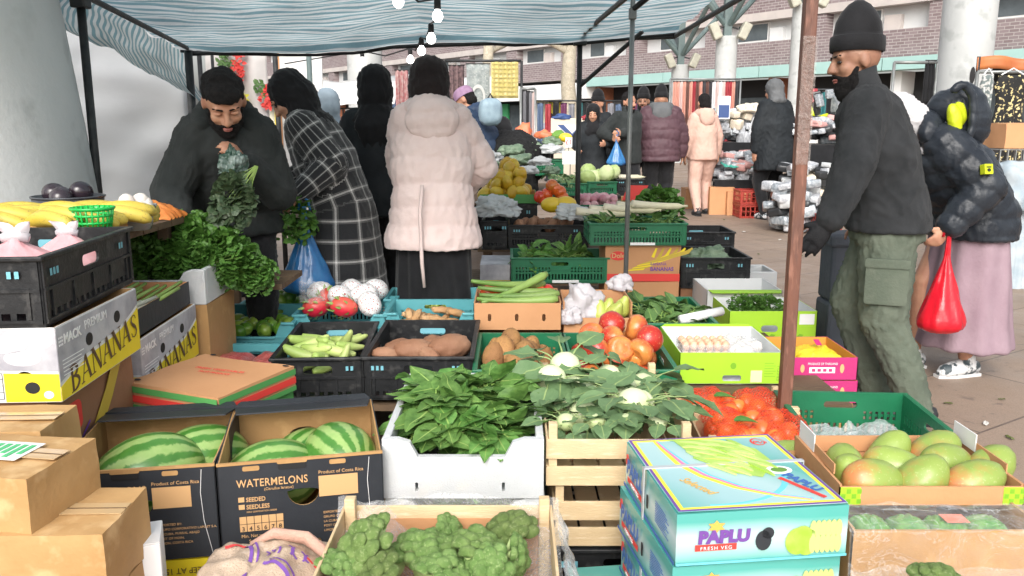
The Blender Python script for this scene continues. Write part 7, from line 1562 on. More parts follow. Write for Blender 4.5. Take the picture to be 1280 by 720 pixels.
# right: woman in dark puffer
r17, j17 = person('woman in a dark quilted puffer with lime hood lining and mauve skirt, bending forward', (2.42, 4.42), 1.68, 104, 43, (34, 0), dict(L=P(1186, 284, 4.12), R=P(1150, 262, 4.6)), vox=.011, wide=1.1, feet=dict(L=(0, .02), R=(0, .2)), shoe='shoe_white',
    top=dict(mat='puffer_dark', infl=.075, hem=.16, puff=.011, sp=.1, hood=None, fold=.01, name='puffer_jacket'), bottom=dict(kind='skirt', mat='skirt_mauve', hem=.16, r=.29, fold=.012, fs=6, sole='sole_white'), hat=dict(kind='hijab', mat='hijab_pale', drape=.06), curl=(.5, .9), pole={-1: (-.3, -.7, -.6)})
b = MB(); n_, u_, f_, x_ = j17['neck'], j17['up'], j17['fw'], j17['rt']
for q in range(11):
    a = math.pi * q / 10; c = n_ - u_ * .03 + (x_ * math.cos(a) * .12 - f_ * (math.sin(a) * .1 - .02)); ellip(b, c + u_ * .04 * math.sin(a), (.05, .05, .1), (x_, f_, u_), 2)
me = remesh(b, .011, 4); cloth(me, [(n_, n_ + u_ * .2, 1)], .008, .07, .008, 10); me.materials.append(MATS['puffer_dark']); link('hood', me, r17)
M('lime_lining', (.5, .58, .01), (.42, .5, .01), 14, .5, .3, 60); b = MB()
for q in range(9):
    a = math.pi * (.0 + q / 8 * .95); c = n_ - u_ * .02 + (x_ * math.cos(a) * .085 - f_ * (math.sin(a) * .065 - .035)); ellip(b, c + u_ * (.01 + .045 * math.sin(a)), (.045, .045, .088), (x_, f_, u_), 2)
b = MB(); L17 = lambda p: Matrix.Rotation(-R(104), 4, 'Z') @ (Vector(p) - Vector((2.42, 4.42, 0)))
ax_ = [Matrix.Rotation(-R(104), 4, 'Z').to_3x3() @ Vector(q) for q in ((1, 0, .25), (0, 1, 0), (-.25, 0, 1))]
ellip(b, L17(P(1193, 150, 4.17)), (.034, .03, .085), ax_, 3); ellip(b, L17(P(1199, 142, 4.2)), (.036, .03, .06), ax_, 3)
me = remesh(b, .011, 3); cloth(me, [(L17(P(1190, 180, 4.1)), L17(P(1200, 120, 4.1)), 1)], 0, .07, .008, 12); me.materials.append(MATS['lime_lining']); link('hood_lining', me, r17); b = MB()
rp = [L17(P(1197 + 19 * math.cos(R(a)) + 6 * math.sin(R(a)), 150 - 44 * math.sin(R(a)), 4.16)) for a in range(-60, 126, 15)]
for q in range(len(rp) - 1): capsule(b, rp[q], rp[q + 1], .021, .021, 8)
ellip(b, L17(P(1207, 146, 4.29)), (.11, .1, .17), ax_, 3); ellip(b, L17(P(1185, 135, 4.32)), (.1, .1, .09), ax_, 3)
me = remesh(b, .011, 4); cloth(me, [(rp[0], rp[8], 1)], .004, .06, .01, 9); me.materials.append(MATS['puffer_dark']); link('hood_rim', me, r17)
e0, e1 = j17[-1][0], j17[-1][1]; pc_ = e0 * .45 + e1 * .55; Ti = Matrix.Translation(pc_ + Vector((-.118, .0, .0))) @ Matrix.Rotation(R(-90), 4, 'Z') @ Matrix.Rotation(R(78), 4, 'X')
b = MB(); b.panel(rrect(-.024, -.024, .024, .024, .004), (), -.02, .008, Ti); pp = b.build('sleeve_patch', MATS['lime_lining'], r17); b = MB(); b.panel(ell(0, -.005, .01, .008), (), .008, .0095, Ti)
for q in range(4): b.panel(ell(-.0105 + .007 * q, .009, .0028, .004, 8), (), .008, .0096, Ti)
b.build('paw_mark', MATS['black'], pp)
# mid and far figures
def P0(u, Y): return (XU(u, Y, 1.0), Y)
person('man in a black beanie standing low behind the plaid coat woman, by the flower sheet', P0(322, 6.5), 1.58, 150, 16, (18, 0), None, vox=.018, top=dict(mat='jacket_black', infl=.04, hem=.1), hat=dict(kind='beanie', mat='hijab_black'))
person('person in a pale blue headscarf, mostly hidden between the two black headscarves', P0(412, 7.0), 1.6, 10, 4, (8, 0), None, vox=.018, top=dict(mat='jacket_black', infl=.03, hem=.1), hat=dict(kind='hijab', mat='hijab_blue', drape=.2))
M('cap_purple', (.24, .14, .23), (.3, .19, .29), 20, .8)
person('man in a navy puffer and faded purple cap, looking down by the hanging rugs', P0(607, 9.0), 1.75, 62, 16, (24, 10), None, vox=.016, top=dict(mat='puffer_navy', infl=.07, hem=.15, puff=.012, hood='down'), hat=dict(kind='cap', mat='cap_purple'))
rf, jf = person('person in a shaggy black fur coat bending away with a pale blue backpack', P0(642, 8.9), 1.62, 15, 48, (10, 0), None, vox=.02, wide=1.2, top=dict(mat='fur_black', infl=.1, hem=.4, fold=.03, fs=22), hat=dict(kind='hijab', mat='hijab_black'))
M('pack_blue', (.28, .38, .44), (.2, .28, .34), 14, .6); p = P(613, 140, 8.75); t = thing('backpack', 'pale blue backpack on the back of the bending figure in fur', 'backpack', p, R(20))
vs, fs = ICO[4]; MB().add([Vector((math.copysign(abs(q.x) ** .7, q.x) * .12, math.copysign(abs(q.y) ** .7, q.y) * .09, math.copysign(abs(q.z) ** .7, q.z) * .14)) * (1 + .05 * nz(q, 4)) for q in vs], fs).build('bag', MATS['pack_blue'], t, True)
b = MB(); b.tube([(-.03, 0, .13), (0, 0, .18), (.03, 0, .13)], .01, 6); b.build('handle', MATS['metal_dark'], t, True)
Fv = .017
person('woman in a black headscarf and open dark coat facing the camera beside the thin pole', P0(741, 12.0), 1.6, 172, 6, (14, 0), dict(R=P(722, 186, 11.7), L=P(757, 180, 11.7)), vox=Fv, top=dict(mat='jacket_black', infl=.05, hem=.4, flare=.04), bottom=dict(kind='skirt', mat='puffer_burgundy', hem=.1), hat=dict(kind='hijab', mat='hijab_black', front=.3), face_=dict(down=1))
person('man in a black woolly hat standing right behind the woman in the open dark coat', P0(750, 12.9), 1.76, 140, 5, (5, 0), None, vox=Fv, top=dict(mat='jacket_black', infl=.05, hem=.15), hat=dict(kind='beanie', mat='hijab_black'))
person('bearded man in an open dark green jacket holding a small clear bag', P0(782, 11.9), 1.76, 196, 3, (8, 20), dict(R=P(765, 172, 11.6), L=P(776, 167, 11.6)), vox=.014, top=dict(mat='hoodie', infl=.05, hem=.15, collar=1), hat=dict(kind='hair'), face_=dict(beard=.005))
person('bearded man in black whose face shows behind the burgundy puffer', P0(803, 13.0), 1.8, 165, 2, (4, 0), None, skin='skin_brown', vox=.014, top=dict(mat='jacket_black', infl=.05, hem=.15), hat=dict(kind='beanie', mat='hijab_black'), face_=dict(beard=.01))
M('hood_grey', (.09, .095, .1), (.12, .125, .13), 9, .9)
r13, j13 = person('man in a burgundy puffer with grey hood, back turned, standing in the walkway', P0(825, 12.2), 1.8, -4, 3, (8, 0), None, vox=.016, wide=1.25, top=dict(mat='puffer_burgundy', infl=.1, hem=.14, puff=.016, sp=.14), bottom=dict(kind='trousers', mat='cloth_black', infl=.04), hat=dict(kind='beanie', mat='hijab_black'))
b = MB()
for q in range(9): a = math.pi * q / 8; c = j13['neck'] + j13['rt'] * math.cos(a) * .12 - j13['fw'] * math.sin(a) * .11; ellip(b, c, (.07, .07, .09), (EX, EY, EZ), 2)
ellip(b, j13['neck'] - j13['fw'] * .15 - EZ * .07, (.15, .06, .12), (EX, EY, EZ), 2); me = remesh(b, .016, 4); me.materials.append(MATS['hood_grey']); link('hood', me, r13)
person('man in a pale pink tracksuit walking away with dark shoes', P0(879, 12.5), 1.76, 8, 2, (4, 0), None, vox=.016, feet=dict(L=(0, -.16), R=(.03, .14)), top=dict(mat='pink_fleece', infl=.04, hem=.12, hood='down', fold=.014), bottom=dict(kind='trousers', mat='pink_fleece', infl=.032, fold=.02), hat=dict(kind='hair'))
person('tall figure in a black parka with the grey hood up and white trainers', P0(968, 11.9), 1.93, 22, 4, (10, 12), None, vox=.016, shoe='shoe_white', top=dict(mat='jacket_black', infl=.07, hem=.3, fold=.018), bottom=dict(kind='trousers', mat='cloth_black', infl=.03), hat=dict(kind='hood', mat='hood_grey', nohair=1))
M('vest_grey', (.3, .31, .36), (.36, .37, .42), 6, .5); person('small far-off person in a grey quilted vest in front of the white shop', P0(690, 20.0), 1.6, 20, 10, (10, 0), None, vox=.024, top=dict(mat='vest_grey', infl=.06, hem=.1, puff=.014), hat=dict(kind='hair'))
# ---------------------------------------------------------------- things people hold
def carry_bag(label, hand_, drop, r, mat, seed=1):
    t = thing('carrier_bag', label, 'carrier bag', hand_); b = MB(); n = 40; rings = 26; vs = []
    for i in range(rings + 1):
        f = i / rings; z = -drop * f; rr = r * (.06 + .2 * f + .78 * max(0, (f - .25) / .75) ** 1.1 * (1 if f < .86 else math.sqrt(max(0, 1 - ((f - .86) / .145) ** 2)))) 
        for k in range(n):
            a = 2 * math.pi * k / n; w = 1 + (.16 * (1 - f)) * math.sin(7 * a + seed) + .13 * nz((math.cos(a) * 2, math.sin(a) * 2, f * 3 + seed), 1.5) - .07 * abs(nz((math.cos(a) * 3, math.sin(a) * 3, f * 2 + seed), 2.2))
            vs.append((rr * w * math.cos(a), rr * w * .8 * math.sin(a), z))
    b.add(vs, [(i * n + (k + 1) % n, i * n + k, (i + 1) * n + k, (i + 1) * n + (k + 1) % n) for i in range(rings) for k in range(n)]); b.build('bag', MATS[mat], t, True)
    b = MB(); b.tube([(-.03, 0, -.02), (-.022, 0, .03), (0, 0, .045), (.022, 0, .03), (.03, 0, -.02)], .007, 6); b.build('handle', MATS[mat], t, True); return t
M('bag_blue', (.03, .16, .42), (.05, .24, .52), 10, .25, .5, 22, coat=.3, translucent=.25); M('bag_scarlet', (.72, .015, .03), (.62, .012, .03), 10, .22, .5, 22, coat=.3, translucent=.2)
carry_bag('glossy blue plastic carrier bag hanging by the plaid coat', P(380, 258, 4.3), .45, .165, 'bag_blue', 2)
carry_bag('glossy red plastic carrier bag held by the woman in the dark puffer', P(1187, 291, 4.1), .5, .135, 'bag_scarlet', 3)
carry_bag('dull blue carrier bag held by the man in the dark green jacket', P(771, 168, 11.5), .42, .15, 'bag_blue', 4); carry_bag('pale blue carrier bag hanging low beside the burgundy puffer', P(787, 200, 12.0), .3, .09, 'bag_blue', 5)
fol('coriander_bunch', P(347, 272, 4.28), HB[1], 'bright coriander bunch held out by the woman in plaid', 'coriander', None, (0, .2, 0), 1.25)
fol('coriander_bunch', P(243, 286, 3.52), HB[0], 'small coriander bunch gripped in the hand of the seller', 'coriander', None, (.3, 0, 1), .55)
HD = herb('dark_leaf_bunch', 77, 230, .12, .1, .16, ('leaf_dark', 'leaf_stem'), (.1, 0, .24), (.04, .07), 18)
fol('dark_leaf_bunch', P(290, 252, 3.5), HD, 'limp dark leaf bunch with long stems held upside down by the seller', 'leaves', None, (0, .3, 0), (.62, .62, .72))
M('film_green', (.03, .07, .05), (.3, .36, .34), 16, .2, .6, 40, ramp_=(.45, .7)); crumple('wrapped_bunch', 'dark leaves in shiny clear wrapping against the chest of the seller', 'leaves', P(290, 206, 3.6), .055, .05, .075, 'film_green', 6, 0, 5)
trestle('dark table of onions behind the seller and the plaid coat', -1.75, -.95, 5.0, 5.9, .72)
for k, (u, v, Y, r, m_) in enumerate(((322, 212, 4.7, .08, 'ginger'), (332, 225, 4.65, .07, 'onion'), (310, 226, 4.65, .07, 'onion'), (338, 207, 4.9, .08, 'ginger'))): crumple('onion_bag', ['netted bag of yellow onions under the sleeve of the seller', 'bag of pink onions touching the headscarf end of the plaid woman', 'bag of pink onions just below the wrapped leaves', 'netted bag of yellow onions farthest back'][k], 'onion bag', P(u, v, Y), r, r * .8, r * .8, m_, k, 0, 3)
M('slate_cloth', (.045, .055, .07), (.06, .07, .09), 6, .7, .3, 60); p = G(1050, 455, .0); t = thing('wheeled_bag', 'tall slate blue wheeled shopping bag behind the olive trousers', 'shopping bag', (XU(1052, 4.5, .4), 4.5, 0))
b = MB(); b.box((-.1, -.08, .07), (.13, .12, .38)); b.box((-.095, -.075, .381), (.125, .115, .72)); b.build('bag', MATS['slate_cloth'], t, bevel=.02); b = MB(); b.box((-.11, -.09, .68), (.14, .13, .75)); b.build('flap', MATS['slate_cloth'], t, bevel=.015)
for x in (-.1, .12): b = MB(); b.lathe([(.001, -.015), (.06, -.015), (.07, 0), (.06, .015), (.001, .015)], 16, Matrix.Translation((x, .1, .07)) @ Matrix.Rotation(R(90), 4, 'Y')); b.build('wheel', MATS['black'], t, True)
# ---------------------------------------------------------------- stalls in the background
def cloth_hang(name, label, cat, u0, u1, v0, Y, z0, mat, group=None, wav=.03, fr=3, thick=.006):
    zt = P((u0 + u1) / 2, v0, Y).z; xa_, xb_ = XU(u0, Y, zt), XU(u1, Y, zt); w_ = xb_ - xa_; t = thing(name, label, cat, (xa_, Y, z0), 0, group)
    b = MB(); b.grid(lambda a, c: (w_ * a, wav * math.sin(a * fr * 6.28 + c) * (1 - .4 * c) + wav * .4 * nz((a * 5, c * 3, u0), 1), (zt - z0) * c), 24, 12); b.build('cloth', MATS[mat], t, True, solid=thick)
    b = MB(); b.tube([(-.01, 0, zt - z0 + .004), (w_ + .01, 0, zt - z0 + .004)], .008, 6); b.build('hanger_bar', MATS['metal_dark'], t, True); return t
def rail(label, u0, u1, v, Y, legs=True, mat='metal_grey'):
    zt = P((u0 + u1) / 2, v, Y).z; a, c = XU(u0, Y, zt), XU(u1, Y, zt); t = thing('clothes_rail', label, 'clothes rail', (a, Y, 0))
    b = MB(); b.tube([(0, 0, zt), (c - a, 0, zt)], .018, 8); b.build('top_bar', MATS[mat], t, True)
    for x in (0, c - a): b = MB(); b.tube([(x, 0, 0), (x, 0, zt)], .018, 8); b.build('upright', MATS[mat], t, True)
    return t
M('rug_grey', (.2, .23, .23), (.32, .35, .34), 13, .95, .5, 160, c3=(.42, .43, .41)); M('rug_yellow', (.55, .46, .14), (.62, .55, .28), 9, .95, .5, 160); M('textile_dark', (.06, .04, .045), (.2, .13, .13), 22, .9, .3, 90); M('textile_red', (.3, .09, .1), (.42, .3, .28), 24, .9)
cloth_hang('rug', 'grey patterned rug hanging beside the yellow rug', 'rug', 583, 612, 80, 12.0, .95, 'rug_grey', wav=.008)
yr = cloth_hang('rug', 'pale yellow checked rug hanging at the end of the rug rail', 'rug', 614, 648, 77, 11.9, 1.68, 'rug_yellow', wav=.008)
M('rug_line', (.4, .33, .1)); b = MB(); w_ = XU(648, 11.9, 2) - XU(614, 11.9, 2)
for q in range(6): b.box((w_ * (.08 + .16 * q), -.016, .02), (w_ * (.08 + .16 * q) + .02, -.012, .48))
for q in range(8): b.box((.01, -.018, .03 + .06 * q), (w_ - .01, -.0165, .045 + .06 * q))
b.build('check_weave', MATS['rug_line'], yr)
decal(bpy.data.objects['rug'], 'medallion', M('rug_pale', (.45, .46, .44)), Matrix.Rotation(R(90), 4, 'X'), [ell(.16, .75, .1, .17, 24)], .02, .003, [ell(.16, .75, .07, .12, 20)])
rail('long rail the rugs hang from', 556, 652, 76, 12.05, mat='metal_dark')
cloth_hang('textile', 'dark patterned cloth hanging just left of the grey rug', 'cloth', 561, 580, 82, 12.1, 1.0, 'textile_dark'); cloth_hang('textile', 'red and grey patterned cloth by the pale column', 'cloth', 494, 510, 88, 11.0, 1.1, 'textile_red')
M('scarf_dark', (.03, .03, .035)); M('scarf_grey', (.2, .2, .22)); M('scarf_salmon', (.55, .27, .21), (.48, .22, .17), 6); M('scarf_red', (.3, .03, .04)); M('scarf_brown', (.1, .045, .035)); M('scarf_pale', (.5, .38, .36)); M('scarf_white', (.62, .62, .63))
rail('short rail of dark scarves beside the yellow rug', 651, 669, 111, 11.6)
for q, mm in enumerate(('scarf_dark', 'scarf_grey', 'scarf_dark', 'scarf_grey', 'scarf_pale')): cloth_hang('scarf', 'long dark or grey scarf on the short rail beside the yellow rug', 'scarf', 651 + 3.6 * q, 654.2 + 3.6 * q, 113 + q * .6, 11.6, .95, mm, 'scarves on the short rail', .02, 1)
rail('long rail of hanging scarves behind the burgundy puffer and pink tracksuit', 838, 926, 99, 16.2)
seq = ['scarf_salmon', 'scarf_salmon', 'scarf_pale', 'scarf_salmon', 'scarf_brown', 'scarf_salmon', 'scarf_red', 'scarf_brown', 'scarf_salmon', 'scarf_dark', 'scarf_brown', 'scarf_dark', 'scarf_white', 'scarf_pale', 'scarf_white', 'scarf_pale', 'scarf_red', 'scarf_red', 'scarf_salmon', 'scarf_dark']
for q, mm in enumerate(seq): cloth_hang('scarf', 'long hanging scarf on the long rail behind the burgundy puffer', 'scarf', 842 + 4.1 * q, 846 + 4.1 * q, 102, 16.2, .7, mm, 'scarves on the long rail', .025, 1)
def draped(label, u0, u1, v, Y, d, mat='cloth_black', h0=0):
    zt = P(u0, v, Y).z; a, c = XU(u0, Y, zt), XU(u1, Y, zt); t = thing('draped_table', label, 'table', (a, Y, 0)); b = MB(); b.box((0, 0, zt - .03), (c - a, d, zt)); b.build('tabletop', MATS[mat], t)
    b = MB(); b.grid(lambda s, q: ((c - a) * s, -.01 - .02 * abs(math.sin(s * 24)) * (1 - q), h0 + (zt - .001 - h0) * q), 60, 4); b.build('skirt_cloth', MATS[mat], t, True)
    for x in (.05, c - a - .09): b = MB(); b.box((x, .05, 0), (x + .04, .09, zt - .03)); b.build('leg', MATS['metal_dark'], t)
    return a, c, zt
M('pack_white', (.6, .61, .63), (.3, .32, .35), 30, .3, .4, 40); M('pack_silver', (.48, .51, .53), (.22, .25, .28), 26, .22, .6, 40, metal=.2); M('pack_cream', (.68, .6, .48)); M('pot_dark', (.03, .032, .035), rough=.3); M('pack_teal', (.05, .42, .32), rough=.3); M('pack_pinkish', (.55, .3, .28))
def packs(label, group, n, x0, x1, y0, y1, z0, z1, mats, size=(.16, .11, .1), seed=1):
    r_ = random.Random(seed); vs, fs = ICO[3]; ms = []
    for k, mm in enumerate(mats): ms.append(MB().add([Vector([math.copysign(abs(q[i]) ** .25, q[i]) * size[i] / 2 for i in range(3)]) * (1 + .06 * nz(q, 2.2, k + seed)) for q in vs], fs).mesh('goods_packet', MATS[mm], True))
    for k in range(n):
        f = k / n; o = link('goods_packet', ms[r_.randrange(len(ms))]); o.location = (r_.uniform(x0, x1), r_.uniform(y0, y1) , z0 + (z1 - z0) * f ** .8); tag(o, label, 'packet', group); o.rotation_euler = (r_.uniform(-.25, .25), r_.uniform(-.25, .25), r_.uniform(0, 3)); s_ = r_.uniform(.75, 1.3); o.scale = (s_, s_, s_ * r_.uniform(.7, 1.2))
a, c, zt = draped('black draped table of boxed white goods behind the tall hooded figure', 893, 962, 178, 14.0, .9)
packs('white boxed item stacked on the table behind the tall hooded figure', 'white boxed goods by the scarf rail', 60, a + .08, c - .05, 14.05, 14.7, zt + .05, zt + .5, ('pack_white', 'pack_white', 'pack_cream', 'pack_silver'), (.17, .14, .12), 2)
crumple('cream_cushion', 'cream bundle on top of the white boxed goods', 'bundle', P(936, 137, 14.3), .2, .15, .1, 'pack_cream', 5, 0, 4)
M('cushion_blue', (.04, .08, .22)); p = P(905, 136, 13.8); t = thing('poster_card', 'white and dark blue card standing in front of the scarves', 'card', p); b = MB(); b.box((-.1, 0, -.16), (.1, .02, .2)); b.build('card', MATS['paper'], t); b = MB(); b.box((-.085, -.004, -.14), (.085, 0, .06)); b.build('blue_panel', MATS['cushion_blue'], t)
a, c, zt = draped('low black draped table of wrapped packets beside the pink tracksuit', 893, 962, 225, 12.6, 1.0); packs('shiny wrapped packet heaped on the low table beside the pink tracksuit', 'wrapped packets on the low table', 70, a + .05, c - .1, 12.65, 13.4, zt + .03, zt + .38, ('pack_silver', 'pack_white', 'pack_silver', 'pack_pinkish', 'pack_white'), (.2, .13, .09), 3)
t = thing('folded_cloth', 'green folded cloth lying across the wrapped packets', 'cloth', P(922, 208, 12.7)); b = MB(); b.grid(lambda a, c: (-.22 + .44 * a, -.12 + .3 * c, .06 * c + .015 * nz((a * 5, c * 5, 0), 1)), 16, 12); b.build('cloth', MATS['pack_teal'], t, True, solid=.01)
for k, (u, v, Y, w_, h_) in enumerate(((858, 236, 13.4, .5, .3), (888, 234, 12.5, .36, .3), (910, 240, 12.4, .36, .28))): z = P(u, v, Y).z; carton(('brown carton behind the pink tracksuit legs', 'brown carton at the heel of the pink tracksuit', 'brown carton beside the red crate on the paving')[k], (XU(u, Y, z), Y, 0), 0, w_, .4, max(.25, z), 'kraft_orange')
for k in range(2): z = .0 + .2 * k; crate(('red crate on the paving, bottom of its pair', 'red crate stacked on another red crate near the white trainers')[k], (XU(926, 12.0, .3), 12.0, z + .004), 0, .36, .4, .195, 'crate_red', 'lattice')
a, c, zt = draped('black draped table of pots and plates behind the rusty post', 985, 1075, 181, 11.8, 1.0)
packs('dark pan or lidded tub stacked on the table behind the rusty post', 'pots and tubs on the black table', 40, a + .1, c - .1, 11.9, 12.6, zt + .05, zt + .34, ('pot_dark', 'pack_white', 'pack_silver', 'pot_dark', 'pack_pinkish'), (.26, .24, .08), 4)
packs('white wrapped packet heaped in front of the black draped table', 'white packets before the black table', 60, XU(985, 11.3, .5), XU(1048, 11.3, .5), 11.0, 11.6, .3, .8, ('pack_white', 'pack_silver', 'bag_film', 'pack_cream', 'pot_dark'), (.24, .16, .1), 5)
draped('plain white draped bench holding the white packets', 985, 1050, 262, 11.0, .7, 'white')
packs('clear wrapped silver packet piled on the paving behind the rusty post', 'silver packets on the paving', 60, XU(968, 10.4, .2), XU(1026, 10.4, .2), 10.3, 10.75, .05, .62, ('pack_silver', 'bag_film', 'pack_white', 'pot_dark'), (.24, .18, .12), 6)
crate('small red crate on the paving beside the silver packets', (XU(1022, 10.1, .2), 10.1, .004), 0, .3, .3, .26, 'crate_red', 'lattice')
packs('bright packaged item hanging behind the pots', 'bright items behind the pots', 12, XU(1005, 13, 1.7), XU(1060, 13, 1.7), 12.7, 12.9, zt + .3, zt + .75, ('pack_white', 'lime_lining', 'scarf_red', 'pot_dark', 'pack_silver'), (.14, .08, .22), 8)
# stall on the far right: dresses, cart, boxes
M('dress_floral', (.012, .012, .012), (.6, .5, .25), 26, .85, ramp_=(.56, .6)); M('dress_speckle', (.15, .18, .18), (.5, .5, .48), 30, .85, ramp_=(.5, .56)); M('banner_orange', (.5, .17, .05), (.4, .12, .04), 4)
rail('rail of dresses beside the broad pale column', 1222, 1300, 90, 9.3)
for k, (u0, u1, mm, nm) in enumerate(((1224, 1244, 'dress_speckle', 'grey speckled dress hanging next to the floral dress'), (1236, 1284, 'dress_floral', 'black dress with yellow flowers hanging by the broad column'))):
    zt_ = P((u0 + u1) / 2, 94, 9.3 - .06 * k).z; xa_, xb_ = XU(u0, 9.3, zt_), XU(u1, 9.3, zt_); w_ = xb_ - xa_; t = thing('dress', nm, 'dress', ((xa_ + xb_) / 2, 9.28 - .07 * k, 0)); b = MB()
    def df(a, c, w_=w_, zt_=zt_): hw = w_ * (.5 - .14 * math.sin(min(1, max(0, (c - .45) * 2)) * 3.1)) * (1 if c < .93 else .75); return ((a - .5) * 2 * hw, .03 * math.sin(a * 19 + c * 3) * (1.1 - c) - .06 * math.sin(a * math.pi), .75 + (zt_ - .75) * c)
    b.grid(df, 30, 24); b.build('cloth', MATS[mm], t, True, solid=.008); b = MB(); b.tube([(-w_ * .3, 0, zt_), (0, 0, zt_ + .07), (w_ * .3, 0, zt_)], .008, 6); b.build('hanger', MATS['white'], t)
t = thing('banner', 'rust orange canopy strip above the dresses', 'banner', (XU(1222, 9.6, 2), 9.6, P(1240, 88, 9.6).z)); b = MB(); b.grid(lambda a, c: (1.1 * a, .02 * math.sin(a * 20), .14 * c + .02 * math.sin(a * 9)), 30, 3); b.build('cloth', MATS['banner_orange'], t, True, solid=.008)
for x in (.02, 1.05): b = MB(); b.tube([(x, .02, -2.1 + .15), (x, .02, .15)], .02, 8); b.build('pole', MATS['metal_dark'], t)
ct = thing('shopping_trolley', 'grey wire shopping trolley with a brown box on it, by the dresses', 'trolley', (XU(1248, 7.6, .9), 7.6, 0)); b = MB()
for q in range(11): x = .07 * q; b.tube([(x, 0, .62), (x, 0, 1.1)], .005, 5); b.tube([(x, .5, .62), (x, .5, 1.1)], .005, 5)
for z in (.62, .74, .86, .98, 1.1): b.tube([(0, 0, z), (.7, 0, z), (.7, .5, z), (0, .5, z), (0, 0, z)], .006, 5)
for q in range(8): b.tube([(0, .07 * q, .62), (.7, .07 * q, .62)], .005, 5)
b.build('wire_basket', MATS['metal_grey'], ct); b = MB()
for x in (.02, .68): b.tube([(x, .05, .08), (x, .05, .62)], .012, 6); b.tube([(x, .45, .08), (x, .45, .62)], .012, 6); b.tube([(x, .05, .12), (x, .45, .12)], .012, 6)
b.build('frame', MATS['metal_grey'], ct)
for x in (.02, .68):
    for y in (.05, .45): b = MB(); b.lathe([(.001, -.015), (.05, -.015), (.06, 0), (.05, .015), (.001, .015)], 14, Matrix.Translation((x, y, .06)) @ Matrix.Rotation(R(90), 4, 'Y')); b.build('wheel', MATS['black'], ct, True)
carton('brown cardboard box resting on the wire trolley', (XU(1258, 7.6, 1.2), 7.62, 1.112), 0, .45, .4, .22, 'kraft_orange'); carton('brown cardboard box inside the wire trolley', (XU(1252, 7.6, .9), 7.65, .64), 0, .5, .36, .24, 'kraft_orange')
M('cloth_greyblue', (.3, .37, .42), (.42, .47, .5), 9, .9); crumple('cloth_pile', 'pile of grey blue cloth in front of the wire trolley', 'cloth pile', (XU(1268, 6.9, .85), 6.9, .75), .3, .25, .25, 'cloth_greyblue', 3, 0, 4); draped('low table under the grey blue cloth pile', 1236, 1320, 232, 6.75, .6, 'cloth_greyblue')
rail('bare rail with dark hangers seen above the shoulder of the fleece man', 1118, 1172, 78, 9.8)
cloth_hang('jacket', 'dark jacket hanging at the end of the bare rail by the broad column', 'jacket', 1158, 1170, 76, 9.8, 1.55, 'cloth_black', wav=.03)
# stall structures behind the seller
def post(label, u, Y, z1, r, mat): x = XU(u, Y, 1.6); t = thing('stall_pole', label, 'pole', (x, Y, 0)); b = MB(); b.tube([(0, 0, 0), (0, 0, z1)], r, 8); b.build('shaft', MATS[mat], t, True); b = MB(); b.box((-r * 1.4, -r * 1.4, z1 - .06), (r * 1.4, r * 1.4, z1)); b.build('cap', MATS[mat], t); return x
post('black stall pole above the hood of the seller', 252, 7.2, 2.0, .02, 'metal_dark'); post('thin black stall pole just behind the seller head', 268, 7.4, 2.0, .014, 'metal_dark'); post('dark pole above the black headscarf of the plaid woman', 346, 7.3, 2.05, .022, 'metal_dark'); post('olive grey pole between the black headscarves', 388, 7.6, 2.1, .024, 'steel_green')
M('sheet_cream', (.6, .57, .55), (.52, .49, .47), 4, .7); M('panel_white', (.68, .68, .66)); M('flower_red', (.65, .05, .04)); M('flower_yellow', (.65, .6, .05))
sh_ = cloth_hang('back_sheet', 'pale sheet with garlands of red, green and yellow flowers behind the seller', 'sheet', 255, 332, 62, 7.9, .6, 'sheet_cream', wav=.03, fr=2)
r_ = random.Random(4)
for mm, pts in (('flower_red', [(.62, .98), (.58, .9), (.52, .84), (.55, .78)]), ('leaf_kohl2', [(.34, .97), (.32, .92), (.38, .86), (.9, .74)]), ('flower_yellow', [(.56, .72), (.58, .66), (.6, .6)]), ('flower_red', [(.62, .56), (1.0, .7), (.98, .66)])):
    b = MB()
    for x, z in pts:
        for q in range(16): cx, cz = x * .57 + r_.uniform(-.045, .045), z * 1.42 + r_.uniform(-.06, .06); leaf(b, (cx, -.05, cz), (r_.uniform(-1, 1), -.5, r_.uniform(-1, 1)), (0, -1, .2), .05, .035, .5, .3, 0, 3)
    b.build('flower_garland', MATS[mm], sh_, True)
t = thing('white_board', 'plain cream white board standing behind the black headscarf', 'board', (XU(352, 8.6, 1.5), 8.6, 0)); b = MB(); b.box((0, 0, .3), (.42, .03, 2.02)); b.build('board', MATS['panel_white'], t); b = MB(); b.box((-.02, -.01, .2), (0, .04, 2.06)); b.build('edge', MATS['kraft_orange'], t)
t = thing('white_awning', 'white awning of a distant stall between the two headscarves', 'awning', (XU(385, 14, 2), 14, 0)); b = MB(); b.grid(lambda a, c: (1.5 * a, -.8 * (1 - c), 1.62 + .4 * c + .02 * math.sin(a * 14)), 20, 6); b.build('cloth', MATS['panel_white'], t, True, solid=.01)
for x in (.03, 1.46): b = MB(); b.tube([(x, 0, 0), (x, 0, 2.02)], .025, 8); b.build('pole', MATS['metal_dark'], t)
b = MB()
for q in range(9): b.tube([(.03 + .18 * q, -.1, 1.1), (.03 + .18 * q, -.1, 1.58)], .012, 6)
for z in (1.1, 1.58): b.tube([(.03, -.1, z), (1.46, -.1, z)], .014, 6)
b.build('lattice_frame', MATS['metal_dark'], t)
t = thing('white_awning', 'long low white awning beyond the headscarf of the pale puffer woman', 'awning', (XU(480, 17, 2), 17, 0)); b = MB(); b.grid(lambda a, c: (2.2 * a, -.8 * (1 - c), 1.9 + .35 * c + .02 * math.sin(a * 14)), 20, 6); b.build('cloth', MATS['panel_white'], t, True, solid=.01)
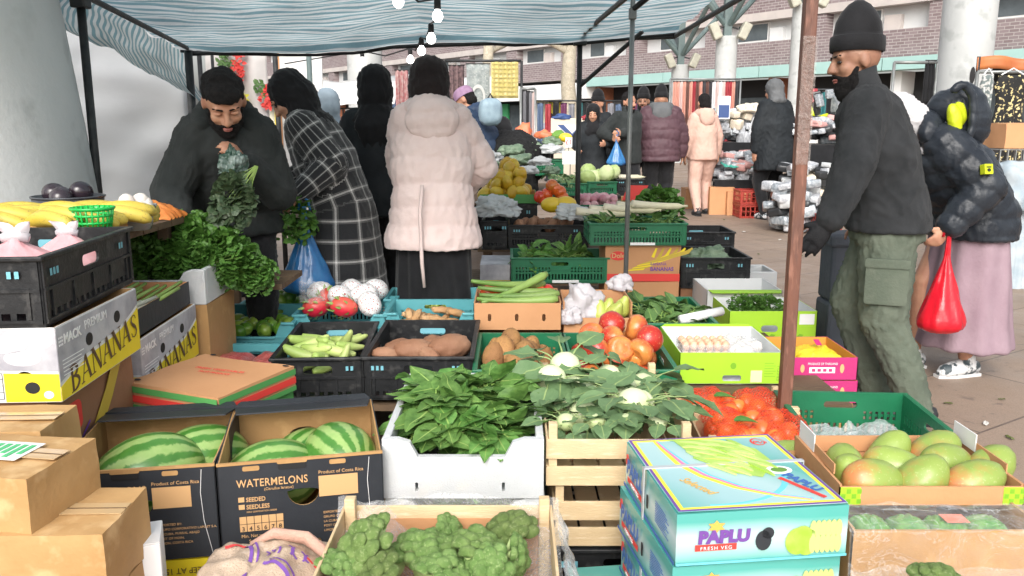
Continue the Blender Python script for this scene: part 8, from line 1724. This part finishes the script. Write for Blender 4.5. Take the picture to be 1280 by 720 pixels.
for x in (.03, 2.15): b = MB(); b.tube([(x, 0, 0), (x, 0, 2.24)], .025, 8); b.build('pole', MATS['metal_dark'], t)
p = P(716, 165, 13.6); t = thing('display_board', 'white display board with a blue chevron jumper beside the woman in the open coat', 'display', (p.x - .35, 13.6, 0)); b = MB(); b.box((0, 0, .95), (.68, .03, 1.42)); b.build('board', MATS['pack_cream'], t); b = MB(); T = Matrix.Translation((0, -.002, 1.08)) @ Matrix.Rotation(R(90), 4, 'X'); b.panel(rect(.1, .0, .58, .24), (), 0, .004, T); b.build('jumper', MATS['scarf_white'], t)
b = MB(); b.panel([(.1, .24), (.2, .24), (.34, .1), (.48, .24), (.58, .24), (.34, .02)], (), .004, .008, T); b.build('chevron', MATS['cushion_blue'], t); b = MB(); b.box((.05, 0, 0), (.63, .03, .94)); b.build('stand', MATS['pack_cream'], t)
crumple('cloth_bundle', 'red cloth bundle on top of the display board', 'bundle', P(735, 148, 13.65), .13, .08, .06, 'scarf_red', 2, 0, 3); crumple('cloth_bundle', 'blue cloth bundle on top of the display board', 'bundle', P(702, 147, 13.65), .13, .08, .06, 'cushion_blue', 3, 0, 3)
# clutter on the brick building: far sills and a smudge of paint on the broad column
col_ = bpy.data.objects['column']; b = MB(); T = Matrix.Translation((.02, -.298, P(1186, 95, 10.3).z)) @ Matrix.Rotation(R(90), 4, 'X'); b.panel(ell(-.07, 0, .03, .1, 18), (), 0, .006, T); b.build('paint_smudge', MATS['black'], col_)
# more hanging clothes along the far stalls, and scraps on the paving
M('cloth_teal', (.03, .16, .17)); M('cloth_mustard', (.4, .25, .05)); M('cloth_plum', (.12, .03, .08)); M('cloth_denim', (.08, .12, .2))
rail('far rail of mixed garments behind the woman in the open dark coat', 660, 800, 126, 19.0, mat='metal_dark')
gm = ['cloth_black', 'cloth_denim', 'scarf_red', 'cloth_black', 'cloth_plum', 'scarf_grey', 'cloth_teal', 'cloth_black', 'cloth_mustard', 'cloth_black', 'scarf_grey', 'cloth_denim', 'cloth_black', 'cloth_plum']
for q, mm in enumerate(gm): cloth_hang('garment', 'garment hanging on the far rail behind the woman in the open dark coat', 'garment', 662 + 9.8 * q, 669.5 + 9.8 * q, 128 + (q % 3), 19.0, .9, mm, 'garments on the far rail', .04, 1)
rail('far rail of garments seen between the rusty post and the fleece man', 1004, 1066, 112, 15.5, mat='metal_dark')
for q, mm in enumerate(gm[3:11]): cloth_hang('garment', 'garment hanging between the rusty post and the man in the fleece', 'garment', 1006 + 7.4 * q, 1012 + 7.4 * q, 114 + (q % 2), 15.5, 1.2, mm, 'garments behind the rusty post', .04, 1)
rail('far rail of garments left of the red patterned cloth', 478, 556, 104, 15.0, mat='metal_dark')
for q, mm in enumerate(gm[:9]): cloth_hang('garment', 'garment hanging behind the brown headscarf', 'garment', 480 + 8.2 * q, 487 + 8.2 * q, 106 + (q % 3), 15.0, .9, mm, 'garments behind the brown headscarf', .04, 1)
M('litter_leaf', (.1, .12, .03)); M('litter_paper', (.6, .58, .54))
for q, (u, v) in enumerate(((1185, 505), (1232, 530), (1210, 468), (1252, 500), (975, 300), (948, 318), (1000, 320), (930, 290), (1262, 548), (1170, 540), (960, 345), (905, 275))):
    o = MB(); s_ = rnd.uniform(.012, .035); o.grid(lambda a, c: (s_ * (a - .5) * 2, s_ * (c - .5) * (1 - abs(a - .5)), .004 + .012 * abs(nz((a * 3, c * 3, q), 1))), 5, 5)
    o = o.build('litter_scrap', MATS[('litter_leaf', 'litter_paper', 'litter_leaf')[q % 3]], None, True, solid=.001); p = G(u, v, .006); o.location = p; o.rotation_euler = (0, 0, q); tag(o, 'small pale scrap of paper on the paving' if q % 3 == 1 else 'small withered leaf scrap on the paving', 'litter', 'paper scraps on the paving' if q % 3 == 1 else 'leaf scraps on the paving')
bake_texts()
